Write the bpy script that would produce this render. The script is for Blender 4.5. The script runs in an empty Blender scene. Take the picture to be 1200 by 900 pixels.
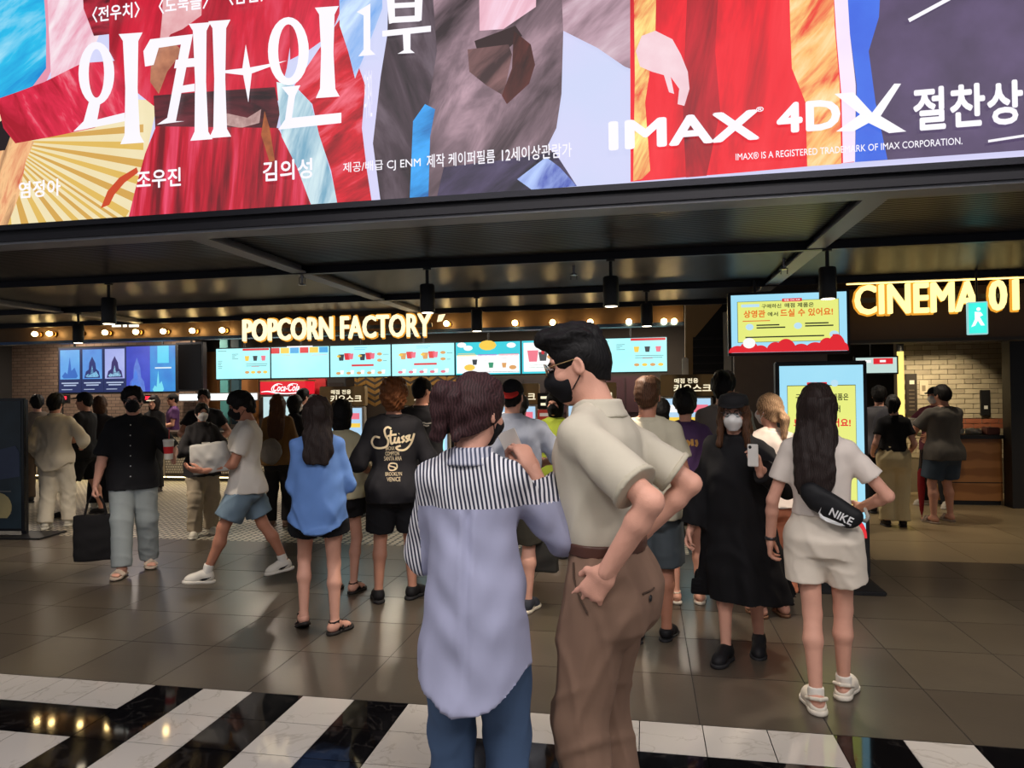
import bpy, bmesh, math, random
import numpy as np
from mathutils import Vector, Matrix
random.seed(7); np.random.seed(7)
SC = bpy.context.scene
COL = SC.collection
D2R = math.pi / 180

# ------------------------------------------------------------------ camera
CF, CH, PSI, THETA, RHO = 820.0, 1.62, math.atan(155 / 820.0), math.atan(9 / 820.0), 0.0128
_f = np.array([-math.sin(PSI) * math.cos(THETA), math.cos(PSI) * math.cos(THETA), math.sin(THETA)])
_r0 = np.array([math.cos(PSI), math.sin(PSI), 0.0]); _u0 = np.cross(_r0, _f)
_R = _r0 * math.cos(RHO) - _u0 * math.sin(RHO); _U = _u0 * math.cos(RHO) + _r0 * math.sin(RHO)
_C = np.array([0.0, 0.0, CH])
cam = bpy.data.cameras.new('camera'); cam_o = bpy.data.objects.new('camera', cam); COL.objects.link(cam_o)
cam.sensor_width = 36.0; cam.lens = CF / 1200.0 * 36.0; cam.clip_start = 0.05; cam.clip_end = 100
cam_o.matrix_world = Matrix(((_R[0], _U[0], -_f[0], _C[0]), (_R[1], _U[1], -_f[1], _C[1]), (_R[2], _U[2], -_f[2], _C[2]), (0, 0, 0, 1)))
SC.camera = cam_o

# ------------------------------------------------------------------ exposure, world, large lights
SC.view_settings.view_transform = 'Standard'; SC.view_settings.look = 'None'
SC.view_settings.gamma = 1.0; SC.view_settings.use_curve_mapping = False
SC.view_settings.exposure = 0.0
W = bpy.data.worlds.new('world'); SC.world = W; W.use_nodes = True
W.node_tree.nodes['Background'].inputs[0].default_value = (0.9, 0.93, 1.0, 1)
W.node_tree.nodes['Background'].inputs[1].default_value = 0.22

def area_light(name, loc, size, power, col=(1, 1, 1), rot=(0, 0, 0), sizey=None):
    l = bpy.data.lights.new(name, 'AREA'); l.energy = power; l.color = col; l.size = size
    if sizey: l.shape = 'RECTANGLE'; l.size_y = sizey
    o = bpy.data.objects.new(name, l); o.location = loc; o.rotation_euler = rot; COL.objects.link(o); return o
def spot_light(name, loc, power, col, angle=80, blend=.6, rot=(0, 0, 0), r=.04):
    l = bpy.data.lights.new(name, 'SPOT'); l.energy = power; l.color = col; l.spot_size = angle * D2R; l.spot_blend = blend; l.shadow_soft_size = r
    o = bpy.data.objects.new(name, l); o.location = loc; o.rotation_euler = rot; COL.objects.link(o); return o
# lobby ceiling lamps over and behind the photographer
LOBBY = [(-2.2, 0.4, 4.6), (0.6, 0.2, 4.6), (3.0, 0.6, 4.6), (-1.0, -2.6, 4.6), (2.0, -2.6, 4.6)]
for L in LOBBY:
    area_light('lobby_light', (L[0], L[1], L[2] - .08), .9, 84, (1.0, .945, .93))

# ------------------------------------------------------------------ pixel helpers (1200x900 photograph)
def ray(u, v): return _f + _R * (u - 600) / CF + _U * (450 - v) / CF
def G(u, v, z=0.0):
    d = ray(u, v); return _C + d * ((z - CH) / d[2])
def PY(u, v, Y):
    d = ray(u, v); return _C + d * (Y / d[1])

# ------------------------------------------------------------------ materials
def lin(c):
    return tuple(((x / 255) / 12.92 if x <= 10 else (((x / 255) + .055) / 1.055) ** 2.4) for x in c[:3]) + (1,)
_M = {}
def M(name, col, rough=.7, metal=0., var=.10, scale=14., bump=0., bscale=120., emit=0., col2=None, spec=.5, coord='Object', sheen=0, coat=0, bdist=.01, bstretch=None):
    if name in _M: return _M[name]
    m = bpy.data.materials.new(name); m.use_nodes = True; nt = m.node_tree; N = nt.nodes; Lk = nt.links
    b = N['Principled BSDF']
    tc = N.new('ShaderNodeTexCoord'); nz = N.new('ShaderNodeTexNoise'); nz.inputs['Scale'].default_value = scale; nz.inputs['Detail'].default_value = 4
    Lk.new(tc.outputs[coord], nz.inputs['Vector'])
    mx = N.new('ShaderNodeMix'); mx.data_type = 'RGBA'
    c = lin(col); c2 = lin(col2) if col2 else tuple(x * (1 - var) for x in c[:3]) + (1,)
    c1 = c if col2 else tuple(min(1, x * (1 + var)) for x in c[:3]) + (1,)
    mx.inputs[6].default_value = c1; mx.inputs[7].default_value = c2
    Lk.new(nz.outputs['Fac'], mx.inputs[0])
    if emit:
        Lk.new(mx.outputs[2], b.inputs['Emission Color']); b.inputs['Emission Strength'].default_value = emit
        b.inputs['Base Color'].default_value = (.02, .02, .02, 1)
    else: Lk.new(mx.outputs[2], b.inputs['Base Color'])
    b.inputs['Roughness'].default_value = rough; b.inputs['Metallic'].default_value = metal
    b.inputs['Specular IOR Level'].default_value = spec; b.inputs['Coat Weight'].default_value = coat
    if bump:
        n2 = N.new('ShaderNodeTexNoise'); n2.inputs['Scale'].default_value = bscale; n2.inputs['Detail'].default_value = 3
        if bstretch:
            mp = N.new('ShaderNodeMapping'); mp.inputs['Scale'].default_value = bstretch; mp.inputs['Rotation'].default_value = (0, .5, .3); Lk.new(tc.outputs[coord], mp.inputs[0]); Lk.new(mp.outputs[0], n2.inputs['Vector']); n2.inputs['Detail'].default_value = 2.5
        else: Lk.new(tc.outputs[coord], n2.inputs['Vector'])
        bp = N.new('ShaderNodeBump'); bp.inputs['Strength'].default_value = bump; bp.inputs['Distance'].default_value = bdist
        Lk.new(n2.outputs['Fac'], bp.inputs['Height']); Lk.new(bp.outputs[0], b.inputs['Normal'])
    _M[name] = m; return m
def MF(name, c1, c2, c3, scale, rot, stretch=4., emit=1.0, dist=1.0, pos=(.36, .52, .68)):
    """soft drapery print: three colours along stretched noise"""
    if name in _M: return _M[name]
    m = bpy.data.materials.new(name); m.use_nodes = True; nt = m.node_tree; N = nt.nodes; Lk = nt.links; b = N['Principled BSDF']
    tc = N.new('ShaderNodeTexCoord'); mp = N.new('ShaderNodeMapping'); mp.vector_type = 'TEXTURE'; mp.inputs['Rotation'].default_value = [r * D2R for r in rot]; mp.inputs['Scale'].default_value = (1, 1, stretch)
    nz = N.new('ShaderNodeTexNoise'); nz.inputs['Scale'].default_value = scale; nz.inputs['Detail'].default_value = 5; nz.inputs['Roughness'].default_value = .6; nz.inputs['Distortion'].default_value = dist
    Lk.new(tc.outputs['Object'], mp.inputs[0]); Lk.new(mp.outputs[0], nz.inputs['Vector'])
    rp = N.new('ShaderNodeValToRGB'); e = rp.color_ramp.elements; e[0].position, e[1].position = pos[0], pos[1]; e[0].color, e[1].color = lin(c1), lin(c2); x = e.new(pos[2]); x.color = lin(c3)
    Lk.new(nz.outputs['Fac'], rp.inputs[0]); Lk.new(rp.outputs[0], b.inputs['Emission Color']); b.inputs['Emission Strength'].default_value = emit; b.inputs['Base Color'].default_value = (.02, .02, .02, 1); b.inputs['Roughness'].default_value = .6
    _M[name] = m; return m
def MW(name, c1, c2, scale, rot=(0, 0, 0), emit=0., dist=1.5, rough=.7, prof='SIN', detail=2, metal=0, bump=0, pos=None, c3=None, kind='BANDS'):
    """two (three) colours along a wave: pleats, stripes, ribs"""
    if name in _M: return _M[name]
    m = bpy.data.materials.new(name); m.use_nodes = True; nt = m.node_tree; N = nt.nodes; Lk = nt.links
    b = N['Principled BSDF']; tc = N.new('ShaderNodeTexCoord'); mp = N.new('ShaderNodeMapping')
    mp.inputs['Rotation'].default_value = [r * D2R for r in rot]
    wv = N.new('ShaderNodeTexWave'); wv.inputs['Scale'].default_value = scale; wv.inputs['Distortion'].default_value = dist
    wv.inputs['Detail'].default_value = detail; wv.wave_profile = prof; wv.wave_type = kind
    Lk.new(tc.outputs['Object'], mp.inputs[0]); Lk.new(mp.outputs[0], wv.inputs[0])
    rp = N.new('ShaderNodeValToRGB'); e = rp.color_ramp.elements
    p = pos or (.3, .7); e[0].position, e[1].position = p[0], p[1]; e[0].color, e[1].color = lin(c1), lin(c2)
    if c3:
        x = e.new(.97); x.color = lin(c3)
    Lk.new(wv.outputs['Fac'], rp.inputs[0])
    if emit:
        Lk.new(rp.outputs[0], b.inputs['Emission Color']); b.inputs['Emission Strength'].default_value = emit; b.inputs['Base Color'].default_value = (.02, .02, .02, 1)
    else: Lk.new(rp.outputs[0], b.inputs['Base Color'])
    b.inputs['Roughness'].default_value = rough; b.inputs['Metallic'].default_value = metal
    if bump:
        bp = N.new('ShaderNodeBump'); bp.inputs['Strength'].default_value = bump; bp.inputs['Distance'].default_value = .004
        Lk.new(wv.outputs['Fac'], bp.inputs['Height']); Lk.new(bp.outputs[0], b.inputs['Normal'])
    _M[name] = m; return m

# ------------------------------------------------------------------ object helpers
def tag(o, label=None, cat=None, group=None, kind=None):
    if label: o['label'] = label
    if cat: o['category'] = cat
    if group: o['group'] = group
    if kind: o['kind'] = kind
    return o
def empty(name, loc=(0, 0, 0), rz=0, label=None, cat=None, group=None, kind=None):
    o = bpy.data.objects.new(name, None); o.location = loc; o.rotation_euler = (0, 0, rz); o.empty_display_size = .1
    COL.objects.link(o); return tag(o, label, cat, group, kind)
def link(name, me, mat, parent=None):
    if mat is not None and not me.materials: me.materials.append(mat)
    o = bpy.data.objects.new(name, me); COL.objects.link(o)
    if parent is not None: o.parent = parent
    return o
def mesh_np(name, v, q, smooth=True):
    me = bpy.data.meshes.new(name); n, k = len(v), len(q)
    me.vertices.add(n); me.vertices.foreach_set('co', np.asarray(v, np.float32).ravel())
    if k:
        w = q.shape[1]
        me.loops.add(k * w); me.polygons.add(k)
        me.loops.foreach_set('vertex_index', np.asarray(q, np.int32).ravel())
        me.polygons.foreach_set('loop_start', np.arange(0, k * w, w, dtype=np.int32))
        me.polygons.foreach_set('use_smooth', np.full(k, smooth))
    me.update(calc_edges=True); return me
class MB:
    """collects boxes, tubes, lathes, prisms into one mesh"""
    def __init__(s): s.v = []; s.f = []
    def add(s, v, f):
        n = len(s.v); s.v += [tuple(map(float, p)) for p in v]; s.f += [tuple(i + n for i in q) for q in f]; return s
    def box(s, lo, hi, bev=0.0):
        x0, y0, z0 = lo; x1, y1, z1 = hi
        if bev <= 0:
            return s.add([(x0, y0, z0), (x1, y0, z0), (x1, y1, z0), (x0, y1, z0), (x0, y0, z1), (x1, y0, z1), (x1, y1, z1), (x0, y1, z1)],
                         [(0, 3, 2, 1), (4, 5, 6, 7), (0, 1, 5, 4), (1, 2, 6, 5), (2, 3, 7, 6), (3, 0, 4, 7)])
        bm = bmesh.new(); bmesh.ops.create_cube(bm, size=1)
        for q in bm.verts: q.co = ((x0 + x1) / 2 + q.co.x * (x1 - x0), (y0 + y1) / 2 + q.co.y * (y1 - y0), (z0 + z1) / 2 + q.co.z * (z1 - z0))
        bmesh.ops.bevel(bm, geom=bm.edges[:], offset=bev, segments=2, affect='EDGES'); bm.verts.index_update()
        s.add([q.co[:] for q in bm.verts], [[q.index for q in f.verts] for f in bm.faces]); bm.free(); return s
    def tube(s, pts, r, n=8, cap=True):
        pts = [np.array(p, float) for p in pts]; rs = r if hasattr(r, '__len__') else [r] * len(pts); vv = []; ff = []
        up = None
        for i, p in enumerate(pts):
            t = pts[min(i + 1, len(pts) - 1)] - pts[max(i - 1, 0)]; t = t / (np.linalg.norm(t) + 1e-9)
            if up is None:
                up = np.array([0, 0, 1.]) if abs(t[2]) < .9 else np.array([1., 0, 0])
            a = np.cross(t, up); a /= np.linalg.norm(a) + 1e-9; b = np.cross(a, t); up = b
            for k in range(n):
                an = 2 * math.pi * k / n; vv.append(p + (a * math.cos(an) + b * math.sin(an)) * rs[i])
        for i in range(len(pts) - 1):
            for k in range(n):
                ff.append((i * n + k, i * n + (k + 1) % n, (i + 1) * n + (k + 1) % n, (i + 1) * n + k))
        if cap: ff.append(tuple(range(n))[::-1]); ff.append(tuple(range((len(pts) - 1) * n, len(pts) * n)))
        return s.add(vv, ff)
    def lathe(s, prof, c=(0, 0, 0), n=20, axis='z'):
        vv = []; ff = []
        for (r, z) in prof:
            for k in range(n):
                a = 2 * math.pi * k / n; x, y = r * math.cos(a), r * math.sin(a)
                p = (x, y, z) if axis == 'z' else (x, z, y)
                vv.append((c[0] + p[0], c[1] + p[1], c[2] + p[2]))
        for i in range(len(prof) - 1):
            for k in range(n): ff.append((i * n + k, i * n + (k + 1) % n, (i + 1) * n + (k + 1) % n, (i + 1) * n + k))
        ff.append(tuple(range(n))[::-1]); ff.append(tuple(range((len(prof) - 1) * n, len(prof) * n)))
        return s.add(vv, ff)
    def prism(s, poly, d):
        """poly: 3D points of a flat outline, extruded by the vector d"""
        n = len(poly); d = np.array(d, float); a = [np.array(p, float) for p in poly]; b = [p + d for p in a]
        return s.add(a + b, [tuple(range(n)), tuple(range(2 * n - 1, n - 1, -1))] + [(i, i + n, (i + 1) % n + n, (i + 1) % n) for i in range(n)])
    def mesh(s, name, smooth=False):
        me = bpy.data.meshes.new(name); me.from_pydata(s.v, [], s.f)
        bm = bmesh.new(); bm.from_mesh(me); bmesh.ops.recalc_face_normals(bm, faces=bm.faces[:]); bm.to_mesh(me); bm.free()
        if smooth:
            me.polygons.foreach_set('use_smooth', [True] * len(me.polygons))
            try: me.set_sharp_from_angle(angle=40 * D2R)
            except Exception: pass
        return me
    def build(s, name, mat, parent=None, smooth=False): return link(name, s.mesh(name, smooth), mat, parent)
def box(name, lo, hi, mat, parent=None, bev=0.0): return MB().box(lo, hi, bev).build(name, mat, parent)

_TXT = {}
def text_raw(s, bold=0.0, extrude=0.0, shear=0.0):
    key = (s, bold, extrude, shear)
    if key in _TXT: return _TXT[key]
    cu = bpy.data.curves.new('text', 'FONT'); cu.body = s; cu.size = 1; cu.offset = bold; cu.extrude = extrude; cu.shear = shear; cu.resolution_u = 3
    cu.offset = 0; cu.space_character = 1 + bold * 1.6
    o = bpy.data.objects.new('text', cu); me = bpy.data.meshes.new_from_object(o)
    v = np.zeros(len(me.vertices) * 3, np.float32); me.vertices.foreach_get('co', v); v = v.reshape(-1, 3)
    f = [tuple(p.vertices) for p in me.polygons]
    bpy.data.objects.remove(o); bpy.data.curves.remove(cu); bpy.data.meshes.remove(me)
    if bold and len(v):      # heavier weight: overlapping copies pushed out in eight directions
        n = len(v); V = [v]; F_ = list(f)
        for k in range(8):
            a = k * math.pi / 4; V.append(v + np.array([bold * math.cos(a), bold * math.sin(a), -.0004 * k if not extrude else 0], np.float32)); F_ += [tuple(i + n * (k + 1) for i in q) for q in f]
        v = np.concatenate(V); f = F_
    _TXT[key] = (v, f); return v, f
def text_fit(name, s, x0, x1, z0, z1, Y, mat, parent=None, bold=0.0, depth=0.0, shear=0.0, keep=False):
    """lettering filling the world rectangle x0..x1, z0..z1 on the plane y=Y, facing -Y"""
    v, f = text_raw(s, bold, .5 if depth else 0.0, shear)
    if len(v) == 0: return None
    lo, hi = v.min(0), v.max(0); sx = (x1 - x0) / max(1e-6, hi[0] - lo[0]); sz = (z1 - z0) / max(1e-6, hi[1] - lo[1])
    if keep: sx = sz
    q = np.stack([x0 + (v[:, 0] - lo[0]) * sx, Y - v[:, 2] * depth, z0 + (v[:, 1] - lo[1]) * sz], 1)
    me = bpy.data.meshes.new(name); me.from_pydata([tuple(map(float, p)) for p in q], [], f)
    return link(name, me, mat, parent)
def text_px(name, s, u0, v0, u1, v1, Y, mat, parent=None, **k):
    a = PY(u0, (v0 + v1) / 2, Y); b = PY(u1, (v0 + v1) / 2, Y)
    t = PY((u0 + u1) / 2, v0, Y); bt = PY((u0 + u1) / 2, v1, Y)
    return text_fit(name, s, a[0], b[0], bt[2], t[2], Y, mat, parent, **k)
def poly_px(name, pts, Y, mat, parent=None, depth=.002):
    """flat shape on the plane y=Y traced from photograph pixels, with a small thickness"""
    m = MB(); m.prism([PY(u, v, Y) for u, v in pts], (0, depth, 0)); return m.build(name, mat, parent)
def ell_pts(cu, cv, ru, rv, n=24, rot=0):
    c, s = math.cos(rot), math.sin(rot)
    return [(cu + ru * math.cos(a) * c - rv * math.sin(a) * s, cv + ru * math.cos(a) * s + rv * math.sin(a) * c) for a in [2 * math.pi * i / n for i in range(n)]]
def stroke(name, pts, Y, w, mat, parent=None, n=6, closed=False, depth=.003):
    """ribbon stroke in pixel coordinates with width(s) w (px) on plane Y, smoothed by Catmull-Rom"""
    P = [np.array(p, float) for p in pts]; out = []; ws = []
    W_ = w if hasattr(w, '__len__') else [w] * len(P)
    for i in range(len(P) - 1):
        p0, p1, p2, p3 = P[max(i - 1, 0)], P[i], P[i + 1], P[min(i + 2, len(P) - 1)]
        for k in range(n):
            t = k / n; out.append(.5 * ((2 * p1) + (p2 - p0) * t + (2 * p0 - 5 * p1 + 4 * p2 - p3) * t * t + (-p0 + 3 * p1 - 3 * p2 + p3) * t ** 3)); ws.append(W_[i] * (1 - t) + W_[i + 1] * t)
    out.append(P[-1]); ws.append(W_[-1]); m = MB(); vv = []; ff = []
    for i, p in enumerate(out):
        t = out[min(i + 1, len(out) - 1)] - out[max(i - 1, 0)]; t = t / (np.linalg.norm(t) + 1e-9); nn = np.array([-t[1], t[0]])
        for s_ in (-1, 1): vv.append(PY(*(p + nn * ws[i] / 2 * s_), Y))
        if i: ff.append((2 * i - 2, 2 * i - 1, 2 * i + 1, 2 * i))
    m.add(vv, ff); return m.build(name, mat, parent)
# ------------------------------------------------------------------ organic mesher: smooth signed-distance shapes -> surface nets
def vec(*a): return np.array(a, float)
def smin(a, b, k):
    h = np.maximum(k - np.abs(a - b), 0) / k
    return np.minimum(a, b) - h * h * k * .25
class SDF:
    def __init__(s): s.p = []; s.lo = vec(9, 9, 9); s.hi = -s.lo
    def _add(s, fn, lo, hi, k, op):
        if op == 'u': s.lo = np.minimum(s.lo, lo); s.hi = np.maximum(s.hi, hi)
        s.p.append((fn, lo, hi, k, op)); return s
    def cone(s, a, b, ra, rb, k=.02, op='u', flat=None, fl=1.0, cap=False, cap0=False):
        a, b = np.array(a, float), np.array(b, float); ab = b - a; L2 = ab @ ab + 1e-12; dr = ab / math.sqrt(L2)
        def fn(x, y, z):
            px, py, pz = x - a[0], y - a[1], z - a[2]
            t = np.clip((px * ab[0] + py * ab[1] + pz * ab[2]) / L2, 0, 1)
            qx, qy, qz = px - t * ab[0], py - t * ab[1], pz - t * ab[2]
            r = ra + t * (rb - ra)
            if flat is not None:
                c = (qx * flat[0] + qy * flat[1] + qz * flat[2]) * (fl - 1)
                qx, qy, qz = qx + flat[0] * c, qy + flat[1] * c, qz + flat[2] * c
            d = np.sqrt(qx * qx + qy * qy + qz * qz) - r
            if flat is not None: d = d / (1 + .5 * (fl - 1))
            if cap: d = np.maximum(d, (x - b[0]) * dr[0] + (y - b[1]) * dr[1] + (z - b[2]) * dr[2])
            if cap0: d = np.maximum(d, -((x - a[0]) * dr[0] + (y - a[1]) * dr[1] + (z - a[2]) * dr[2]))
            return d
        R = max(ra, rb); return s._add(fn, np.minimum(a, b) - R, np.maximum(a, b) + R, k, op)
    def ell(s, c, r, k=.02, op='u', rot=None):
        c, r = np.array(c, float), np.array(r, float)
        def fn(x, y, z):
            px, py, pz = x - c[0], y - c[1], z - c[2]
            if rot is not None:
                px, py, pz = (rot[0][0] * px + rot[1][0] * py + rot[2][0] * pz, rot[0][1] * px + rot[1][1] * py + rot[2][1] * pz, rot[0][2] * px + rot[1][2] * py + rot[2][2] * pz)
            k0 = np.sqrt((px / r[0]) ** 2 + (py / r[1]) ** 2 + (pz / r[2]) ** 2)
            k1 = np.sqrt((px / r[0] ** 2) ** 2 + (py / r[1] ** 2) ** 2 + (pz / r[2] ** 2) ** 2) + 1e-9
            return k0 * (k0 - 1) / k1
        R = np.full(3, r.max()) if rot is not None else r
        return s._add(fn, c - R, c + R, k, op)
    def col(s, rows, k=.02, op='u', pw=2.0, yaw=None):
        """elliptic column: rows (z, half width, half depth, cx, cy)"""
        rows = sorted([tuple(r) + (0,) * (5 - len(r)) for r in rows]); T = np.array(rows, float); zs = T[:, 0]
        if len(zs) > 2:   # smooth the profile
            zf = np.linspace(zs[0], zs[-1], 40); F = np.stack([np.interp(zf, zs, T[:, i]) for i in range(5)], 1)
            for _ in range(3): F[1:-1, 1:] = (F[:-2, 1:] + 2 * F[1:-1, 1:] + F[2:, 1:]) / 4
            T = F; zs = zf
        cw, sw = (1, 0) if yaw is None else (math.cos(yaw), math.sin(yaw))
        def fn(x, y, z):
            a = np.interp(z, zs, T[:, 1]); b = np.interp(z, zs, T[:, 2]); cx = np.interp(z, zs, T[:, 3]); cy = np.interp(z, zs, T[:, 4])
            px, py = x - cx, y - cy
            if yaw is not None: px, py = px * cw + py * sw, -px * sw + py * cw
            e = (np.abs(px) / a) ** pw + (np.abs(py) / b) ** pw
            e = np.maximum(e, 1e-6) ** (1 / pw)
            g = np.sqrt((px / (a * a)) ** 2 + (py / (b * b)) ** 2) + 1e-6
            e2 = np.sqrt((px / a) ** 2 + (py / b) ** 2) + 1e-6
            d = (e - 1) * e2 / g
            return np.maximum(d, np.maximum(zs[0] - z, z - zs[-1]))
        m = T[:, 1:3].max(1); R_ = m
        lo = vec((T[:, 3] - R_).min(), (T[:, 4] - R_).min(), zs[0]); hi = vec((T[:, 3] + R_).max(), (T[:, 4] + R_).max(), zs[-1])
        return s._add(fn, lo, hi, k, op)
    def cut(s, o, n):
        """remove everything on the side of n"""
        o, n = np.array(o, float), np.array(n, float); n = n / np.linalg.norm(n)
        return s._add(lambda x, y, z: (x - o[0]) * n[0] + (y - o[1]) * n[1] + (z - o[2]) * n[2], s.lo, s.hi, 0, 'i')
    def fnc(s, fn): return s._add(fn, s.lo, s.hi, 0, 'i')
    def mesh(s, h):
        lo = s.lo - 2.5 * h; n = np.ceil((s.hi + 2.5 * h - lo) / h).astype(int) + 1
        ax = [lo[i] + h * np.arange(n[i]) for i in range(3)]; V = np.full(n, .6, np.float32)
        for fn, l, u, k, op in s.p:
            if op == 'i':
                V = np.maximum(V, fn(ax[0][:, None, None], ax[1][None, :, None], ax[2][None, None, :])); continue
            pad = k + 2.5 * h
            i0 = np.clip(np.floor((l - pad - lo) / h).astype(int), 0, n); i1 = np.clip(np.ceil((u + pad - lo) / h).astype(int) + 1, 0, n)
            if (i1 <= i0).any(): continue
            sl = tuple(slice(i0[i], i1[i]) for i in range(3))
            d = fn(ax[0][sl[0]][:, None, None], ax[1][sl[1]][None, :, None], ax[2][sl[2]][None, None, :])
            if op == 'u': V[sl] = smin(V[sl], d, max(k, 1e-4))
            else: V[sl] = -smin(-V[sl], d, max(k, 1e-4))
        return nets(V, lo, h)
_CE = [((0, 0, 0), (1, 0, 0)), ((0, 1, 0), (1, 1, 0)), ((0, 0, 1), (1, 0, 1)), ((0, 1, 1), (1, 1, 1)),
       ((0, 0, 0), (0, 1, 0)), ((1, 0, 0), (1, 1, 0)), ((0, 0, 1), (0, 1, 1)), ((1, 0, 1), (1, 1, 1)),
       ((0, 0, 0), (0, 0, 1)), ((1, 0, 0), (1, 0, 1)), ((0, 1, 0), (0, 1, 1)), ((1, 1, 0), (1, 1, 1))]
def nets(V, lo, h):
    I = V < 0; n = np.array(V.shape); c = [slice(0, -1), slice(1, None)]
    cnt = np.zeros(n - 1, np.int8)
    for a in (0, 1):
        for b in (0, 1):
            for d in (0, 1): cnt += I[c[a], c[b], c[d]]
    act = np.argwhere((cnt > 0) & (cnt < 8))
    if len(act) == 0: return np.zeros((0, 3)), np.zeros((0, 4), int)
    idx = np.full(n - 1, -1, np.int32); idx[tuple(act.T)] = np.arange(len(act))
    acc = np.zeros((len(act), 3)); num = np.zeros(len(act))
    for p, q in _CE:
        p, q = np.array(p), np.array(q); A = act + p; B = act + q
        va = V[tuple(A.T)]; vb = V[tuple(B.T)]; m = (va < 0) != (vb < 0)
        t = np.where(m, va / np.where(m, va - vb, 1), 0)
        acc += np.where(m[:, None], p + (q - p) * t[:, None], 0); num += m
    vert = lo + h * (act + acc / num[:, None]); Q = []
    for a in range(3):
        b, d = (a + 1) % 3, (a + 2) % 3
        s0 = [slice(1, -1)] * 3; s0[a] = slice(0, -1); s1 = list(s0); s1[a] = slice(1, None)
        i0, i1 = I[tuple(s0)], I[tuple(s1)]
        for flip in (False, True):
            e = np.argwhere((i0 & ~i1) if not flip else (~i0 & i1))
            if len(e) == 0: continue
            off = np.ones(3, int); off[a] = 0; e = e + off
            def cell(db, dd):
                x = e.copy(); x[:, b] -= db; x[:, d] -= dd; return idx[tuple(x.T)]
            q = np.stack([cell(1, 1), cell(0, 1), cell(0, 0), cell(1, 0)], 1)
            Q.append(q[:, ::-1] if flip else q)
    return vert, np.concatenate(Q)
def vnorm(v, q):
    n = np.cross(v[q[:, 2]] - v[q[:, 0]], v[q[:, 3]] - v[q[:, 1]]); N = np.zeros_like(v)
    for i in range(4): np.add.at(N, q[:, i], n)
    return N / (np.linalg.norm(N, axis=1, keepdims=True) + 1e-12)
def wob(v, q, amp, f, seed=0, stretch=(1, 1, 1), n=5):
    """soft folds: sum of warped sines along the normals"""
    if len(v) == 0: return v
    rg = np.random.RandomState(seed); N = vnorm(v, q); p = v * np.array(stretch) * f; d = np.zeros(len(v))
    p = p + .6 * np.sin(p[:, [1, 2, 0]] * .7 + rg.rand(3) * 6)
    for i in range(n):
        w = rg.randn(3); w /= np.linalg.norm(w); d += np.sin(p @ w * (1 + .6 * i) + rg.rand() * 6.28) / (1 + .45 * i)
    return v + N * (d * amp / 1.6)[:, None]
def crease(v, q, amp, f, seed=0, n=5, tilt=.7):
    """drawn folds: sparse soft ridges running mostly downwards, fading in and out"""
    if amp == 0 or len(v) == 0: return v
    rg = np.random.RandomState(seed); N = vnorm(v, q); d = np.zeros(len(v))
    for i in range(n):
        a = rg.rand() * 6.28; t = (rg.rand() - .5) * 2 * tilt; w = np.array([math.cos(a) * math.cos(t), math.sin(a) * math.cos(t), math.sin(t)])
        ph = v @ w * f * (.7 + .6 * rg.rand()) + rg.rand() * 6.28 + .8 * np.sin(v @ (rg.randn(3) * 5) + rg.rand() * 6)
        m = np.clip(np.sin(v @ (rg.randn(3) * 6) + rg.rand() * 6.28) * .9 + .15, 0, 1)
        d += (np.exp(-(np.sin(ph * .5) / .30) ** 2) - .30) * m
    return v + N * (d * amp)[:, None]
def smooth(v, q, it=1):
    for _ in range(it):
        S = np.zeros_like(v); c = np.zeros(len(v))
        for i in range(4):
            a, b = q[:, i], q[:, (i + 1) % 4]; np.add.at(S, a, v[b]); np.add.at(c, a, 1)
        v = .5 * v + .5 * S / np.maximum(c, 1)[:, None]
    return v
def joinm(L):
    vs, qs, n = [], [], 0
    for v, q in L:
        if len(v) == 0: continue
        vs.append(v); qs.append(q + n); n += len(v)
    return np.concatenate(vs), np.concatenate(qs)
def rotm(yaw=0, pitch=0, roll=0):
    cy, sy, cp, sp, cr, sr = math.cos(yaw), math.sin(yaw), math.cos(pitch), math.sin(pitch), math.cos(roll), math.sin(roll)
    return np.array([[cy, -sy, 0], [sy, cy, 0], [0, 0, 1]]) @ np.array([[1, 0, 0], [0, cp, -sp], [0, sp, cp]]) @ np.array([[cr, 0, sr], [0, 1, 0], [-sr, 0, cr]])
def ik(a, b, l1, l2, pole):
    a, b = np.array(a, float), np.array(b, float); d = b - a; L = np.linalg.norm(d); m = (l1 + l2) * .998
    if L > m: b = a + d / L * m; d = b - a; L = m
    u = d / L; x = (l1 * l1 - l2 * l2 + L * L) / (2 * L); hh = math.sqrt(max(l1 * l1 - x * x, 1e-8))
    p = np.array(pole, float); p = p - u * (p @ u); p /= np.linalg.norm(p) + 1e-9
    return a + u * x + p * hh, b
def unit(a): a = np.array(a, float); return a / (np.linalg.norm(a) + 1e-9)
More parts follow.
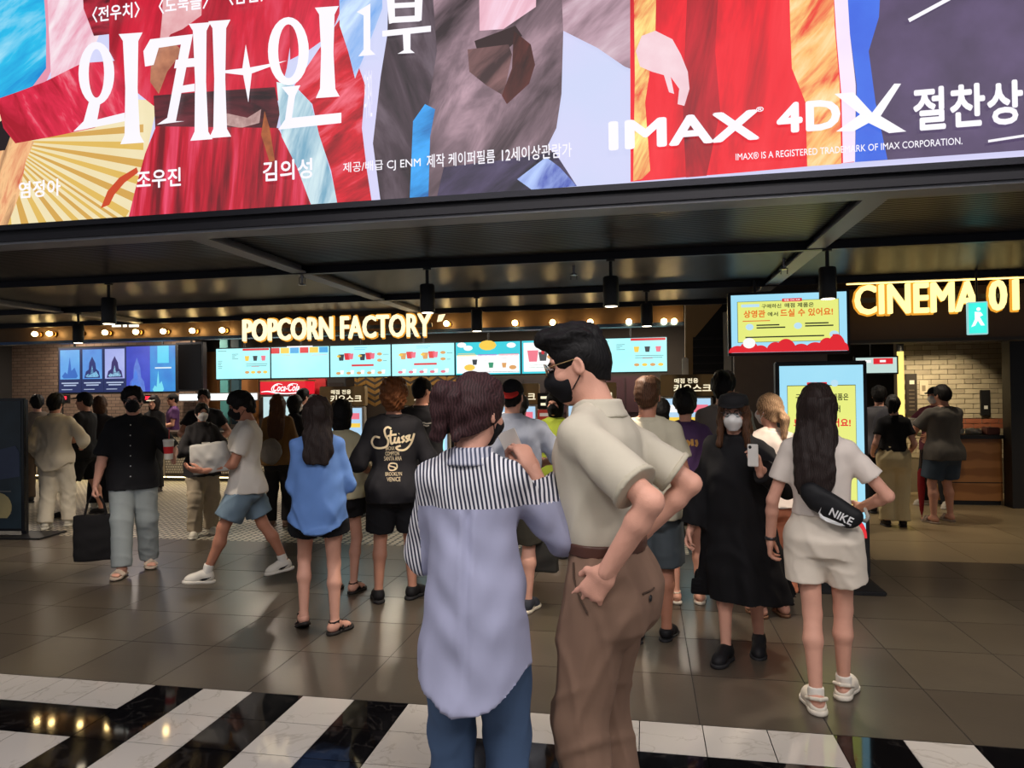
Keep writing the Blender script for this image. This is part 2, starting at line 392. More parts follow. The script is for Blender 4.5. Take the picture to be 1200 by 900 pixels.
# ------------------------------------------------------------------ people
SKIN = {'a': (218, 162, 140), 'b': (198, 142, 118), 'c': (178, 122, 98)}
def skin_mat(k):
    return M('skin_' + k, SKIN[k], .55, 0, .08, 18, .15, 260, spec=.35)
def fab(name, col, rough=.85, var=.10, bump=.16, col2=None): return M('fabric_' + name, col, rough, 0, var, 7, bump, 13, col2=col2, spec=.25, bdist=.012, bstretch=(1, 1, .45))
def hair_mat(name, col, col2=None):
    if 'hair_' + name in _M: return _M['hair_' + name]
    m = MW('hair_' + name, col, col2 or tuple(min(255, int(c * 1.35 + 5)) for c in col), 34, (0, 0, 0), 0, 9, .62, 'SIN', 3, 0, .25); m.node_tree.nodes['Principled BSDF'].inputs['Specular IOR Level'].default_value = .22; return m
BROW_M = [(.47, .080, .060, -.008), (.52, .097, .070, -.012), (.57, .092, .064, -.004), (.63, .084, .058, .0), (.70, .093, .066, .0), (.76, .101, .068, -.004), (.795, .098, .060, -.010), (.822, .066, .046, -.016), (.86, .034, .034, -.012)]
BROW_F = [(.47, .082, .062, -.010), (.52, .100, .072, -.014), (.57, .090, .062, -.004), (.63, .071, .052, .0), (.70, .080, .064, .004), (.76, .088, .062, .0), (.795, .085, .054, -.010), (.822, .056, .042, -.014), (.86, .029, .030, -.012)]
RES = {0: dict(b=.0095, h=.0055, d=.0045, s=.007, r=.0065), 1: dict(b=.0135, h=.0075, d=.006, s=.009, r=.009), 2: dict(b=.018, h=.0105, d=.0085, s=.012, r=.012)}

def hand_mesh(wr, d, n, curl, H, res, side, spread=.12, thumb=.5, fist=None):
    """palm, four fingers of unequal length with three joints and a thumb off the palm's side; d along the hand, n out of the palm"""
    d = unit(d); n = unit(n - d * (n @ d)); l = np.cross(d, n) * side     # l points to the thumb side
    k = H * .108 / .185; S = SDF()
    S.cone(wr - d * .035 * k, wr + d * .012 * k, .027 * k, .027 * k, .02, flat=n, fl=1.25)
    S.cone(wr + d * .022 * k + l * .010 * k, wr + d * .082 * k + l * .018 * k, .026 * k, .024 * k, .02, flat=n, fl=1.9)
    S.cone(wr + d * .022 * k - l * .010 * k, wr + d * .076 * k - l * .018 * k, .025 * k, .022 * k, .02, flat=n, fl=1.9)
    for i, (off, ln) in enumerate(((.030, .070), (.010, .078), (-.011, .072), (-.030, .056))):
        p = wr + d * (.088 - .004 * abs(i - 1) - (.006 if i == 3 else 0)) * k + l * off * k; a = 0.0
        cu = curl[i] if hasattr(curl, '__len__') else curl
        dd = unit(d + l * spread * (1.2 - i * .8))
        for j, fr in enumerate((.42, .33, .25)):
            a += cu * (.9, 1.15, .8)[j] + .06
            dr = dd * math.cos(a) + n * math.sin(a); q = p + dr * ln * fr * k
            r = (.0092 - .0012 * j - (.001 if i == 3 else 0)) * k; S.cone(p, q, r, r - .0009 * k, .005); p = q
    t0 = wr + d * .022 * k + l * .024 * k; t1 = t0 + unit(d * .75 + l * (1.0 - thumb) + n * (.35 + .5 * thumb)) * .036 * k
    t2 = t1 + unit(d * 1.0 + l * (.35 - thumb * .8) + n * (.3 + .5 * thumb)) * .030 * k; t3 = t2 + unit(d * 1.0 - l * thumb * .7 + n * .45) * .026 * k
    S.cone(t0, t1, .014 * k, .0112 * k, .012); S.cone(t1, t2, .0108 * k, .0098 * k, .006); S.cone(t2, t3, .0098 * k, .0078 * k, .005)
    return S.mesh(res)

def head_skin(res, fem, lod):
    S = SDF(); w = .95 if fem else 1.0
    S.ell((0, -.008, .028), (.074 * w, .094, .090), .02).ell((0, .022, -.045), (.056 * w, .066, .068), .035)
    S.cone((0, .060, -.098), (0, .066, -.100), .020, .018, .03)
    S.cone((0, .088, .006), (0, .106, -.030), .007, .0115, .014); S.ell((.011, .096, -.034), (.008, .009, .007), .008); S.ell((-.011, .096, -.034), (.008, .009, .007), .008)
    for s in (-1, 1):
        S.ell((s * .030, .086, .004), (.017, .014, .010), .012, 's')
        S.cone((s * .012, .089, .022), (s * .048, .070, .024), .006, .005, .012)
        S.ell((s * .038, .058, -.030), (.022, .022, .018), .02)
        S.ell((s * .076 * w, -.012, -.012), (.009, .020, .031), .008, rot=rotm(s * .35, -.15, 0)); S.ell((s * .083 * w, -.009, -.010), (.006, .010, .018), .004, 's')
    S.cone((-.018, .082, -.066), (.018, .082, -.066), .006, .006, .008); S.cone((-.014, .081, -.076), (.014, .081, -.076), .0065, .0065, .007)
    r = .047 if fem else .055
    S.cone((0, -.030, -.20), (0, -.012, -.06), r * 1.05, r, .03)
    return S.mesh(res)
def hair_mesh(style, res, seed=1):
    """returns hair in head space (head centre at the origin, face to +y)"""
    S = SDF(); st = style
    if st in ('short', 'crop', 'quiff', 'curly', 'bob', 'capshort', 'mop'):
        g = {'short': .012, 'crop': .006, 'quiff': .0045, 'curly': .030, 'bob': .020, 'capshort': .006, 'mop': .020}[st]
        S.ell((0, -.010, .030), (.075 + g, .095 + g, .090 + g * 1.15), .02)
        S.cone((0, -.055, -.02), (0, -.050, -.058), (.058 if st != 'quiff' else .047) + g * .6, .046 + g * .5 - (.006 if st == 'quiff' else 0), .03)
        if st in ('short', 'mop', 'curly'): S.ell((0, .030, .082), (.070 + g * .5, .062, .040 + g * .6), .03)
        if st == 'quiff':
            S.ell((0, -.002, .082), (.075, .089, .050), .02); S.ell((0, .050, .108), (.058, .058, .030), .03); S.ell((-.005, .092, .104), (.046, .030, .024), .022)
        if st == 'curly': S.ell((0, -.06, -.03), (.086, .060, .075), .03)
        if st == 'bob': S.cone((0, -.020, .0), (0, -.022, -.085), .094, .088, .03, flat=vec(0, 1, 0), fl=1.15)
        S.ell((0, .118, -.045), (.080, .082, .108 if st not in ('mop', 'bob') else .100), .012, 's')
        if st in ('short', 'crop', 'quiff', 'mop', 'capshort'):
            for s in (-1, 1): S.ell((s * .085, .016, -.058), (.036, .046, .058), .01, 's')
            S.cut((0, -.05, -.080 if st == 'mop' else -.066), (0, .35, -1))
    else:
        S.ell((0, -.012, .030), (.087, .108, .103), .02)
        S.cone((0, -.05, .0), (0, -.050, -.070), .070, .055, .03)
        S.ell((0, .128, -.050), (.066, .082, .118), .014, 's')
        if st in ('bun', 'tail', 'pony'): S.cut((0, -.05, -.075), (0, .5, -1))
        if st == 'bun': S.ell((-.024, -.118, .052), (.036, .030, .030), .005); S.cone((-.046, -.138, .040), (-.060, -.126, -.095), .040, .026, .005); S.cone((-.012, -.124, .030), (-.004, -.106, -.100), .032, .014, .006)
        if st in ('tail', 'pony'): S.cone((0, -.105, .015), (.012, -.150, -.06), .026, .036, .02); S.cone((.012, -.150, -.06), (.02, -.140, -.22), .036, .016, .02)
        if st == 'knot': S.ell((0, -.10, .03), (.04, .04, .04), .02)
        L = {'long': .36, 'longer': .46, 'mid': .26}.get(st)
        if L:
            S.col([(-L, .080, .026, 0, -.150), (-L * .8, .102, .038, 0, -.142), (-L * .5, .106, .052, 0, -.112), (-.06, .098, .062, 0, -.050), (.04, .085, .085, 0, -.03)], .04, pw=2.4)
            for s in (-1, 1): S.cone((s * .070, .010, .0), (s * .080, -.030, -L * .5), .026, .022, .03).cone((s * .080, -.030, -L * .5), (s * .078, -.10, -L * .8), .022, .016, .03)
            if st == 'mid':
                for s in (-1, 1): S.cone((s * .072, .02, -.02), (s * .088, .07, -.20), .026, .016, .03)
    v, q = S.mesh(res)
    amp = {'curly': .011, 'long': .007, 'longer': .006, 'mid': .008, 'quiff': .0055, 'mop': .006}.get(st, .004)
    if st == 'curly': v = wob(v, q, amp, 75, seed, (1, 1, 1))
    elif st in ('long', 'longer', 'mid'): v = wob(v, q, amp, 70, seed, (1, 1, .18)); v = wob(v, q, .004, 40, seed + 1)
    elif st == 'quiff': v = wob(v, q, amp * np.clip((v[:, 2] - .03) / .05, .15, 1), 120, seed, (1, .45, .8))
    else: v = wob(v, q, amp, 85, seed, (1, .6, .6))
    return v, q
def mask_mesh(res, g=.0):
    S = SDF(); S.ell((0, .026, -.050), (.0615, .066, .066), .02).cone((0, .084, .002), (0, .104, -.036), .009, .012, .045).cone((0, .068, -.100), (0, .104, -.040), .014, .010, .045).cone((-.03, .076, -.040), (.03, .076, -.040), .022, .022, .03)
    S.fnc(lambda x, y, z: z - .012 + .32 * np.abs(x) + 0 * y); S.cut((0, .030, -.05), (0, -1, -.10)); S.cut((0, .06, -.112), (0, .1, -1))
    return S.mesh(res)
def cap_parts(kind, res):
    S = SDF(); out = []
    if kind == 'bucketish':
        S.ell((0, -.008, .062), (.092, .108, .076), .02); S.col([(.046, .094, .110, 0, -.008), (.095, .090, .104, 0, -.008), (.118, .080, .094, 0, -.01)], .02); S.cut((0, 0, .046), (0, .12, -1))
    else:
        S.ell((0, -.010, .034), (.088, .108, .102), .02); S.cut((0, 0, .030), (0, .18, -1))
    out.append(('cap_crown', S.mesh(res)))
    B = SDF(); y0, sg = (.085, 1) if kind != 'back' else (-.098, -1)
    B.ell((0, y0 + sg * .022, (.056 if kind == 'bucketish' else .044) if sg > 0 else .020), (.080, .066, .0075), .004, rot=rotm(0, (-.18 if sg > 0 else .55), 0))
    if sg > 0: B.cut((0, .070, 0), (0, -1, 0))
    else: B.cut((0, -.085, 0), (0, 1, 0))
    out.append(('cap_brim', B.mesh(min(res, .006)))); return out
def shoe_meshes(kind, L, res):
    """shoe in foot space: origin under the ankle on the ground, toe to +y; returns [(name,(v,q))] and whether the foot is bare"""
    a = L / .26; o = []
    def sole(w=.046, t=.028, y0=-.072, y1=.178, z=0.0):
        S = SDF(); S.ell((.004, y1 * a - .060, z + t / 2), (w * a * 1.06, .075 * a, .06), .03).ell((0, y0 * a + .045, z + t / 2), (w * a * .84, .055 * a, .06), .03).cone((0, y0 * a + .05, z + t / 2), (.003, y1 * a - .06, z + t / 2), w * a * .82, w * a * .95, .03)
        S.cut((0, 0, z + t), (0, 0, 1)); S.cut((0, 0, z), (0, 0, -1)); return S.mesh(min(res, .008))
    if kind in ('sneaker', 'runner'):
        S = SDF(); S.ell((.004, .115 * a, .030), (.046 * a, .062 * a, .042), .03).cone((.002, .10 * a, .045), (0, .035 * a, .072), .036 * a, .040 * a, .03).cone((0, .0, .05), (0, -.02 * a, .05), .043 * a, .042 * a, .03)
        S.cone((0, -.015 * a, .06), (0, -.012 * a, .095), .042 * a, .040 * a, .02, cap=True); S.cut((0, 0, .018), (0, 0, -1))
        o.append(('shoe_upper', S.mesh(res))); o.append(('shoe_sole', sole(.048, .026))); return o, False
    if kind == 'loafer':
        S = SDF(); S.ell((.004, .112 * a, .026), (.044 * a, .062 * a, .034), .03).cone((.002, .09 * a, .035), (0, .0, .05), .036 * a, .040 * a, .03).cone((0, 0, .04), (0, -.025 * a, .045), .040 * a, .038 * a, .03)
        S.cut((0, 0, .012), (0, 0, -1)); S.cut((0, -.01, .072), (0, .0, 1)); o.append(('shoe_upper', S.mesh(res))); o.append(('shoe_sole', sole(.045, .016))); return o, False
    if kind == 'clog':
        S = SDF(); S.ell((.004, .105 * a, .034), (.054 * a, .074 * a, .050), .03).cone((.002, .08 * a, .05), (0, .03 * a, .056), .046 * a, .048 * a, .03).cone((0, 0, .035), (0, -.03 * a, .035), .046 * a, .045 * a, .03)
        S.cut((0, -.02, .062), (0, -.55, 1)); S.cut((0, 0, .010), (0, 0, -1)); o.append(('shoe_upper', S.mesh(res))); o.append(('shoe_sole', sole(.052, .026, -.078, .185)))
        S = SDF(); pts = [(s * .047 * a, .02 * a, .055) for s in (-1,)] + [(-.040 * a, -.05 * a, .080), (0, -.082 * a, .086), (.040 * a, -.05 * a, .080), (.047 * a, .02 * a, .055)]
        for i in range(4): S.cone(pts[i], pts[i + 1], .0075, .0075, .004, flat=vec(0, 0, 1), fl=.7)
        o.append(('heel_strap', S.mesh(min(res, .006)))); return o, True
    o.append(('shoe_sole', sole(.046, .022)))
    S = SDF()
    if kind == 'slide': 
        for y in (.075, .11): S.cone((-.046 * a, y * a, .03), (0, (y + .01) * a, .066), .014, .014, .01).cone((0, (y + .01) * a, .066), (.048 * a, y * a, .03), .014, .014, .01)
    else:
        for y, z in ((.115, .056), (.062, .070)):
            S.cone((-.044 * a, (y - .02) * a, .028), (0, (y + .006) * a, z), .0075, .0075, .006).cone((0, (y + .006) * a, z), (.046 * a, (y - .02) * a, .028), .0075, .0075, .006)
        S.cone((0, .12 * a, .058), (0, .05 * a, .075), .006, .006, .005)
        ring = [(.036 * math.cos(t) * a, -.004 + .040 * math.sin(t) * a, .086 + .006 * math.sin(t)) for t in np.linspace(0, 2 * math.pi, 9)]
        for i in range(8): S.cone(ring[i], ring[i + 1], .0065, .0065, .004)
        S.cone((-.036 * a, .0, .086), (-.040 * a, .01, .02), .006, .006, .005).cone((.036 * a, .0, .086), (.040 * a, .01, .02), .006, .006, .005)
    o.append(('shoe_strap', S.mesh(min(res, .006)))); return o, True
def foot_mesh(L, res):
    a = L / .26; S = SDF(); z = .022
    S.cone((0, 0, .085), (0, -.01 * a, .05), .033 * a, .036 * a, .03).ell((0, -.034 * a, z + .024), (.031 * a, .034 * a, .028), .03)
    S.cone((0, .02 * a, .060), (.004, .10 * a, z + .016), .032 * a, .030 * a, .04, flat=vec(0, 0, 1), fl=1.2); S.ell((.004, .105 * a, z + .013), (.042 * a, .04 * a, .017), .02)
    for i, (x, y) in enumerate(((-.022, .158), (-.006, .158), (.008, .150), (.021, .141), (.032, .130))):
        S.cone((x * a, .11 * a, z + .012), (x * a, y * a, z + .009), .010, .0095 if i else .012, .006)
    return S.mesh(min(res, .0075))

def person(label, H, hd, foot=None, pos=None, sex='m', lod=1, skin='a', wid=1.0, lean=0, side=0, twist=0, hipshift=0,
           arms=None, legs=None, head=(0, 0, 0), top=None, bot=None, hair=('short', 'black'), shoes=None, socks=None, mask=None, cap=None,
           glasses=None, face=False, group='people waiting in the cinema lobby', extra=None, hips=True, dz=0.0, armw=1.0):
    R = RES[lod]; fem = sex == 'f'; rows = BROW_F if fem else BROW_M
    p = G(*foot) if foot is not None else vec(pos[0], pos[1], 0)
    hd = hd + math.degrees(math.atan2(-p[0], p[1]))      # headings are given relative to the line of sight
    root = empty('person', (p[0], p[1], dz), hd * D2R, label, 'person', group)
    smat = skin_mat(skin); tl = math.tan(lean * D2R); tsd = math.tan(side * D2R); hz = .53
    def ctr(z): t = max(0, z - hz); return vec(t * tsd + hipshift * (1 if z < .62 else max(0, 1 - (z - .62) / .12)), t * tl)     # centre of the torso at height fraction z
    tw = rotm(twist * D2R)
    sx, sr = (.081, .0255) if fem else (.094, .0295); sx *= wid ** .7
    J = {}
    for s in (-1, 1):
        c = ctr(.80); o = tw @ vec(s * sx, -.008, 0); J['sh', s] = vec(c[0] + o[0], c[1] + o[1], .798) * H
        J['hip', s] = vec(s * .050 + ctr(.53)[0], -.004, .525) * H
    A = {'l': dict(w=(-.150, .03, .475), pole=(-.4, -1, 0)), 'r': dict(w=(.150, .03, .475), pole=(.4, -1, 0))}
    for k, d in (arms or {}).items(): A[k] = {**A[k], **d}
    Lg = {'l': dict(a=(-.055, 0, .045), pole=(-.1, 1, 0), yaw=8, pitch=0), 'r': dict(a=(.055, 0, .045), pole=(.1, 1, 0), yaw=-8, pitch=0)}
    for k, d in (legs or {}).items(): Lg[k] = {**Lg[k], **d}
    for k, s in (('l', -1), ('r', 1)):
        w = np.array(A[k]['w'], float) * H; J['el', s], J['wr', s] = ik(J['sh', s], w, .178 * H, .150 * H, A[k]['pole'])
        J['kn', s], J['an', s] = ik(J['hip', s], np.array(Lg[k]['a'], float) * H, .245 * H, .243 * H, Lg[k]['pole'])
    # ---- head placement
    hs = H / 1.72 * (1.0 if lod else 1.0); hc = vec(*(ctr(.93) * H), .0); hy, hp, hr = [a * D2R for a in head]
    RH = rotm(hy, hp, hr); piv = vec(hc[0], hc[1] - .012 * H, .868 * H); HC = piv + RH @ vec(0, .012 * H, H * 1.0 - .868 * H - .119 * hs)
    def hx(vq): return (vq[0] * hs) @ RH.T + HC, vq[1]
    # ---- body: torso, arms, legs, neck, head, hands (one skin surface)
    B = SDF()
    B.col([(z * H, a * H * wid * .93, b * H * wid * .92, ctr(z)[0] * H, (cy + ctr(z)[1]) * H) for z, a, b, cy in rows], .03)
    for s in (-1, 1):
        ul, fl_ = (.0245, .021) if fem else (.0285, .0245); ul *= wid ** .7 * armw; fl_ *= wid ** .7 * armw
        B.cone(J['sh', s], J['sh', s], sr * H, sr * H, .04).cone(J['sh', s], J['el', s], ul * H, fl_ * H, .02)
        m = J['el', s] * .72 + J['wr', s] * .28
        B.cone(J['el', s], m, fl_ * H * .96, fl_ * H * 1.02, .015).cone(m, J['wr', s], fl_ * H * 1.0, .0158 * H, .015)
        t, kn_, ca = (.053, .031, .032) if not fem else (.051, .0285, .0295); t *= wid ** .6; ca *= wid ** .6; cv = bot and bot['kind'] != 'skirt' and bot.get('len', 2) > 1.3; tq = .8 if bot else 1
        if cv: kn_ *= .75; ca *= .62
        t *= tq
        B.cone(J['hip', s], J['kn', s], t * H, kn_ * H, .03)
        c1 = J['kn', s] * .68 + J['an', s] * .32 + vec(0, 0 if cv else -.010 * H, 0); B.cone(J['kn', s], c1, kn_ * H * .92, ca * H, .02).cone(c1, J['an', s], ca * H * .92, .0180 * H, .02)
        B.cone(J['an', s], J['an', s] - vec(0, .005, .02 * H), .0185 * H, .019 * H, .02)
    parts = [B.mesh(R['b'])]
    hv = hx(head_skin(R['h'], fem, lod)); parts.append(hv)
    for k, s in (('l', -1), ('r', 1)):
        if A[k].get('nohand'): continue
        fd = unit(J['wr', s] - J['el', s]); d = np.array(A[k].get('dir', fd), float); n = np.array(A[k].get('palm', (-s, .2, 0)), float)
        parts.append(hand_mesh(J['wr', s], d, n, A[k].get('curl', .35), H, R['d'], s if True else 1, thumb=A[k].get('thumb', .5), spread=A[k].get('spread', .1)))
    sk = shoes or dict(kind='sneaker', col=(40, 40, 42))
    bare = sk['kind'] in ('slide', 'sandal', 'clog')
    fl = .152 * H if not fem else .148 * H
    fmats = []
    for k, s in (('l', -1), ('r', 1)):
        an = J['an', s]; yw = Lg[k]['yaw'] * D2R; pt = -Lg[k]['pitch'] * D2R
        RF = rotm(yw, pt); org = vec(an[0], an[1], an[2] - .045 * H)
        def fx(vq, RF=RF, org=org): return vq[0] @ RF.T + org, vq[1]
        fmats.append(fx)
        if bare: parts.append(fx(foot_mesh(fl, R['s'])))
    v, q = joinm(parts); body = link('body', mesh_np('body', v, q), smat, root)
    # ---- shoes
    for i, fx in enumerate(fmats):
        ms, _ = shoe_meshes(sk['kind'], fl, R['s'])
        base = None
        for nme, vq in ms:
            vq = fx(vq)
            mt = fab('shoe%s' % (sk['col'],), sk['col'], .6) if nme != 'shoe_sole' else M('sole%s' % (sk.get('sole', sk['col']),), sk.get('sole', sk['col']), .7)
            o = link('shoe' if base is None else nme, mesh_np(nme, *vq), mt, root if base is None else base)
            if base is None: base = o
        if sk.get('swoosh'):
            for sd in (-1, 1):
                pts = [(.055, .036), (.03, .030), (.0, .038), (-.035, .060), (-.004, .050), (.03, .046)]
                xx = .0445
                vv = np.array([[sd * (xx + .004 - .12 * max(0, y - .05)), y, z] for y, z in pts] + [[sd * (xx + .0), y, z] for y, z in pts]); vv2, _q = fx((vv, None))
                mb = MB().add(vv2, [tuple(range(6)), tuple(range(11, 5, -1))] + [(i_, i_ + 6, (i_ + 1) % 6 + 6, (i_ + 1) % 6) for i_ in range(6)]); mb.build('shoe_mark', fab('swoosh', (20, 20, 24)), base)
        if socks:
            s = -1 if i == 0 else 1; S = SDF(); a0 = J['an', s]; dv = unit(J['kn', s] - a0)
            S.cone(a0 - vec(0, 0, .03), a0 + dv * socks[1], .0235 * H, .0245 * H, .01, cap=True); v, q = S.mesh(R['s']); link('sock', mesh_np('sock', v, q), fab('sock%s' % (socks[0],), socks[0]), root)
    # ---- lower clothing
    if bot:
        mt = bot.get('mat') or fab('b_' + bot['name'], bot['col']); e = bot.get('e', .008); wz = bot.get('waist', .605); S = SDF(); ln = bot.get('len', 2.0)
        rr = [(z, a, b, cy) for z, a, b, cy in rows if z <= wz] ; zz = [r[0] for r in rows]
        ip = lambda z, i: float(np.interp(z, zz, [r[i] for r in rows]))
        rr.append((wz, ip(wz, 1), ip(wz, 2), ip(wz, 3)))
        if bot['kind'] == 'skirt':
            hm = bot['hem']; fla = bot.get('flare', .05)
            cc = bot.get('shift', (0, 0))
            R_ = [(wz * H, ip(wz, 1) * H * wid + e, ip(wz, 2) * H * wid + e, ctr(wz)[0] * H, ctr(wz)[1] * H), (.53 * H, .103 * H * wid + e, .080 * H * wid + e, 0, -.008 * H), (hm * H, .103 * H * wid + fla, .080 * H * wid + fla, cc[0], cc[1])]
            S.col(R_, .02)
        else:
            S.col([(z * H, a * H * wid + e, b * H * wid + e, ctr(z)[0] * H, (cy + ctr(z)[1]) * H) for z, a, b, cy in rr], .03)
            for s in (-1, 1):
                S.ell(((s * .046 + ctr(.5)[0]) * H, -.042 * H * (1 if hips else .3), .490 * H), (.052 * H * wid, .042 * H, .070 * H), .07)
                h_, k_, a_ = J['hip', s], J['kn', s], J['an', s]; t0 = .060 * H * wid ** .6 + e; tk = bot.get('knee', .042) * H + e * .6; tb = bot.get('cuff', .034) * H + e * .5
                if ln <= 1.0:
                    en = h_ + (k_ - h_) * ln; S.cone(h_, en + vec(s * bot.get('spl', .006) * H, 0, 0), t0, bot.get('cuff', .050) * H + e, .012, cap=True)
                else:
                    S.cone(h_, k_, t0, tk, .03); en = k_ + (a_ - k_) * (ln - 1); S.cone(k_, en, tk, tb, .03, cap=True)
        if top and top.get('hem', .47) < .56: S.cut((0, 0, (top.get('hem', .47) + top.get('hemcurve', 0) + .012) * H), (0, 0, 1))
        v, q = S.mesh(R['b']); v = wob(v, q, bot.get('fold', .004) * .6, 28, 3 + int(H * 100), (1, 1, .55)); v = crease(v, q, bot.get('fold', .004) * 1.0, 36, 9 + int(H * 1000), 5, 1.1) if lod < 2 else v
        if bot['kind'] == 'skirt':
            an = np.arctan2(v[:, 1], v[:, 0]); f = np.clip((wz * H - v[:, 2]) / (wz * H - bot['hem'] * H), 0, 1); v[:, :2] *= (1 + .07 * f * np.sin(an * 7 + 1))[:, None]
        o = link(bot.get('part', 'trousers'), mesh_np('trousers', v, q), mt, root)
        if bot.get('belt'):
            z = wz; S = SDF(); S.col([((z - .012) * H, ip(z, 1) * H * wid + e + .005, ip(z, 2) * H * wid + e + .005, ctr(z)[0] * H, (ip(z, 3) + ctr(z)[1]) * H), ((z + .010) * H, ip(z, 1) * H * wid + e + .005, ip(z, 2) * H * wid + e + .005, ctr(z)[0] * H, (ip(z, 3) + ctr(z)[1]) * H)], .01)
            v, q = S.mesh(.006); link('belt', mesh_np('belt', v, q), M('belt_leather', bot['belt'], .45), root)
    # ---- upper clothing
    if top:
        mt = top.get('mat') or fab('t_' + top['name'], top['col']); e = top.get('e', .014); hem = top.get('hem', .47); sl = top.get('sleeve', .6); S = SDF()
        rr = [r for r in rows if r[0] > hem and r[0] < .84]; r0 = rows[1] if hem < .52 else (hem, float(np.interp(hem, [r[0] for r in rows], [r[1] for r in rows])), float(np.interp(hem, [r[0] for r in rows], [r[2] for r in rows])), -.004)
        fl_ = top.get('flare', .006); le = top.get('loose', .5)         # loose: how far the waist is filled out
        rr = [(hem, r0[1], r0[2], r0[3])] + rr + [(.838, .052 if not fem else .046, .042, -.014)]
        full = max(r[1] for r in rr if r[0] < .60) if any(r[0] < .6 for r in rr) else 0
        rw = []
        for z, a, b, cy in rr:
            if .53 < z < .72: a = a + (max(a, full) - a) * le; b = b + max(0, .066 - b) * le
            if top.get('straight') and hem <= z < .74: tt_ = (.74 - z) / (.74 - hem); a = top['straight'][0] + (top['straight'][1] - top['straight'][0]) * tt_; b = a * (top['straight'] + (.74,))[2]
            ex = e if z < .80 else e * .5
            if z == hem: ex = e + fl_
            rw.append((z * H, a * H * wid + ex, b * H * wid + ex, ctr(z)[0] * H, (cy + ctr(z)[1]) * H))
        S.col(rw, .03)
        for s in (-1, 1):
            a, m, w = J['sh', s], J['el', s], J['wr', s]; nb = vec((s * .026 + ctr(.83)[0]) * H, (ctr(.83)[1] - .014) * H, .836 * H)
            S.cone(nb, a, .018 * H + e * .3, sr * H + e * .5, .04)
            r1 = (sr * .98 * H + e * .5) * wid ** .5; r2 = ((.030 if not fem else .026) * H * wid ** .5 + e * (1.0 if sl > 1 else 1.3)); rl = top.get('cuffr', .022) * H + e * .6
            if sl <= 1.0: S.cone(a, a + (m - a) * sl, r1, r2, .03, cap=True)
            else:
                S.cone(a, m, r1, r2, .03); S.cone(m, m + (w - m) * (sl - 1), r2, rl, .03, cap=True)
        if fem and not top.get('flat'): 
            for s in (-1, 1): S.ell(((s * .040 + ctr(.72)[0]) * H, (.050 + ctr(.72)[1]) * H, .715 * H), (.036 * H, .030 * H, .036 * H), .04)
        if hem < .56 and not top.get('straight'):
            be = (bot or {}).get('e', .008) + .010
            for s in (-1, 1):
                h_, k_ = J['hip', s], J['kn', s]
                S.ell(((s * .046 + ctr(.5)[0]) * H, -.042 * H * (1 if hips else .3), .495 * H), (.053 * H * wid + be, .050 * H + be, .062 * H + be), .05)
                S.cone(h_, h_ + (k_ - h_) * .75, .060 * H * wid ** .6 + be, .052 * H + be, .06)
            S.cut((0, 0, hem * H), (0, 0, -1))
        if top.get('hemcurve'): hc_ = top['hemcurve']; S.fnc(lambda x, y, z: ((hem + hc_ * np.minimum(1, np.abs(x) / (.11 * H)) ** 2.2) * H - z) + 0 * y)
        v, q = S.mesh(R['b']); v = wob(v, q, top.get('fold', .005) * .7, 26, 11 + int(H * 100) + int(abs(hd)), (1, 1, .6)); v = crease(v, q, top.get('fold', .005) * 1.1, 30, 5 + int(H * 1000)) if lod < 2 else v
        if top.get('pleat'):
            x_ = v[:, 0] - top.get('px', 0); fd = np.clip((top['yoke'] * H - v[:, 2]) / .02, 0, 1) * np.clip(1 - (top['yoke'] * H - v[:, 2]) / .55, 0, 1) ** .7 * (v[:, 1] < 0)
            v[:, 1] -= top['pleat'] * fd * (.7 * np.exp(-((np.abs(x_) - .020) / .010) ** 2) - np.exp(-(x_ / .009) ** 2))
        if top.get('wave'):
            an = np.arctan2(v[:, 1], v[:, 0]); f = np.clip((.56 * H - v[:, 2]) / ((.56 - hem) * H), 0, 1); f = np.where(np.hypot(v[:, 0], v[:, 1]) < .17 * H, f, 0); v[:, :2] *= (1 + top['wave'] * f * (np.sin(an * 7 + 1) + .5 * np.sin(an * 11)))[:, None]; sw_ = top.get('sway', (0, 0)); v[:, 0] += sw_[0] * f ** 1.5; v[:, 1] += sw_[1] * f ** 1.5
        if 'yoke' in top:      # split the garment at the yoke seam by the quads' height
            zc = v[q].mean(1); ym = (zc[:, 2] > top['yoke'] * H) | (zc[:, 0] < -.108 * H)
            def sub(mk):
                u, inv = np.unique(q[mk], return_inverse=True); return v[u], inv.reshape(-1, 4)
            shirt = link(top.get('part', 'shirt'), mesh_np('shirt', *sub(~ym)), mt, root); link('yoke', mesh_np('yoke', *sub(ym)), top['yokemat'], shirt)
        else: shirt = link(top.get('part', 'shirt'), mesh_np('shirt', v, q), mt, root)
        cl = top.get('collar', 'crew'); cz = ctr(.85)
        C_ = SDF(); nr = .036 if fem else .041
        if cl == 'crew': C_.col([(.832 * H, nr * H + .016, nr * H + .010, cz[0] * H, (-.016 + cz[1]) * H), (.850 * H, nr * H + .006, nr * H + .004, cz[0] * H, (-.013 + cz[1]) * H)], .01)
        elif cl == 'shirt': C_.col([(.826 * H, nr * H + .030, nr * H + .024, cz[0] * H, (-.016 + cz[1]) * H), (.846 * H, nr * H + .014, nr * H + .012, cz[0] * H, (-.014 + cz[1]) * H), (.860 * H, nr * H + .005, nr * H + .005, cz[0] * H, (-.014 + cz[1]) * H)], .01); C_.cut((0, (.02 + cz[1]) * H, .852 * H), (0, .45, 1))
        elif cl == 'hood': C_.ell((cz[0] * H, (-.052 + cz[1]) * H, .815 * H), (.075 * H, .035 * H, .045 * H), .03).col([(.825 * H, nr * H + .03, nr * H + .03, cz[0] * H, (-.016 + cz[1]) * H), (.86 * H, nr * H + .016, nr * H + .012, cz[0] * H, (-.013 + cz[1]) * H)], .02)
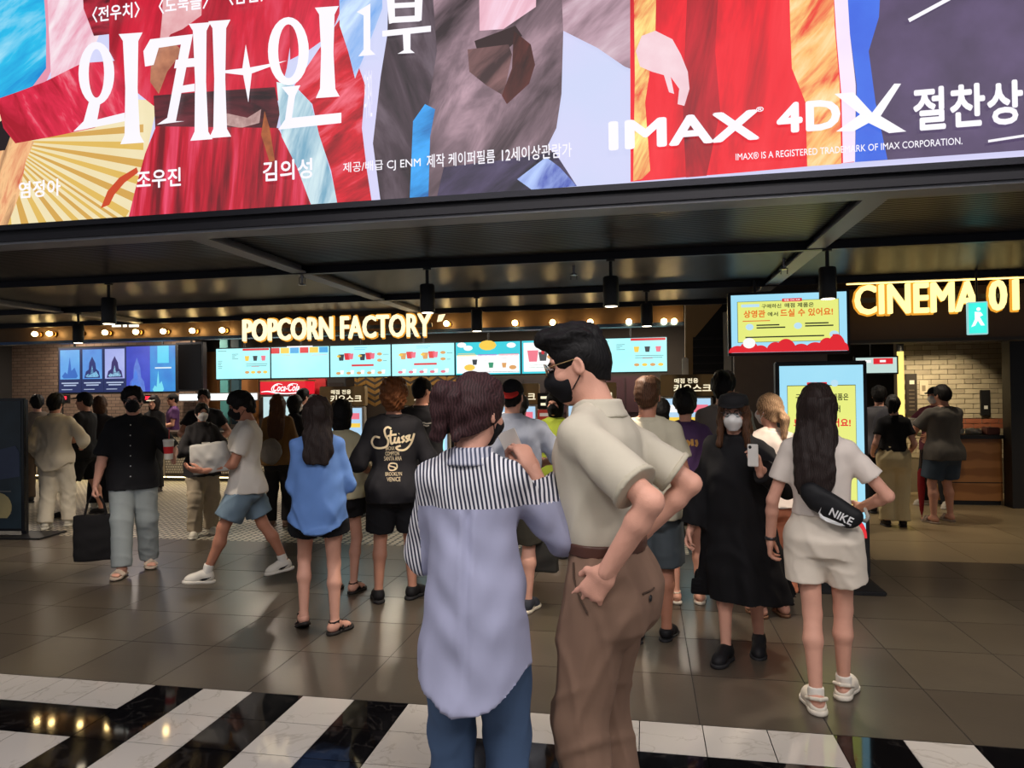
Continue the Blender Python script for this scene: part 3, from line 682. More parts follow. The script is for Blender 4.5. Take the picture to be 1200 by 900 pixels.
        if C_.p: v, q = C_.mesh(min(R['b'], .009)); link('collar', mesh_np('collar', v, q), top.get('collarmat', mt), shirt)
    # ---- hair and headwear
    if hair:
        v, q = hx(hair_mesh(hair[0], R['r'], seed=int(abs(p[0] * 100)))); hc_ = {'black': (11, 9, 10), 'dark': (30, 22, 20), 'brown': (58, 36, 22), 'blond': (136, 108, 82), 'plum': (44, 26, 28), 'rust': (96, 56, 30), 'grey': (110, 106, 102)}[hair[1]]
        link('hair', mesh_np('hair', v, q), hair_mat(hair[1], hc_), root)
    if mask:
        v, q = hx(mask_mesh(min(R['h'], .007))); mm = fab('mask_black', (22, 22, 26)) if mask == 'black' else fab('mask_white', (225, 222, 220), bump=.15)
        mo = link('face_mask', mesh_np('face_mask', v, q), mm, root)
        for s in (-1, 1):
            pts = [(s * .058, .036, -.010), (s * .070, .010, .006), (s * .078, -.012, .022), (s * .080, -.030, .006), (s * .080, -.026, -.022), (s * .070, .0, -.050), (s * .056, .030, -.078)]
            pts = [(np.array(a) * hs) @ RH.T + HC for a in pts]; MB().tube(pts, .0026 if lod else .0022, 6).build('mask_strap', mm, mo)
    if glasses:
        gm = M('glasses_' + glasses, (200, 170, 120) if glasses == 'gold' else (28, 24, 24), .3, .8 if glasses == 'gold' else 0)
        F_ = MB(); T3 = lambda a: (np.array(a) * hs) @ RH.T + HC
        for s in (-1, 1):
            F_.tube([T3((s * .033 + .024 * math.cos(t), .104 - .006 * abs(math.cos(t)), .004 + .021 * math.sin(t))) for t in np.linspace(0, 2 * math.pi, 17)], .0018, 5)
            F_.tube([T3((s * .057, .098, .008)), T3((s * .074, .06, .010)), T3((s * .079, .0, .012)), T3((s * .079, -.02, .002))], .0018, 5)
        F_.tube([T3((-.009, .106, .008)), T3((.009, .106, .008))], .0018, 5); go = F_.build('glasses', gm, root, True)
        for s in (-1, 1):
            ln_ = MB(); ring = [T3((s * .033 + .0235 * math.cos(t), .103 - .006 * abs(math.cos(t)), .004 + .0205 * math.sin(t))) for t in np.linspace(0, 2 * math.pi, 17)[:-1]]
            ln_.prism(ring, RH @ vec(0, .001, 0)); lm = M('lens', (225, 232, 236), .05, 0, .02); lm.node_tree.nodes['Principled BSDF'].inputs['Transmission Weight'].default_value = .96; lm.node_tree.nodes['Principled BSDF'].inputs['IOR'].default_value = 1.05
            ln_.build('lens', lm, go)
    if cap:
        cm = fab('cap_' + cap['name'], cap['col']); base = None
        for nme, vq in cap_parts(cap['kind'], min(R['h'], .009)):
            vq = hx(vq); bm_ = fab('brim_' + cap['name'], cap.get('brim', cap['col']))
            base = link('cap', mesh_np('cap', *vq), cm, root) if base is None else link('cap_brim', mesh_np('cap_brim', *vq), bm_, base)
    if face:
        for s in (-1, 1):
            S = SDF(); S.ell((s * .031, .0845, .002), (.0125, .008, .0042), .003); v, q = hx(S.mesh(.003)); eo = link('eye', mesh_np('eye', v, q), M('eye_white', (150, 140, 134), .4), root)
            S = SDF(); S.ell((s * .031, .0905, .002), (.0062, .0035, .0046), .002); v, q = hx(S.mesh(.0025)); link('iris', mesh_np('iris', v, q), M('iris', (22, 14, 10), .2), eo)
            S = SDF(); S.cone((s * .014, .0945, .020), (s * .046, .078, .024), .0035, .0028, .003); v, q = hx(S.mesh(.003)); link('eyebrow', mesh_np('eyebrow', v, q), M('brow', (24, 18, 16), .8), root)
    root['_'] = 0; del root['_']
    J['shirt'] = shirt if top else None; J['root'] = root; J['H'] = H; J['HC'] = HC; J['RH'] = RH; J['hs'] = hs
    J['M'] = Matrix.Translation((p[0], p[1], dz)) @ Matrix.Rotation(hd * D2R, 4, 'Z')
    return J
from mathutils.bvhtree import BVHTree
def drape(J, target, pts2, faces, mat, name, parent, back=True, off=.004):
    """lay flat lettering (x, z in person metres) onto the back (or chest) of a garment"""
    me = target.data; bv = BVHTree.FromPolygons([v.co[:] for v in me.vertices], [p.vertices[:] for p in me.polygons]); sg = -1 if back else 1; out = []; last = None
    for x, z in pts2:
        h = bv.ray_cast(Vector((x, sg * 1.0, z)), Vector((0, -sg, 0))); y = h[0].y if h[0] is not None else (last if last is not None else sg * .12)
        last = y; out.append((x, y + sg * off, z))
    m = MB().add(out, faces); o = m.build(name, mat, parent); return o
def rib2(pts, w, n=6):
    P = [np.array(p, float) for p in pts]; out = []; W_ = w if hasattr(w, '__len__') else [w] * len(P); ws = []
    for i in range(len(P) - 1):
        p0, p1, p2, p3 = P[max(i - 1, 0)], P[i], P[i + 1], P[min(i + 2, len(P) - 1)]
        for k in range(n):
            t = k / n; out.append(.5 * ((2 * p1) + (p2 - p0) * t + (2 * p0 - 5 * p1 + 4 * p2 - p3) * t * t + (-p0 + 3 * p1 - 3 * p2 + p3) * t ** 3)); ws.append(W_[i] * (1 - t) + W_[i + 1] * t)
    out.append(P[-1]); ws.append(W_[-1]); vv = []; ff = []
    for i, p in enumerate(out):
        t = out[min(i + 1, len(out) - 1)] - out[max(i - 1, 0)]; t = t / (np.linalg.norm(t) + 1e-9); nn = np.array([-t[1], t[0]])
        vv += [tuple(p - nn * ws[i] / 2), tuple(p + nn * ws[i] / 2)]
        if i: ff.append((2 * i - 2, 2 * i - 1, 2 * i + 1, 2 * i))
    return vv, ff
def drape_text(J, target, s, x0, x1, z0, z1, mat, parent, bold=0, name='print_lettering'):
    v, f = text_raw(s, bold); lo, hi = v.min(0), v.max(0)
    return drape(J, target, [(x0 + (p[0] - lo[0]) / (hi[0] - lo[0]) * (x1 - x0), z0 + (p[1] - lo[1]) / (hi[1] - lo[1]) * (z1 - z0)) for p in v], f, mat, name, parent)
def wpt(J, a):
    """person space (metres) to world"""
    return np.array((J['M'] @ Vector(a))[:])
# ------------------------------------------------------------------ the setting
BLK = M('black_paint', (20, 20, 24), .5, 0, .15, 6, .1, 60)
STEEL = M('dark_steel', (46, 46, 52), .38, .7, .12, 5, .05, 80)
FLANGE = M('grey_steel', (140, 140, 146), .45, .35, .08, 4)
def floor_mat(name, col, col2, rough, scale=2.2, bump=.04):
    return M(name, col, rough, 0, 0, scale, bump, 40, col2=col2, coord='Object')
GREY_T = [floor_mat('grey_tile_%d' % i, (86 + i * 4, 77 + i * 4, 67 + i * 3), (66 + i * 3, 58 + i * 3, 50 + i * 3), .30, 1.7 + i * .3, .03) for i in range(4)]
def marble(name, base, vein, rough):
    m = bpy.data.materials.new(name); m.use_nodes = True; N = m.node_tree.nodes; Lk = m.node_tree.links; b = N['Principled BSDF']
    tc = N.new('ShaderNodeTexCoord'); oi = N.new('ShaderNodeObjectInfo'); mp = N.new('ShaderNodeMapping'); Lk.new(tc.outputs['Object'], mp.inputs[0])
    cx = N.new('ShaderNodeCombineXYZ'); ml = N.new('ShaderNodeMath'); ml.operation = 'MULTIPLY'; ml.inputs[1].default_value = 37; Lk.new(oi.outputs['Random'], ml.inputs[0])
    for i in range(3): Lk.new(ml.outputs[0], cx.inputs[i])
    Lk.new(cx.outputs[0], mp.inputs['Location'])
    nz = N.new('ShaderNodeTexNoise'); nz.inputs['Scale'].default_value = 3.2; nz.inputs['Detail'].default_value = 6; nz.inputs['Distortion'].default_value = 1.2; Lk.new(mp.outputs[0], nz.inputs['Vector'])
    rp = N.new('ShaderNodeValToRGB'); e = rp.color_ramp.elements; e[0].position, e[1].position = .485, .515
    e[0].color = lin(base); e[1].color = lin(base); x = e.new(.50); x.color = lin(vein)
    Lk.new(nz.outputs['Fac'], rp.inputs[0]); Lk.new(rp.outputs[0], b.inputs['Base Color']); b.inputs['Roughness'].default_value = rough; return m
MW_ = marble('white_marble', (205, 198, 190), (186, 178, 168), .06); MB_ = marble('black_marble', (15, 14, 16), (46, 43, 42), .05)
TAN_T = [floor_mat('tan_tile_%d' % i, (150 + i * 5, 132 + i * 5, 102 + i * 4), (126 + i * 4, 110 + i * 4, 84 + i * 4), .33, 2, .03) for i in range(3)]
GROUT = M('grout', (58, 54, 52), .8)

def tile_mesh(name, sx, sy, h=.012, g=.002):
    return MB().box((g, g, -h), (sx - g, sy - g, 0), .0015).mesh(name)
# grey stone floor under the canopy, 0.6 m tiles
FY0, FY1, TS = 3.5, 7.1, .6
flo = box('floor', (-9.84, FY0, -.05), (6.84, FY1, -.0015), GROUT); tag(flo, kind='structure')
tm = [tile_mesh('tile', TS, TS) for _ in range(4)]
for k in range(4): tm[k].materials.append(GREY_T[k])
for i in range(-14, 11):
    for j in range(6):
        if not (-14 <= i <= 10): continue
        o = bpy.data.objects.new('tile', tm[random.randrange(4)]); o.location = (.24 + i * TS, FY0 + j * TS, 0); o.parent = flo; COL.objects.link(o)
# polished black and white marble border in the lobby
PT = .2967; lob = box('floor_marble', (-6.5, -4, -.05), (6.0, FY0, -.0015), M('marble_bed', (24, 23, 24), .1)); tag(lob, kind='structure')
mw = tile_mesh('tile', PT, PT, g=.0008); mw.materials.append(MW_); mk = tile_mesh('tile', PT, PT, g=.0008); mk.materials.append(MB_)
def is_white(cx, row):
    """cx: column index (0 starts at X=-2.717), row 0 is next to the grey floor"""
    if cx < 0: return row % 2 == 0
    if cx < 6: return cx % 2 == 1
    if cx < 12: return row % 2 == 0
    if cx < 19: return cx % 2 == 1
    return row % 2 == 0
for c in range(-9, 20):
    for r in range(9):
        o = bpy.data.objects.new('tile', mw if is_white(c, r) else mk); o.location = (-2.717 + c * PT, FY0 - (r + 1) * PT, 0); o.parent = lob; COL.objects.link(o)
# small mosaic in front of the counters
def mosaic_mat():
    m = bpy.data.materials.new('mosaic'); m.use_nodes = True; N = m.node_tree.nodes; Lk = m.node_tree.links; b = N['Principled BSDF']
    tc = N.new('ShaderNodeTexCoord'); br = N.new('ShaderNodeTexBrick'); br.offset = 0.0; br.squash = 1
    br.inputs['Color1'].default_value = lin((214, 204, 184)); br.inputs['Color2'].default_value = lin((200, 190, 168)); br.inputs['Mortar'].default_value = lin((52, 46, 42))
    br.inputs['Scale'].default_value = 1; br.inputs['Brick Width'].default_value = .085; br.inputs['Row Height'].default_value = .085; br.inputs['Mortar Size'].default_value = .016; br.inputs['Mortar Smooth'].default_value = .2
    Lk.new(tc.outputs['Object'], br.inputs[0]); Lk.new(br.outputs[0], b.inputs['Base Color']); b.inputs['Roughness'].default_value = .35
    bp = N.new('ShaderNodeBump'); bp.inputs['Strength'].default_value = .3; bp.inputs['Distance'].default_value = .002; bp.invert = True; Lk.new(br.outputs['Fac'], bp.inputs['Height']); Lk.new(bp.outputs[0], b.inputs['Normal']); return m
tag(box('floor_mosaic', (-14, FY1, -.05), (1.2, 15, 0), mosaic_mat()), kind='structure')
ftan = box('floor_tan', (1.2, FY1, -.05), (9, 15, -.0015), M('tan_grout', (88, 76, 60), .6)); tag(ftan, kind='structure')
tt = [tile_mesh('tile', .9, .9) for _ in range(3)]
for k in range(3): tt[k].materials.append(TAN_T[k])
for i in range(8):
    for j in range(6):
        o = bpy.data.objects.new('tile', tt[(i * 5 + j * 3) % 3]); o.location = (1.2 + i * .9, FY1 + j * .9, 0); o.parent = ftan; COL.objects.link(o)

# ---- canopy: beams, tracks and ribbed panels
CZ = 2.5
RIB = MW('ribbed_panel', (20, 20, 26), (48, 48, 56), 9, (0, 0, 90), 0, .0, .34, 'SIN', 0, .5, 1.0)
can = empty('ceiling', (0, 0, 0), 0, None, None, None, 'structure')
XB = [-9.5, -5.96, -2.45, 1.08, 4.6, 7.2]; YB = [3.5, 4.72, 6.28, 7.45]
for a in range(5):
    for b in range(3):
        box('ceiling_panel', (XB[a] + .05, YB[b] + .03, CZ + .045), (XB[a + 1] - .05, YB[b + 1] - .03, CZ + .075), RIB, can)
box('ceiling_slab', (-9.6, 3.42, CZ + .12), (7.3, 7.6, CZ + .2), BLK, can)
for x in XB: MB().box((x - .055, 3.5, CZ), (x + .055, 7.5, CZ + .012)).box((x - .012, 3.5, CZ + .012), (x + .012, 7.5, CZ + .12)).build('beam', FLANGE, can)
for y in YB[1:]: MB().box((-9.5, y - .022, CZ - .006), (7.2, y + .022, CZ + .010)).box((-9.5, y - .008, CZ + .01), (7.2, y + .008, CZ + .12)).build('cross_beam', STEEL, can)
MB().box((-9.5, 3.38, CZ - .004), (7.2, 3.52, CZ + .010)).build('front_flange', FLANGE, can)
MB().box((-9.5, 3.36, CZ + .010), (7.2, 3.44, 2.62)).build('front_fascia', M('fascia_dark', (34, 33, 38), .4, .4), can)
# ceilings, back and side walls behind the canopy
DK = M('dark_plaster', (34, 32, 34), .8, 0, .15, 3)
tag(box('ceiling_back', (-14, 7.6, 3.0), (1.0, 15.2, 3.1), DK), kind='structure')
tag(box('ceiling_cinema', (1.0, 7.3, 2.72), (9.2, 15.2, 2.8), M('cinema_ceiling', (44, 40, 38), .8)), kind='structure')
WBK = M('back_wall', (58, 52, 48), .8, 0, .2, 2, .2, 20)
tag(box('wall_back', (-14, 14.2, 0), (1.3, 14.4, 3.1), WBK), kind='structure')
def brick_mat(name, c1, c2, mo, w=.21, hgt=.07, ms=.006, rough=.75):
    m = bpy.data.materials.new(name); m.use_nodes = True; N = m.node_tree.nodes; Lk = m.node_tree.links; b = N['Principled BSDF']
    tc = N.new('ShaderNodeTexCoord'); mp = N.new('ShaderNodeMapping'); mp.inputs['Rotation'].default_value = (90 * D2R, 0, 0); br = N.new('ShaderNodeTexBrick')
    br.inputs['Color1'].default_value = lin(c1); br.inputs['Color2'].default_value = lin(c2); br.inputs['Mortar'].default_value = lin(mo)
    br.inputs['Scale'].default_value = 1; br.inputs['Brick Width'].default_value = w; br.inputs['Row Height'].default_value = hgt; br.inputs['Mortar Size'].default_value = ms
    Lk.new(tc.outputs['Object'], mp.inputs[0]); Lk.new(mp.outputs[0], br.inputs[0]); Lk.new(br.outputs[0], b.inputs['Base Color']); b.inputs['Roughness'].default_value = rough
    bp = N.new('ShaderNodeBump'); bp.inputs['Strength'].default_value = .6; bp.inputs['Distance'].default_value = .006; bp.invert = True; Lk.new(br.outputs['Fac'], bp.inputs['Height']); Lk.new(bp.outputs[0], b.inputs['Normal']); return m
tag(box('wall_left', (-14, 13.4, 0), (-9.4, 13.6, 3.0), brick_mat('left_brick', (128, 108, 96), (112, 92, 82), (66, 56, 52))), kind='structure')
tag(box('wall_side', (-14.2, 3.5, 0), (-14, 15, 3.1), DK), kind='structure')
# lobby shell round the photographer
LBC = M('lobby_ceiling', (60, 58, 58), .8)
lc = tag(box('ceiling_lobby', (-9.6, -6, 5.2), (7.3, 3.4, 5.3), LBC), kind='structure')
for L in LOBBY:
    e_ = empty('pendant_lamp', (L[0], L[1], 0), 0, 'square white lobby ceiling lamp on a rod above the marble floor', 'lamp', 'lobby ceiling lamps')
    MB().box((-.48, -.48, L[2]), (.48, .48, L[2] + .06), .01).build('lamp_housing', BLK, e_); MB().tube([(0, 0, L[2] + .05), (0, 0, 5.21)], .015).build('rod', BLK, e_)

# ------------------------------------------------------------------ the giant LED screen with the film advert
LY = 3.35; LEDS = 1.0
led = empty('led_screen', (0, 0, 0), 0, 'giant bright film advert LED screen above the dark canopy', 'screen')
box('screen_body', (-6.5, LY + .004, 2.58), (4.5, LY + .16, 5.1), BLK, led)
box('screen_frame', (-6.52, LY - .02, 2.565), (4.52, LY + .17, 2.595), STEEL, led)
_li = [0]
def art(pts, mat, name='screen_image'):
    _li[0] += 1; return poly_px(name, pts, LY - .0004 * _li[0], mat, led, .0003)
def EM(name, c, c2=None, scale=3., k=1.0): return M('led_' + name, c, .6, 0, .06, scale, emit=LEDS * k, col2=c2)
def EW(name, c1, c2, scale, rot=(0, 0, 0), dist=3, c3=None, pos=None, k=1.0, detail=3): return MF('led_' + name, c1, c2, c3 or tuple(min(255, int(x * 1.15 + 12)) for x in c2), scale * 1.7, rot, 4.5, LEDS * k, .5, (.34, .52, .74 if c3 else .68))
# backdrop fills the whole screen
MB().box((-6.48, LY, 2.6), (4.48, LY + .003, 5.08)).build('screen_image', EM('back', (226, 212, 250), (196, 214, 244), 1.4), led)
art([(-420, -160), (60, -160), (70, 60), (30, 150), (0, 270), (-420, 290)], EM('pinkleft', (236, 176, 196), (226, 120, 150), 4))
art([(48, -160), (140, -160), (128, 10), (105, 70), (60, 95)], EW('pinkveil', (228, 130, 160), (246, 214, 226), 3, (0, 30, 20)))
art([(-200, -160), (40, -160), (54, 30), (54, 80), (30, 112), (0, 118), (-200, 140)], EW('bluecloth', (6, 120, 205), (40, 190, 236), 3.2, (0, 60, 0), 5, (190, 240, 255)))
art([(-120, 140), (0, 116), (60, 110), (185, 118), (176, 160), (158, 256), (0, 268), (-120, 276)], EM('fanbase', (244, 234, 196), (236, 214, 160), 5))
for i in range(17):      # radiating fan ribs
    a0 = (-14 + i * 7.2) * D2R; a1 = a0 + 3.3 * D2R; r0, r1 = 26, 150 + 30 * math.sin(i * .19 + .3)
    r1 = min(r1, 168); q = [(5 + r * math.cos(a), 165 + r * math.sin(a)) for r, a in ((r0, a0), (r1, a0), (r1, a1), (r0, a1))]
    q = [(min(u, 168), min(v, 267 - .068 * u - 1.5)) for u, v in q]
    art(q, EM('fanrib%d' % (i % 2), ((226, 186, 92), (214, 166, 80))[i % 2]), 'fan_rib')
art([(-60, 150), (8, 150), (40, 166), (30, 190), (22, 230), (8, 266), (-60, 272)], EW('ember', (196, 24, 28), (250, 196, 140), 6, (0, 20, 0), 6, (90, 16, 10)))
art([(-30, 160), (4, 140), (12, 160), (6, 176), (-30, 180)], EM('blackglove', (26, 10, 16)))
art([(118, 244), (126, 224), (140, 208), (160, 196), (162, 202), (146, 214), (134, 228), (128, 240)], EM('fanmark', (206, 70, 30)))
art([(-20, 122), (20, 108), (52, 96), (96, 74), (150, 70), (150, 132), (110, 150), (62, 160), (18, 168), (4, 150), (0, 134)], EW('sleeve', (168, 8, 36), (226, 36, 72), 5, (0, -35, 0), 4, (255, 170, 186)))
art([(125, -160), (345, -160), (345, 20), (336, 80), (326, 118), (180, 124), (150, 100), (128, 60)], EW('robe', (150, 4, 30), (214, 18, 52), 3, (0, 15, 0), 3, (240, 90, 120)))
art([(86, -160), (132, -160), (128, 40), (110, 42), (98, 10)], EW('braid', (60, 6, 18), (170, 30, 50), 8, (0, 80, 0), 4))
art([(196, -160), (240, -160), (236, 18), (214, 34), (200, 40), (186, 60), (190, 20)], EM('lace', (250, 214, 214), (210, 120, 130), 14))
art([(178, 52), (198, 44), (214, 60), (196, 84), (186, 110), (176, 96)], EM('goldpad', (222, 150, 110), (120, 60, 50), 16))
art([(180, 112), (262, 106), (322, 102), (328, 132), (322, 160), (182, 152)], EW('belt', (30, 8, 16), (96, 30, 40), 6, (0, 90, 0), 3))
art([(262, 132), (290, 138), (306, 128), (304, 144), (282, 150), (262, 146)], EM('beltlace', (226, 190, 184), (120, 70, 70), 30))
art([(183, 148), (326, 150), (346, 190), (366, 244), (255, 251), (150, 258), (158, 224), (170, 180)], MF('led_skirt', (110, 2, 20), (200, 12, 44), (244, 80, 116), 16, (0, 6, 0), 14, LEDS, .2, (.34, .52, .72)))
art([(310, 130), (316, 150), (322, 188), (316, 190), (306, 158)], EM('ribbon', (60, 22, 20), (220, 120, 60), 20))
art([(324, 96), (344, 100), (364, 120), (378, 168), (398, 242), (366, 244), (348, 196), (330, 160)], EW('scarf', (120, 170, 196), (196, 222, 232), 5, (0, 20, 0), 3))
art([(345, 100), (372, 60), (400, 20), (414, 60), (428, 100), (424, 150), (430, 200), (436, 239), (396, 242), (388, 200), (374, 158), (366, 122)], EW('sleeveb', (140, 2, 18), (216, 16, 40), 6, (0, 60, 0), 5, (250, 120, 140)))
art([(336, -160), (404, -160), (400, 10), (388, 40), (360, 60), (340, 70)], EW('robeside', (150, 6, 30), (214, 30, 60), 4, (0, 20, 0), 3))
art([(396, -160), (446, -160), (448, 10), (432, 52), (416, 92), (408, 60), (398, 30)], EW('skyblue', (120, 170, 236), (190, 214, 250), 3, (0, 40, 0), 4))
art([(458, -160), (500, -160), (520, 0), (512, 120), (500, 160), (506, 232), (446, 236), (437, 168), (446, 90), (454, 40)], EW('coatleft', (20, 12, 18), (70, 54, 64), 3.5, (0, -20, 0), 4, (120, 104, 116)))
art([(496, -160), (660, -160), (660, 40), (658, 110), (652, 150), (642, 170), (672, 218), (600, 224), (502, 232), (498, 150), (512, 60)], EW('coat', (44, 30, 36), (128, 104, 114), 2.6, (0, 40, 15), 5, (214, 176, 190)))
art([(560, -160), (632, -160), (628, 8), (590, 34), (562, 36)], EW('shirtpink', (214, 150, 170), (240, 190, 206), 3, (0, 30, 0), 4))
art([(556, 48), (604, 30), (612, 42), (592, 60), (560, 62)], EM('darkfold', (44, 22, 24)))
art([(548, 58), (596, 52), (600, 64), (590, 112), (570, 100), (550, 84)], EW('trouser', (60, 38, 40), (120, 84, 84), 5, (0, 50, 0), 4))
art([(602, 36), (622, 52), (627, 76), (620, 98), (594, 122), (588, 112), (600, 80)], EW('lining', (46, 14, 12), (96, 40, 34), 4, (0, 20, 0), 4))
art([(484, 142), (498, 122), (510, 128), (504, 160), (502, 232), (480, 234), (482, 190)], EW('bluelight', (8, 60, 140), (40, 140, 214), 5, (0, 60, 0), 4))
art([(520, 196), (600, 186), (650, 178), (676, 218), (600, 224), (512, 231)], EW('legs', (28, 24, 40), (70, 60, 90), 4, (0, 50, 0), 4))
art([(606, 210), (640, 184), (656, 196), (676, 218), (624, 223)], EW('legblue', (40, 60, 170), (150, 170, 230), 6, (0, 40, 0), 6))
art([(652, -160), (756, -160), (752, 6), (786, 40), (770, 56), (758, 88), (732, 78), (700, 56), (660, 36)], EW('arm', (96, 72, 82), (190, 156, 170), 3, (0, 60, 0), 5, (236, 214, 224)))
art([(738, -160), (990, -160), (992, 20), (998, 60), (1000, 110), (1001, 190), (870, 202), (739, 213)], EW('redpanel', (170, 0, 18), (240, 6, 34), 2.2, (0, 8, 0), 5, (255, 60, 70)))
art([(812, -160), (850, -160), (838, 60), (844, 130), (828, 206), (804, 208), (800, 120)], EW('redshade', (104, 0, 18), (176, 4, 26), 4, (0, 10, 0), 5))
art([(741, -160), (772, -160), (768, 40), (756, 120), (762, 200), (752, 210), (742, 212), (744, 90)], EW('goldedge', (230, 60, 40), (250, 206, 120), 10, (0, 30, 0), 9))
art([(922, -160), (972, -160), (978, 30), (984, 100), (986, 192), (946, 195), (944, 120), (928, 80), (926, 30)], EW('goldpanel', (236, 60, 40), (250, 190, 110), 9, (0, 40, 0), 10, (255, 236, 180)))
art([(968, -160), (990, -160), (999, 50), (1003, 110), (1003, 189), (988, 191), (986, 110), (980, 40)], EM('glow', (255, 240, 250), (240, 220, 250), 5))
art([(986, -160), (1500, -160), (1500, 150), (1200, 176), (1002, 190), (1003, 100), (996, 40)], EM('purple', (104, 84, 128), (44, 32, 54), 5))
art([(984, -160), (1040, -160), (1030, 20), (1018, 60), (1026, 120), (1040, 187), (1002, 190), (1004, 100), (996, 40)], EM('blueedge', (70, 130, 246), (40, 80, 214), 5))
# a pale open hand shape at the end of the coat sleeve
art([(752, 42), (768, 36), (788, 46), (798, 64), (806, 84), (808, 104), (802, 124), (794, 122), (796, 104), (786, 90), (790, 110), (784, 108), (778, 88), (764, 84), (750, 78), (745, 60)], EM('palehand', (252, 226, 232), (236, 190, 200), 12))
# title lettering
WT = EM('white', (255, 252, 255), (246, 242, 255)); TT = []
def ring_px(cu, cv, ru, rv, t, tv=None, n=28, mat=WT):
    _li[0] += 1; Y = LY - .0004 * _li[0]; m = MB(); vv = []; ff = []; tv = tv or t * .7
    for i in range(n):
        a = 2 * math.pi * i / n
        vv.append(PY(cu + ru * math.cos(a), cv + rv * math.sin(a), Y)); vv.append(PY(cu + (ru - t) * math.cos(a), cv + (rv - tv) * math.sin(a), Y))
    for i in range(n): j = (i + 1) % n; ff.append((2 * i, 2 * j, 2 * j + 1, 2 * i + 1))
    return m.add(vv, ff).build('title_letter', mat, led)
def stem(u0, v0, u1, v1, w, sf=5):
    """vertical stroke with flared serifs"""
    art([(u0 - w - sf, v0 + 1), (u0 + w + sf, v0 - 1), (u0 + w, v0 + 9), ((u0 + u1) / 2 + w * .8, (v0 + v1) / 2), (u1 + w, v1 - 10), (u1 + w + sf, v1 - 1), (u1 - w - sf, v1 + 1), (u1 - w, v1 - 10), ((u0 + u1) / 2 - w * .8, (v0 + v1) / 2), (u0 - w, v0 + 9)], WT, 'title_letter')
ring_px(113, 86, 21, 37, 12); art([(104, 120), (118, 118), (114, 140), (146, 132), (146, 142), (86, 154), (98, 142)], WT, 'title_letter'); stem(153, 39, 155, 168, 9)
art([(168, 60), (176, 46), (226, 40), (224, 50), (206, 142), (216, 142), (184, 146), (196, 138), (212, 52), (186, 56), (180, 76), (170, 78)], WT, 'title_letter')
art([(206, 70), (228, 68), (228, 78), (204, 80)], WT, 'title_letter'); art([(204, 102), (228, 98), (228, 107), (202, 110)], WT, 'title_letter')
stem(234, 27, 236, 164, 8); stem(257, 24, 258, 161, 8)
art([(250, 84), (284, 80), (288, 52), (293, 79), (336, 71), (295, 86), (291, 120), (285, 88)], WT, 'title_letter')
ring_px(338, 60, 24, 40, 12); stem(383, 8, 384, 114, 9)
art([(330, 102), (352, 100), (346, 112), (342, 138), (400, 132), (400, 144), (326, 152), (334, 140), (338, 112)], WT, 'title_letter')
art([(418, 14), (434, 4), (434, 58), (440, 64), (420, 66), (426, 58), (426, 18)], WT, 'title_letter')
for q in ([(452, -14), (462, -15), (463, 26), (456, 28)], [(486, -17), (496, -18), (494, 24), (486, 25)], [(456, 4), (494, 2), (494, 8), (456, 10)], [(456, 20), (492, 18), (492, 25), (456, 27)], [(448, 36), (505, 30), (505, 37), (448, 43)], [(472, 38), (481, 37), (481, 58), (486, 62), (466, 63), (473, 59)]): art(q, WT, 'title_letter')
def ltext(s, u0, v0, u1, v1, bold=.012, mat=WT):
    _li[0] += 1; text_px('screen_lettering', s, u0, v0, u1, v1, LY - .0004 * _li[0], mat, led, bold=bold)
ltext('〈전우치〉 〈도둑들〉 〈암살〉', 108, -5, 312, 14, .02); ltext('염정아', 22, 211, 71, 231, .02); ltext('조우진', 160, 198, 212, 220, .02); ltext('김의성', 308, 187, 366, 211, .02)
ltext('제공/배급 CJ ENM', 402, 187, 493, 201, .006); ltext('제작 케이퍼필름', 500, 178, 580, 194, .01); ltext('12세이상관람가', 588, 170, 670, 187, .01)
ltext('IMAX', 713, 135, 890, 170, .035); ltext('®', 886, 125, 895, 131, .02); ltext('4D', 910, 118, 985, 154, .035)
art([(978, 110), (1000, 108), (1022, 132), (1048, 98), (1056, 98), (1032, 136), (1062, 154), (1042, 156), (1018, 144), (1000, 154), (980, 154), (1008, 134)], WT, 'screen_lettering')
ltext('절찬상영중', 1070, 94, 1290, 146, .03); ltext('IMAX® IS A REGISTERED TRADEMARK OF IMAX CORPORATION.', 862, 170, 1128, 178.5, .006)
art([(1064, 22), (1112, -4), (1114, 0), (1066, 26)], WT, 'screen_lettering'); art([(1158, 164), (1210, 156), (1210, 159), (1158, 167)], WT, 'screen_lettering')
ltext('외계인', 427, 83, 436, 138, .0)
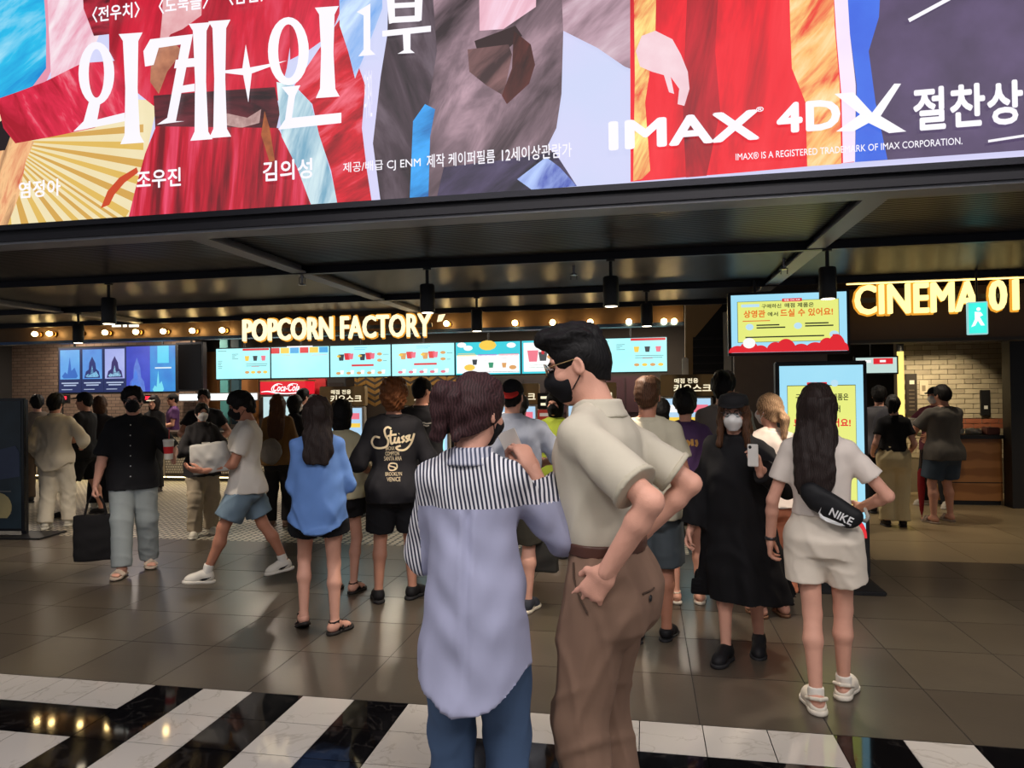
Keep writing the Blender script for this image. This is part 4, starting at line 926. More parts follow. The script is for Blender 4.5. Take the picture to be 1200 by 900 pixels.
# ------------------------------------------------------------------ illuminated signs
WARM = M('sign_warm', (255, 234, 186), .5, 0, .02, 3, emit=1.4); WARMY = M('sign_yellow', (255, 224, 140), .5, 0, .02, 3, emit=1.8); HALO = M('sign_halo', (236, 160, 50), .5, 0, .02, 3, emit=1.0)
LETTER_SIDE = M('letter_side', (150, 110, 50), .4, .6)
def channel_sign(label, word, u0, v0, u1, v1, Y, face, gap):
    """raised letters, each one a part, on a thin mounting rail"""
    sg = empty('illuminated_sign', (0, 0, 0), 0, label, 'sign')
    a, b = PY(u0, (v0 + v1) / 2, Y), PY(u1, (v0 + v1) / 2, Y); t, bt = PY((u0 + u1) / 2, v0, Y), PY((u0 + u1) / 2, v1, Y)
    v, f = text_raw(word, .014, 0); lo, hi = v.min(0), v.max(0)
    # letter advance widths measured from the growing word
    x = 0.0; ex = [0.0]
    for i in range(1, len(word) + 1):
        w = word[:i].rstrip(); vv, _ = text_raw(w, .014, 0); ex.append(vv.max(0)[0] - lo[0])
    for i, ch in enumerate(word):
        if ch == ' ': continue
        vv, ff = text_raw(ch, .014, .5); l2, h2 = vv.min(0), vv.max(0)
        x1 = a[0] + ex[i + 1] / (hi[0] - lo[0]) * (b[0] - a[0]); x0 = x1 - (h2[0] - l2[0]) / (hi[0] - lo[0]) * (b[0] - a[0])
        o = text_fit('letter', ch, x0, x1, bt[2], t[2], Y, face, sg, bold=.014, depth=.045); o.data.name = 'letter'
        r_ = .016 * (t[2] - bt[2]) / .25; text_fit('letter_halo', ch, x0 - r_, x1 + r_, bt[2] - r_, t[2] + r_, Y + .03, HALO, o, bold=.02, depth=.01)  # amber glow round the letter, shaped as a larger glowing copy behind it
    box('rail', (a[0], Y + .03, (bt[2] + t[2]) / 2 - .02), (b[0], Y + .06, (bt[2] + t[2]) / 2 + .02), BLK, sg)
    MB().tube([(a[0] + .3, Y + .045, t[2] - .05), (a[0] + .3, Y + .045, CZ + .05)], .008).tube([(b[0] - .3, Y + .045, t[2] - .05), (b[0] - .3, Y + .045, CZ + .05)], .008).build('hanger', BLK, sg)
    return sg
sp = channel_sign('warm white illuminated POPCORN FACTORY letters over the snack counter', 'POPCORN FACTORY', 285, 371, 505, 397, 7.22, WARM, 0)
poly_px('apostrophe', [(514, 369), (521, 368), (517, 376), (512, 377)], 7.22, WARM, sp, .03)
sc_ = channel_sign('yellow illuminated CINEMA 01 letters over the cinema entrance', 'CINEMA 01', 1002, 331, 1193, 366, 6.6, WARMY, 0)

# bronze fascia with the row of bare bulbs behind the POPCORN sign
BRZ = M('bronze_panel', (110, 84, 58), .45, .35, .25, 3, .1, 30)
tag(box('trim_1', (-9.6, 7.62, 2.33), (.42, 7.72, 2.58), BRZ), kind='structure')
tag(box('trim_2', (-9.6, 7.58, 2.30), (.42, 7.74, 2.335), M('fascia_edge_reflection', (70, 90, 120), .25, .8)), kind='structure')  # blue reflection under the fascia, put into this strip's colour
BULB = M('bulb_glow', (255, 214, 140), .4, 0, .02, 3, emit=30)
bm_b = MB().lathe([(.004, -.085), (.022, -.075), (.031, -.055), (.028, -.032), (.014, -.012), (.012, 0)], n=12, axis='y').mesh('bulb', True); bm_b.materials.append(BULB)
bm_s = MB().lathe([(.016, -.012), (.018, .01), (.018, .02), (.032, .022), (.034, .05)], n=12, axis='y').mesh('socket', True); bm_s.materials.append(M('brass', (150, 112, 60), .35, .9))
bpx = [43, 60, 93, 125, 161, 193, 227, 262, 524, 560, 604, 648, 692, 737, 778, 790]
ORD = 'first second third fourth fifth sixth seventh eighth ninth tenth eleventh twelfth thirteenth fourteenth fifteenth sixteenth'.split()
for i, u in enumerate(bpx):
    v = 393.5 - .0205 * u if u < 300 else 380.5 - .010 * (u - 524); p = PY(u, v - 1, 7.55)
    e = empty('wall_bulb', (p[0], 7.57, p[2]), 0, ORD[i % 8] + ' small glowing bare bulb ' + ('from the left end, left of the popcorn sign' if u < 300 else 'right of the popcorn sign, counted from it'), 'lamp', 'bare bulbs on the bronze fascia')
    link('socket', bm_s, None, e); link('bulb', bm_b, None, e)
# small lit lettering on the fascia
e = empty('fascia_sign', (0, 0, 0), 0, 'tiny white lit sign line on the fascia above the film screens', 'sign')
for u0, u1 in ((131, 141), (144, 148), (151, 162)): poly_px('lit_word', [(u0, 380.5), (u1, 380.3), (u1, 383), (u0, 383.2)], 7.61, M('fascia_text', (255, 250, 235), emit=1.6), e, .01)

# ------------------------------------------------------------------ black can spotlights on the tracks
CAN = MB().lathe([(.001, .0), (.050, 0), (.052, .004), (.052, .19), (.046, .2), (.001, .2)], n=20).mesh('can', True); CAN.materials.append(BLK)
STM = MB().lathe([(.012, .2), (.012, .30), (.030, .302), (.030, .318)], n=12).mesh('stem', True); STM.materials.append(BLK)
LNS = MB().lathe([(.001, -.0015), (.040, -.0015), (.041, .001), (.001, .001)], n=20).mesh('lamp_lens', True); LNS.materials.append(M('can_lens', (255, 236, 205), .4, 0, .02, 3, emit=7))
def can_light(x, y, z, label, power, col=(1, .86, .70), tilt=(0, 0), sc=1.0, sp_=True):
    e = empty('spotlight', (x, y, z), 0, label, 'spotlight', 'black can spotlights'); e.scale = (sc,) * 3
    link('can', CAN, None, e); link('stem', STM, None, e); link('lamp_lens', LNS, None, e)
    if sp_:
        o = spot_light('spot', (x, y, z - .02), power, col, 95, .7, (tilt[0], tilt[1], 0)); 
    return e
ZC = CZ - .318
for x, y, lb, pw in [(-1.49, 4.72, 'black can spotlight hanging nearest the end of the popcorn sign', 84), (-.21, 4.72, 'black can spotlight above the head of the man in the polo shirt', 84), (.03, 6.28, 'small black can spotlight over the right end of the menu boards', 95), (-1.51, 6.28, 'small black can spotlight just right of the popcorn sign', 95),
                     (1.15, 4.72, 'large black can spotlight left of the CINEMA letters', 84), (-5.75, 6.28, 'black can spotlight over the blue film screens', 150), (-4.05, 4.72, 'black can spotlight at the left edge of the picture', 90), (3.4, 4.72, 'black can spotlight over the grey floor before the cinema entrance', 84)]:
    can_light(x, y, ZC, lb, pw, tilt=((22 if y > 6 else 0) * D2R, 0))
can_light(2.47, 8.73, 2.72 - .318, 'can spotlight under the C of CINEMA', 30)
# sprinkler heads and a smoke detector under the canopy
for x, y, lb in [(-2.47, 4.78, 'small ring sprinkler head on the canopy beam left'), (1.0, 5.3, 'small sprinkler head under the ribbed panel near the CINEMA letters'), (-.5, 5.15, 'small sprinkler head between two can spotlights')]:
    MB().lathe([(.008, -.075), (.03, -.072), (.03, -.068), (.008, -.06), (.010, -.03), (.012, .0), (.030, .002), (.03, .012)], (x, y, CZ + (.0 if x < -2 else .045)), 14).tube([(x - .022, y, CZ - .06), (x - .022, y, CZ - .02), (x, y, CZ - .005), (x + .022, y, CZ - .02), (x + .022, y, CZ - .06)], .004, 5).build('sprinkler', M('chrome', (150, 150, 155), .25, .9), None, True)
    tag(bpy.context.scene.objects[[o.name for o in COL.objects if o.name.startswith('sprinkler')][-1]], lb, 'sprinkler')

# ------------------------------------------------------------------ film screens on the left and the menu boards
MY = 11.6
def scr(name, c, k=1.0, c2=None, scale=4): return M('scr_' + name, c, .4, 0, .05, scale, emit=k, col2=c2)
def rect(u0, v0, u1, v1, sk=0): return [(u0, v0), (u1, v0), (u1 + sk, v1), (u0 + sk, v1)]
def wrect(name, x0, x1, z0, z1, Y, mat, parent, d=.004): return box(name, (x0, Y - d, z0), (x1, Y, z1), mat, parent)
def film_screen(x0, x1, label, panels):
    e = empty('wall_screen', (0, 0, 0), 0, label, 'screen'); z0, z1 = 1.71, 2.56
    box('casing', (x0 - .03, MY, z0 - .03), (x1 + .03, MY + .08, z1 + .03), BLK, e, .006)
    for i, pn in enumerate(panels):
        a, b = x0 + (x1 - x0) * pn[0], x0 + (x1 - x0) * pn[1]
        im = wrect('screen_panel', a, b, z0, z1, MY, pn[2], e)
        for s in pn[3]:
            nm, fx0, fx1, fz0, fz1, mt, shp = s; X0, X1, Z0, Z1 = a + (b - a) * fx0, a + (b - a) * fx1, z0 + (z1 - z0) * fz0, z0 + (z1 - z0) * fz1
            if shp == 'r': wrect(nm, X0, X1, Z0, Z1, MY - .004, mt, im, .003)
            else: MB().prism([(X0 + (X1 - X0) * p[0], MY - .008, Z0 + (Z1 - Z0) * p[1]) for p in shp], (0, .003, 0)).build(nm, mt, im)
    MB().tube([(x0 + .3, MY + .05, z1), (x0 + .3, MY + .05, 3.02)], .02).tube([(x1 - .3, MY + .05, z1), (x1 - .3, MY + .05, 3.02)], .02).build('hanger', BLK, e); return e
navy = scr('navy', (28, 44, 96), .9); line = scr('caption', (190, 205, 235), .9)
HUMP = [(0, 0), (1, 0), (.92, .3), (.75, .42), (.7, .7), (.5, 1), (.32, .72), (.28, .4), (.1, .3)]
PEAK = [(0, .1), (.2, .3), (.35, .2), (.5, 1), (.6, .35), (.8, .5), (1, .1), (.9, 0), (.1, 0)]
def poster(bg, fg, shp, hl=None, hs=PEAK):
    L = [('poster', .06, .94, .30, .96, bg, 'r'), ('poster_shape', .14, .86, .32, .80, fg, shp)]
    if hl: L.append(('poster_shape', .2, .8, .34, .6, hl, hs))
    return L + [('caption', .12 + .1 * i, .88 - .1 * i, .20 - .05 * i, .225 - .05 * i, line, 'r') for i in range(2)] + [('caption', .12, .6, .06, .075, line, 'r')]
film_screen(-11.05, -8.55, 'blue glowing film screen showing three film posters and a wide blue still',
    [(0, .195, navy, poster(scr('p1', (120, 200, 250), .95, (70, 130, 225), 3), scr('p1b', (50, 110, 200), .9), PEAK)),
     (.198, .39, navy, poster(scr('p2', (110, 180, 245), .95, (60, 110, 210), 4), scr('p2b', (34, 50, 120), .9), HUMP, scr('p2c', (150, 215, 250), .95))),
     (.393, .585, navy, poster(scr('p3', (190, 200, 250), .95, (150, 160, 230), 4), scr('p3b', (52, 44, 110), .9), HUMP, scr('p3c', (170, 225, 255), .95))),
     (.588, .79, scr('w1', (70, 90, 220), .95, (36, 50, 170), 3), [('still_shape', .1, .8, .0, .75, scr('w1b', (40, 70, 190), .9, (120, 160, 245), 8), HUMP), ('still_shape', .2, .6, .12, .5, scr('w1c', (90, 140, 235), .9), HUMP)]),
     (.79, 1.0, scr('w2', (60, 170, 235), .95, (40, 100, 205), 4), [('still_shape', .1, .55, .0, .45, scr('w2b', (120, 225, 245), .95), PEAK), ('still_shape', .3, .75, .62, 1.0, scr('w2c', (90, 215, 250), .95), 'r'), ('caption', .2, .85, .50, .53, scr('w2d', (225, 245, 255), .95), 'r')])])
e = empty('wall_screen', (0, 0, 0), 0, 'switched-off black wall screen beside the blue film screen', 'screen')
box('casing', (-8.52, MY, 1.70), (-7.98, MY + .09, 2.60), BLK, e, .006); box('screen_panel', (-8.49, MY - .004, 1.74), (-8.01, MY, 2.57), M('off_glass', (14, 12, 12), .12), e); MB().box((-8.53, MY - .01, 2.58), (-7.97, MY + .1, 2.61)).box((-7.99, MY - .01, 1.69), (-7.97, MY + .1, 2.6)).build('screen_frame', STEEL, e); MB().tube([(-8.25, MY + .05, 2.58), (-8.25, MY + .05, 3.02)], .02).build('hanger', BLK, e)

CY1 = scr('cyan', (190, 250, 250), 1.15, (150, 240, 245), 1.5); CY2 = scr('turq', (70, 215, 225), 1.1, (40, 190, 210), 2); RED = scr('red', (225, 50, 60), 1.0); YEL = scr('yel', (245, 205, 80), 1.05); WHT = scr('wht', (250, 250, 250), 1.1)
DKT = scr('dkt', (70, 80, 90), .6); BLU = scr('blu', (70, 170, 230), 1.0); PNK = scr('pnk', (240, 120, 140), 1.0); TANP = scr('tan', (225, 165, 100), 1.0); GRN = scr('grn', (60, 160, 120), .9); PUR = scr('pur', (150, 110, 200), 1.0)
def cup(m, x, z, s): return m.prism([(x - .35 * s, MY - .012, z), (x + .35 * s, MY - .012, z), (x + .5 * s, MY - .012, z + s), (x - .5 * s, MY - .012, z + s)], (0, .003, 0))
def burger(m, x, z, s): return m.prism([(x + s * .8 * math.cos(a), MY - .012, z + s * .45 * (1 + math.sin(a))) for a in np.linspace(0, 6.2, 12)], (0, .003, 0))
MZ0, MZ1 = 1.92, 2.47
mx = [-7.72, -6.62, -5.48, -4.33, -3.18, -2.03, -.80, .38]
mlab = ['cyan menu board at the left end with a price table and red header', 'pale cyan menu board with a row of coloured squares along its top', 'cyan menu board with popcorn sets and a red ribbon, left of two alike', 'cyan menu board with two combo sets left of the cloud banner board', 'turquoise menu board with white clouds and a yellow banner', 'turquoise menu board with large hot dog and drink pictures', 'pale cyan menu board at the right end with a red header']
for i in range(7):
    x0, x1 = mx[i] + .008, mx[i + 1] - .008; w = x1 - x0
    e = empty('menu_board', (0, 0, 0), 0, mlab[i], 'menu board', 'menu boards over the snack counter'); e['group'] = 'menu boards over the snack counter'
    box('casing', (x0, MY, MZ0 - .02), (x1, MY + .07, MZ1 + .02), BLK, e, .005)
    im = wrect('screen_panel', x0 + .006, x1 - .006, MZ0, MZ1, MY, CY2 if i in (4, 5) else CY1, e)
    MB().tube([(x0 + w / 2, MY + .05, MZ1), (x0 + w / 2, MY + .05, 3.02)], .018).build('hanger', BLK, e)
    P_ = {k: MB() for k in ('red', 'yel', 'wht', 'dkt', 'blu', 'pnk', 'tan', 'grn', 'pur')}
    def R_(k, a, b, c, d): P_[k].box((x0 + w * a, MY - .010, MZ0 + (MZ1 - MZ0) * c), (x0 + w * b, MY - .0045, MZ0 + (MZ1 - MZ0) * d))
    def lines(k, a, b, c, n, st=.07, wv=.1):
        for j in range(n): R_(k, a, b - wv * ((j * 7) % 3) / 3, c - st * j - .012, c - st * j)
    X = lambda a: x0 + w * a; Z = lambda c: MZ0 + (MZ1 - MZ0) * c
    if i in (0, 6):
        R_('red', .5, .98, .92, .99); lines('dkt', .04, .2, .93, 1); lines('dkt', .30, .42, .82, 4, .05); lines('dkt', .04, .12, .6, 5, .06, .03)
        for j in range(3): cup(P_[('yel', 'dkt', 'pnk')[j]], X(.58 + .15 * j), Z(.58), .09)
        for j in range(4): burger(P_[('tan', 'yel')[j % 2]], X(.58 + .11 * j), Z(.16), .055)
        lines('dkt', .56, .95, .48, 2, .06, .05); lines('red', .66, .8, .4, 1)
    elif i == 1:
        for j in range(6): R_(('red', 'yel', 'blu', 'red', 'yel', 'blu')[j], .005 + .166 * j, .15 + .166 * j, .80, .985)
        R_('wht', .28, .72, .985, 1.03); lines('tan', .18, .34, .73, 1); lines('pnk', .7, .96, .73, 1)
    elif i in (2, 3):
        for cx in (.25, .60):
            cup(P_['dkt' if i == 2 else 'tan'], X(cx - .06), Z(.52), .11); cup(P_['red'], X(cx + .04), Z(.54), .12); cup(P_['pnk'], X(cx + .1), Z(.56), .10); burger(P_['yel'], X(cx - .1), Z(.62), .05)
        burger(P_['tan'], X(.82), Z(.66), .06); burger(P_['tan'], X(.82), Z(.46), .06); R_('red', .36, .72, .33, .39); lines('blu', .4, .62, .93, 2, .06)
        for j in range(5): burger(P_['tan' if i == 2 else 'pnk'], X(.14 + .17 * j), Z(.07), .055); cup(P_['wht'], X(.2 + .17 * j), Z(.08), .07)
        lines('dkt', .88, .97, .7, 2, .2)
    elif i == 4:
        for cx, cz in ((.1, .84), (.86, .8), (.2, .74)): burger(P_['wht'], X(cx), Z(cz), .10)
        burger(P_['yel'], X(.5), Z(.74), .19); R_('wht', .02, .98, .04, .60); lines('yel', .04, .3, .66, 1); R_('yel', .03, .32, .56, .62); R_('pur', .35, .64, .56, .62); R_('pnk', .67, .97, .56, .62)
        for j in range(3): lines('dkt', .06 + .32 * j, .24 + .32 * j, .5, 2, .07)
        burger(P_['yel'], X(.22), Z(.12), .12); cup(P_['dkt'], X(.3), Z(.3), .09); cup(P_['grn'], X(.55), Z(.2), .09); cup(P_['tan'], X(.75), Z(.2), .08); burger(P_['tan'], X(.88), Z(.14), .08); lines('dkt', .36, .98, .08, 1)
    else:
        R_('wht', .03, .97, .06, .94); lines('red', .30, .55, .86, 1, .07, 0); lines('grn', .5, .72, .9, 2, .06, .05)
        for cx in (.16, .60): cup(P_['pnk'], X(cx), Z(.36), .19); 
        cup(P_['dkt'], X(.30), Z(.38), .15); cup(P_['red'], X(.30), Z(.58), .06); burger(P_['tan'], X(.42), Z(.42), .10); burger(P_['tan'], X(.72), Z(.48), .12); burger(P_['red'], X(.86), Z(.30), .13)
        for j in range(2): lines('grn', .1 + .45 * j, .4 + .45 * j, .26, 2, .07)
    for k, m in P_.items():
        if m.v: m.build('menu_print', dict(red=RED, yel=YEL, wht=WHT, dkt=DKT, blu=BLU, pnk=PNK, tan=TANP, grn=GRN, pur=PUR)[k], im)

# ------------------------------------------------------------------ snack counter and what stands behind it
CTY = 11.85; WOODT = M('counter_top', (70, 58, 48), .35, 0, .2, 8); CREAM = M('cream_front', (190, 176, 150), .6, 0, .08, 6)
GRIDM = brick_mat('white_grid', (196, 186, 162), (180, 170, 148), (92, 82, 70), .05, .05, .006, .4)
LEDW = M('warm_strip', (255, 226, 160), .4, 0, .02, 3, emit=7)
lab = ['cream snack counter unit below the switched-off screen', 'white grid tiled snack counter unit behind the woman with two cups', 'white grid tiled snack counter unit behind the man in the white T-shirt', 'tiled snack counter unit behind the woman in the blue shirt', 'tiled snack counter unit behind the kiosks', 'tiled snack counter unit at the far right end']
xs = [-13.2, -9.0, -7.1, -5.2, -3.3, -1.4, .5]
lab0 = 'pale ticket counter unit under the blue film screen'
for i in range(6):
    e = empty('counter_unit', ((xs[i] + xs[i + 1]) / 2, CTY + .3, 0), 0, ([lab0] + lab[1:])[i], 'counter', 'counter units'); hw = (xs[i + 1] - xs[i]) / 2
    box('counter_body', (-hw + .004, -.26, .09), (hw - .004, .26, .90), CREAM if i == 0 else M('counter_grey', (96, 86, 76), .6), e)
    box('front_panel', (-hw + .03, -.285, .16), (hw - .03, -.26, .86), CREAM if i == 0 else GRIDM, e)
    box('plinth', (-hw + .004, -.20, 0), (hw - .004, .2, .09), BLK, e); box('light_strip', (-hw + .02, -.235, .068), (hw - .02, -.215, .088), LEDW, e)
wt = tag(box('worktop', (-13.2, CTY - .02, .905), (.5, CTY + .62, .945), WOODT, None, .006), 'long dark worktop running along the snack counter', 'worktop')
# back counter wall things
BY = 14.19
ORG = M('copper_panel', (176, 120, 72), .4, .5, .2, 2); TEAL = M('teal_post', (90, 160, 165), .4, .2); STL = M('stainless', (150, 140, 130), .35, .7, .1, 4)
def thing_box(name, lo, hi, mat, label, cat, bev=.008): return tag(box(name, lo, hi, mat, None, bev), label, cat)
for u0, u1, lb in ((205, 258, 'left'), (281, 303, 'right')):
    a, b = PY(u0, 450, BY), PY(u1, 450, BY); tag(box('wall_panel', (a[0], BY - .06, .93), (b[0], BY, 2.6), ORG), 'warm lit copper back wall panel %s of the teal post' % lb, 'panel')
for u, lb in ((264, 'teal post left of the red drinks sign'), (277, 'dark teal post close to the red drinks sign')):
    p = PY(u, 450, 13.6); e = empty('counter_post', (p[0], 13.6, 0), 0, lb + ' on the back counter', 'post'); MB().box((-.09, -.05, .93), (.09, .05, 3.0)).build('shaft', TEAL if u == 264 else M('teal_dark', (40, 70, 84), .4), e); MB().box((-.11, -.07, .93), (.11, .07, 1.0)).build('foot', STL, e)
a, b = PY(210, 466, 13.2), PY(300, 466, 13.2)
e = empty('light_box', (0, 0, 0), 0, 'long white glowing light bar behind the counter staff', 'light'); box('diffuser', (a[0], 13.2, a[2] - .06), (b[0], 13.24, a[2] + .07), M('bar_white', (240, 248, 255), emit=1.6), e); box('light_housing', (a[0] - .02, 13.24, a[2] - .08), (b[0] + .02, 13.32, a[2] + .09), STL, e)
MB().tube([(a[0] + .2, 13.3, a[2]), (a[0] + .2, 13.4, a[2])], .02).tube([(b[0] - .2, 13.3, b[2]), (b[0] - .2, 14.19, b[2])], .02).build('bracket', STL, e)
e = empty('back_counter', (0, 0, 0), 0, 'long steel back counter carrying the drinks and popcorn machines', 'counter'); box('counter_body', (-7.95, 12.98, .05), (-.2, 14.1, .90), STL, e); box('counter_slab', (-7.95, 12.95, .90), (-.15, 14.12, .93), STEEL, e); box('plinth', (-7.85, 13.02, 0), (-.25, 14.1, .05), BLK, e)
# drinks machine with red header sign
DX0, DX1 = PY(305, 455, 13.0)[0], PY(358, 455, 13.0)[0]; zt, zb = PY(330, 447, 13.0)[2], PY(330, 462, 13.0)[2]
e = empty('drinks_machine', (0, 0, 0), 0, 'drinks machine with glowing red white-script cola header', 'machine')
REDL = M('cola_red', (214, 16, 40), .4, 0, .12, 3, emit=1.15)
box('machine_body', (DX0 + .03, 13.04, .93), (DX1 - .03, 13.5, zb), STL, e, .01); hd_ = box('header_sign', (DX0, 12.99, zb), (DX1, 13.4, zt), REDL, e, .008)
box('header_frame', (DX0 - .015, 13.0, zt), (DX1 + .015, 13.42, zt + .03), M('gold_trim', (170, 140, 90), .4, .5), e)
wf = box('lit_front', (DX0 + .05, 13.025, zb - .62), (DX1 - .28, 13.04, zb - .05), M('machine_lit', (205, 236, 238), emit=.9), e)
cw = M('cola_white', (255, 245, 245), emit=1.3); DYT = 12.985
text_px('logo_lettering', 'Coca-Cola', 320, 450, 351, 458.5, DYT, cw, hd_, bold=.022, shear=.45)
stroke('logo_stroke', [(331, 450.8), (326, 449.8), (321.5, 451.5), (318.5, 455), (319, 458), (322, 459)], DYT, [.5, .9, 1.1, 1.1, .9, .4], cw, hd_)
stroke('logo_stroke', [(348, 450), (343, 449.6), (338.5, 451), (336.5, 454)], DYT, [.5, .9, 1.0, .4], cw, hd_)
stroke('logo_wave', [(306, 459.5), (314, 458.8), (324, 460.5), (336, 461.2), (348, 460.2), (356, 459.2)], DYT, [.6, 1.4, 1.6, 1.2, 1.4, .6], cw, hd_)
# red cabinet, dark shelf, chevron brass splashback, popcorn machines
a, b = PY(361, 455, 13.55), PY(382, 455, 13.55); thing_box('cabinet', (a[0], 13.55, .93), (b[0], 13.9, 2.0), M('cab_red', (150, 26, 34), .5), 'dark red tall cabinet right of the drinks machine', 'cabinet')
a, b = PY(382, 455, 13.3), PY(404, 455, 13.3); e = empty('popcorn_machine', (0, 0, 0), 0, 'dark popcorn machine with a glass front and glowing red strip', 'machine')
box('machine_body', (a[0], 13.35, .93), (b[0], 13.8, 1.95), BLK, e, .01); box('glass_front', (a[0] + .05, 13.335, 1.35), (b[0] - .05, 13.35, 1.85), M('machine_glass', (40, 34, 30), .1), e); box('red_strip', (a[0] + .02, 13.33, 1.24), (b[0] - .02, 13.35, 1.29), M('strip_red', (255, 60, 80), emit=1.6), e)
BRS = M('chevron_brass', (196, 150, 84), .3, .85, .25, 6); ch = empty('splashback', (0, 0, 0), 0, 'brass chevron tiled splashback behind the snack counter', 'splashback')
a, b = PY(398, 455, BY), PY(545, 455, BY); box('backing', (a[0], BY - .02, .93), (b[0], BY + .005, 2.05), M('chev_back', (40, 30, 22), .5), ch)
nx = int((b[0] - a[0]) / .20)
for i in range(nx):
    for j in range(5):
        x = a[0] + .02 + i * .20; z = 1.34 + j * .13; up = 1 if i % 2 == 0 else -1
        m = MB().prism([(x, BY - .03, z + (0 if up > 0 else .1)), (x + .19, BY - .03, z + (.1 if up > 0 else 0)), (x + .19, BY - .03, z + (.1 if up > 0 else 0) + .075), (x, BY - .03, z + (0 if up > 0 else .1) + .075)], (0, .012, 0)); m.build('tile', BRS, ch)
# shelf pieces and boards on the back wall right of the splashback
for u0, u1, z0, z1, c, lb in ((560, 640, 1.2, 1.9, (36, 32, 34), 'dark equipment cabinet behind the row of kiosks'), (660, 770, 1.2, 1.9, (52, 34, 40), 'maroon back counter cabinet behind the right kiosks')):
    a, b = PY(u0, 460, 13.4), PY(u1, 460, 13.4); e = empty('back_cabinet', (0, 0, 0), 0, lb, 'cabinet'); box('cabinet_body', (a[0], 13.4, .93), (b[0], 13.8, z1), M('cabm%d' % u0, c, .5), e, .01)
    n = 3
    for k in range(n): box('cabinet_door', (a[0] + (b[0] - a[0]) * k / n + .02, 13.38, z0), (a[0] + (b[0] - a[0]) * (k + 1) / n - .02, 13.4, z1 - .04), M('cabd%d' % u0, tuple(int(x * 1.2) for x in c), .4), e)
box('led_text', (0, 0, 0), (.1, .1, .1), BLK); bpy.data.objects.remove(bpy.data.objects['led_text'])
for u, lb in ((72, 'small red lit queue number sign under the first film poster'), (174, 'small red lit queue number sign under the blue still')):
    p = PY(u, 467, 12.3); e = empty('number_sign', (p[0], 12.3, 0), 0, lb, 'sign'); box('sign_case', (-.16, 0, p[2] - .10), (.16, .06, p[2] + .07), BLK, e, .005); box('red_display', (-.12, -.008, p[2] - .02), (.12, 0, p[2] + .045), M('red_led', (255, 40, 60), emit=1.8), e)
    MB().tube([(0, .03, .945), (0, .03, p[2] - .05)], .015).build('pole', BLK, e)
p = PY(120, 478, 13.38); e = empty('wall_mark', (p[0], 13.395, p[2]), 0, 'dark ring and bar mark painted on the brick wall under the screens', 'wall mark'); MB().lathe([(.08, -.012), (.11, -.012), (.11, .0), (.08, .0), (.08, -.012)], (0, 0, -.06), 20, 'y').build('ring', M('wall_ink', (40, 34, 32), .7), e); box('bar', (-.12, -.012, .08), (.12, 0, .11), M('wall_ink', (40, 34, 32)), e)
# cups, a tray and a register on the worktop
def register(x, lb):
    e = empty('cash_register', (x, CTY + .3, .945), 0, lb, 'register'); MB().box((-.16, -.14, 0), (.16, .14, .09), .01).build('base', BLK, e); m = MB(); m.prism([(-.15, -.02, .12), (.15, -.02, .12), (.15, .08, .36), (-.15, .08, .36)], (0, .03, 0)); m.build('display', M('reg_screen', (60, 80, 96), .2), e); MB().tube([(0, .04, .08), (0, .05, .2)], .02).build('neck', BLK, e)
register(-8.15, 'black cash register on the worktop beside the cap-wearing clerk'); register(-5.9, 'black cash register behind the man in the white T-shirt')

# ------------------------------------------------------------------ self-order kiosks in a row
KY = 8.75; KBR = MW('kiosk_bronze', (120, 96, 62), (196, 164, 112), .55, (0, 0, 0), 0, 1, .4, 'SIN', 1, .4)
ksc = scr('kiosk', (196, 226, 250), .95, (170, 214, 246), 2); ktx = M('kiosk_text', (255, 236, 200), emit=1.1)
klab = ['order kiosk with a pale blue screen left of the curly-haired man', 'order kiosk with a pale blue screen behind the man with a necklace', 'order kiosk with bronze header beside the red price banner', 'order kiosk with bronze header hidden behind the polo shirt man', 'order kiosk with bronze header and bright screen before the woman in black']
for i, u in enumerate((403, 501, 603, 692, 805)):
    p = PY(u, 460, KY); zt = 1.72 if i < 4 else 1.80; e = empty('order_kiosk', (p[0], KY, 0), 0, klab[i], 'kiosk', 'self-order kiosks')
    box('base_plate', (-.30, -.18, 0), (.30, .22, .03), BLK, e, .005); box('pedestal', (-.20, -.06, .03), (.20, .14, .75), M('kiosk_body', (52, 50, 52), .5), e, .01)
    cs = box('screen_casing', (-.30, -.05, .72), (.30, .05, zt - .27), M('kiosk_case', (214, 206, 196), .4), e, .012)
    s_ = box('touch_screen', (-.27, -.056, .76), (.27, -.05, zt - .29), ksc, e)
    for (a0, a1, c0, c1, mt) in ((-.25, .25, .62, .70, YEL), (-.24, -.02, .78, .9, WHT), (.03, .24, .78, .9, PNK), (-.24, .24, .08, .5, CY1)):
        zz = (zt - .29) - .76; box('screen_print', (a0, -.059, .76 + zz * c0), (a1, -.056, .76 + zz * c1), mt, s_)
    hdr = box('header_panel', (-.32, -.07, zt - .26), (.32, .05, zt), KBR, e, .01)
    for ln, (x0, x1, z0, z1) in (('매점 전용', (-.15, .13, zt - .105, zt - .045)), ('키오스크', (-.16, .28, zt - .215, zt - .115))): text_fit('lettering', ln, x0, x1, z0, z1, -.072, ktx, hdr, bold=.02)
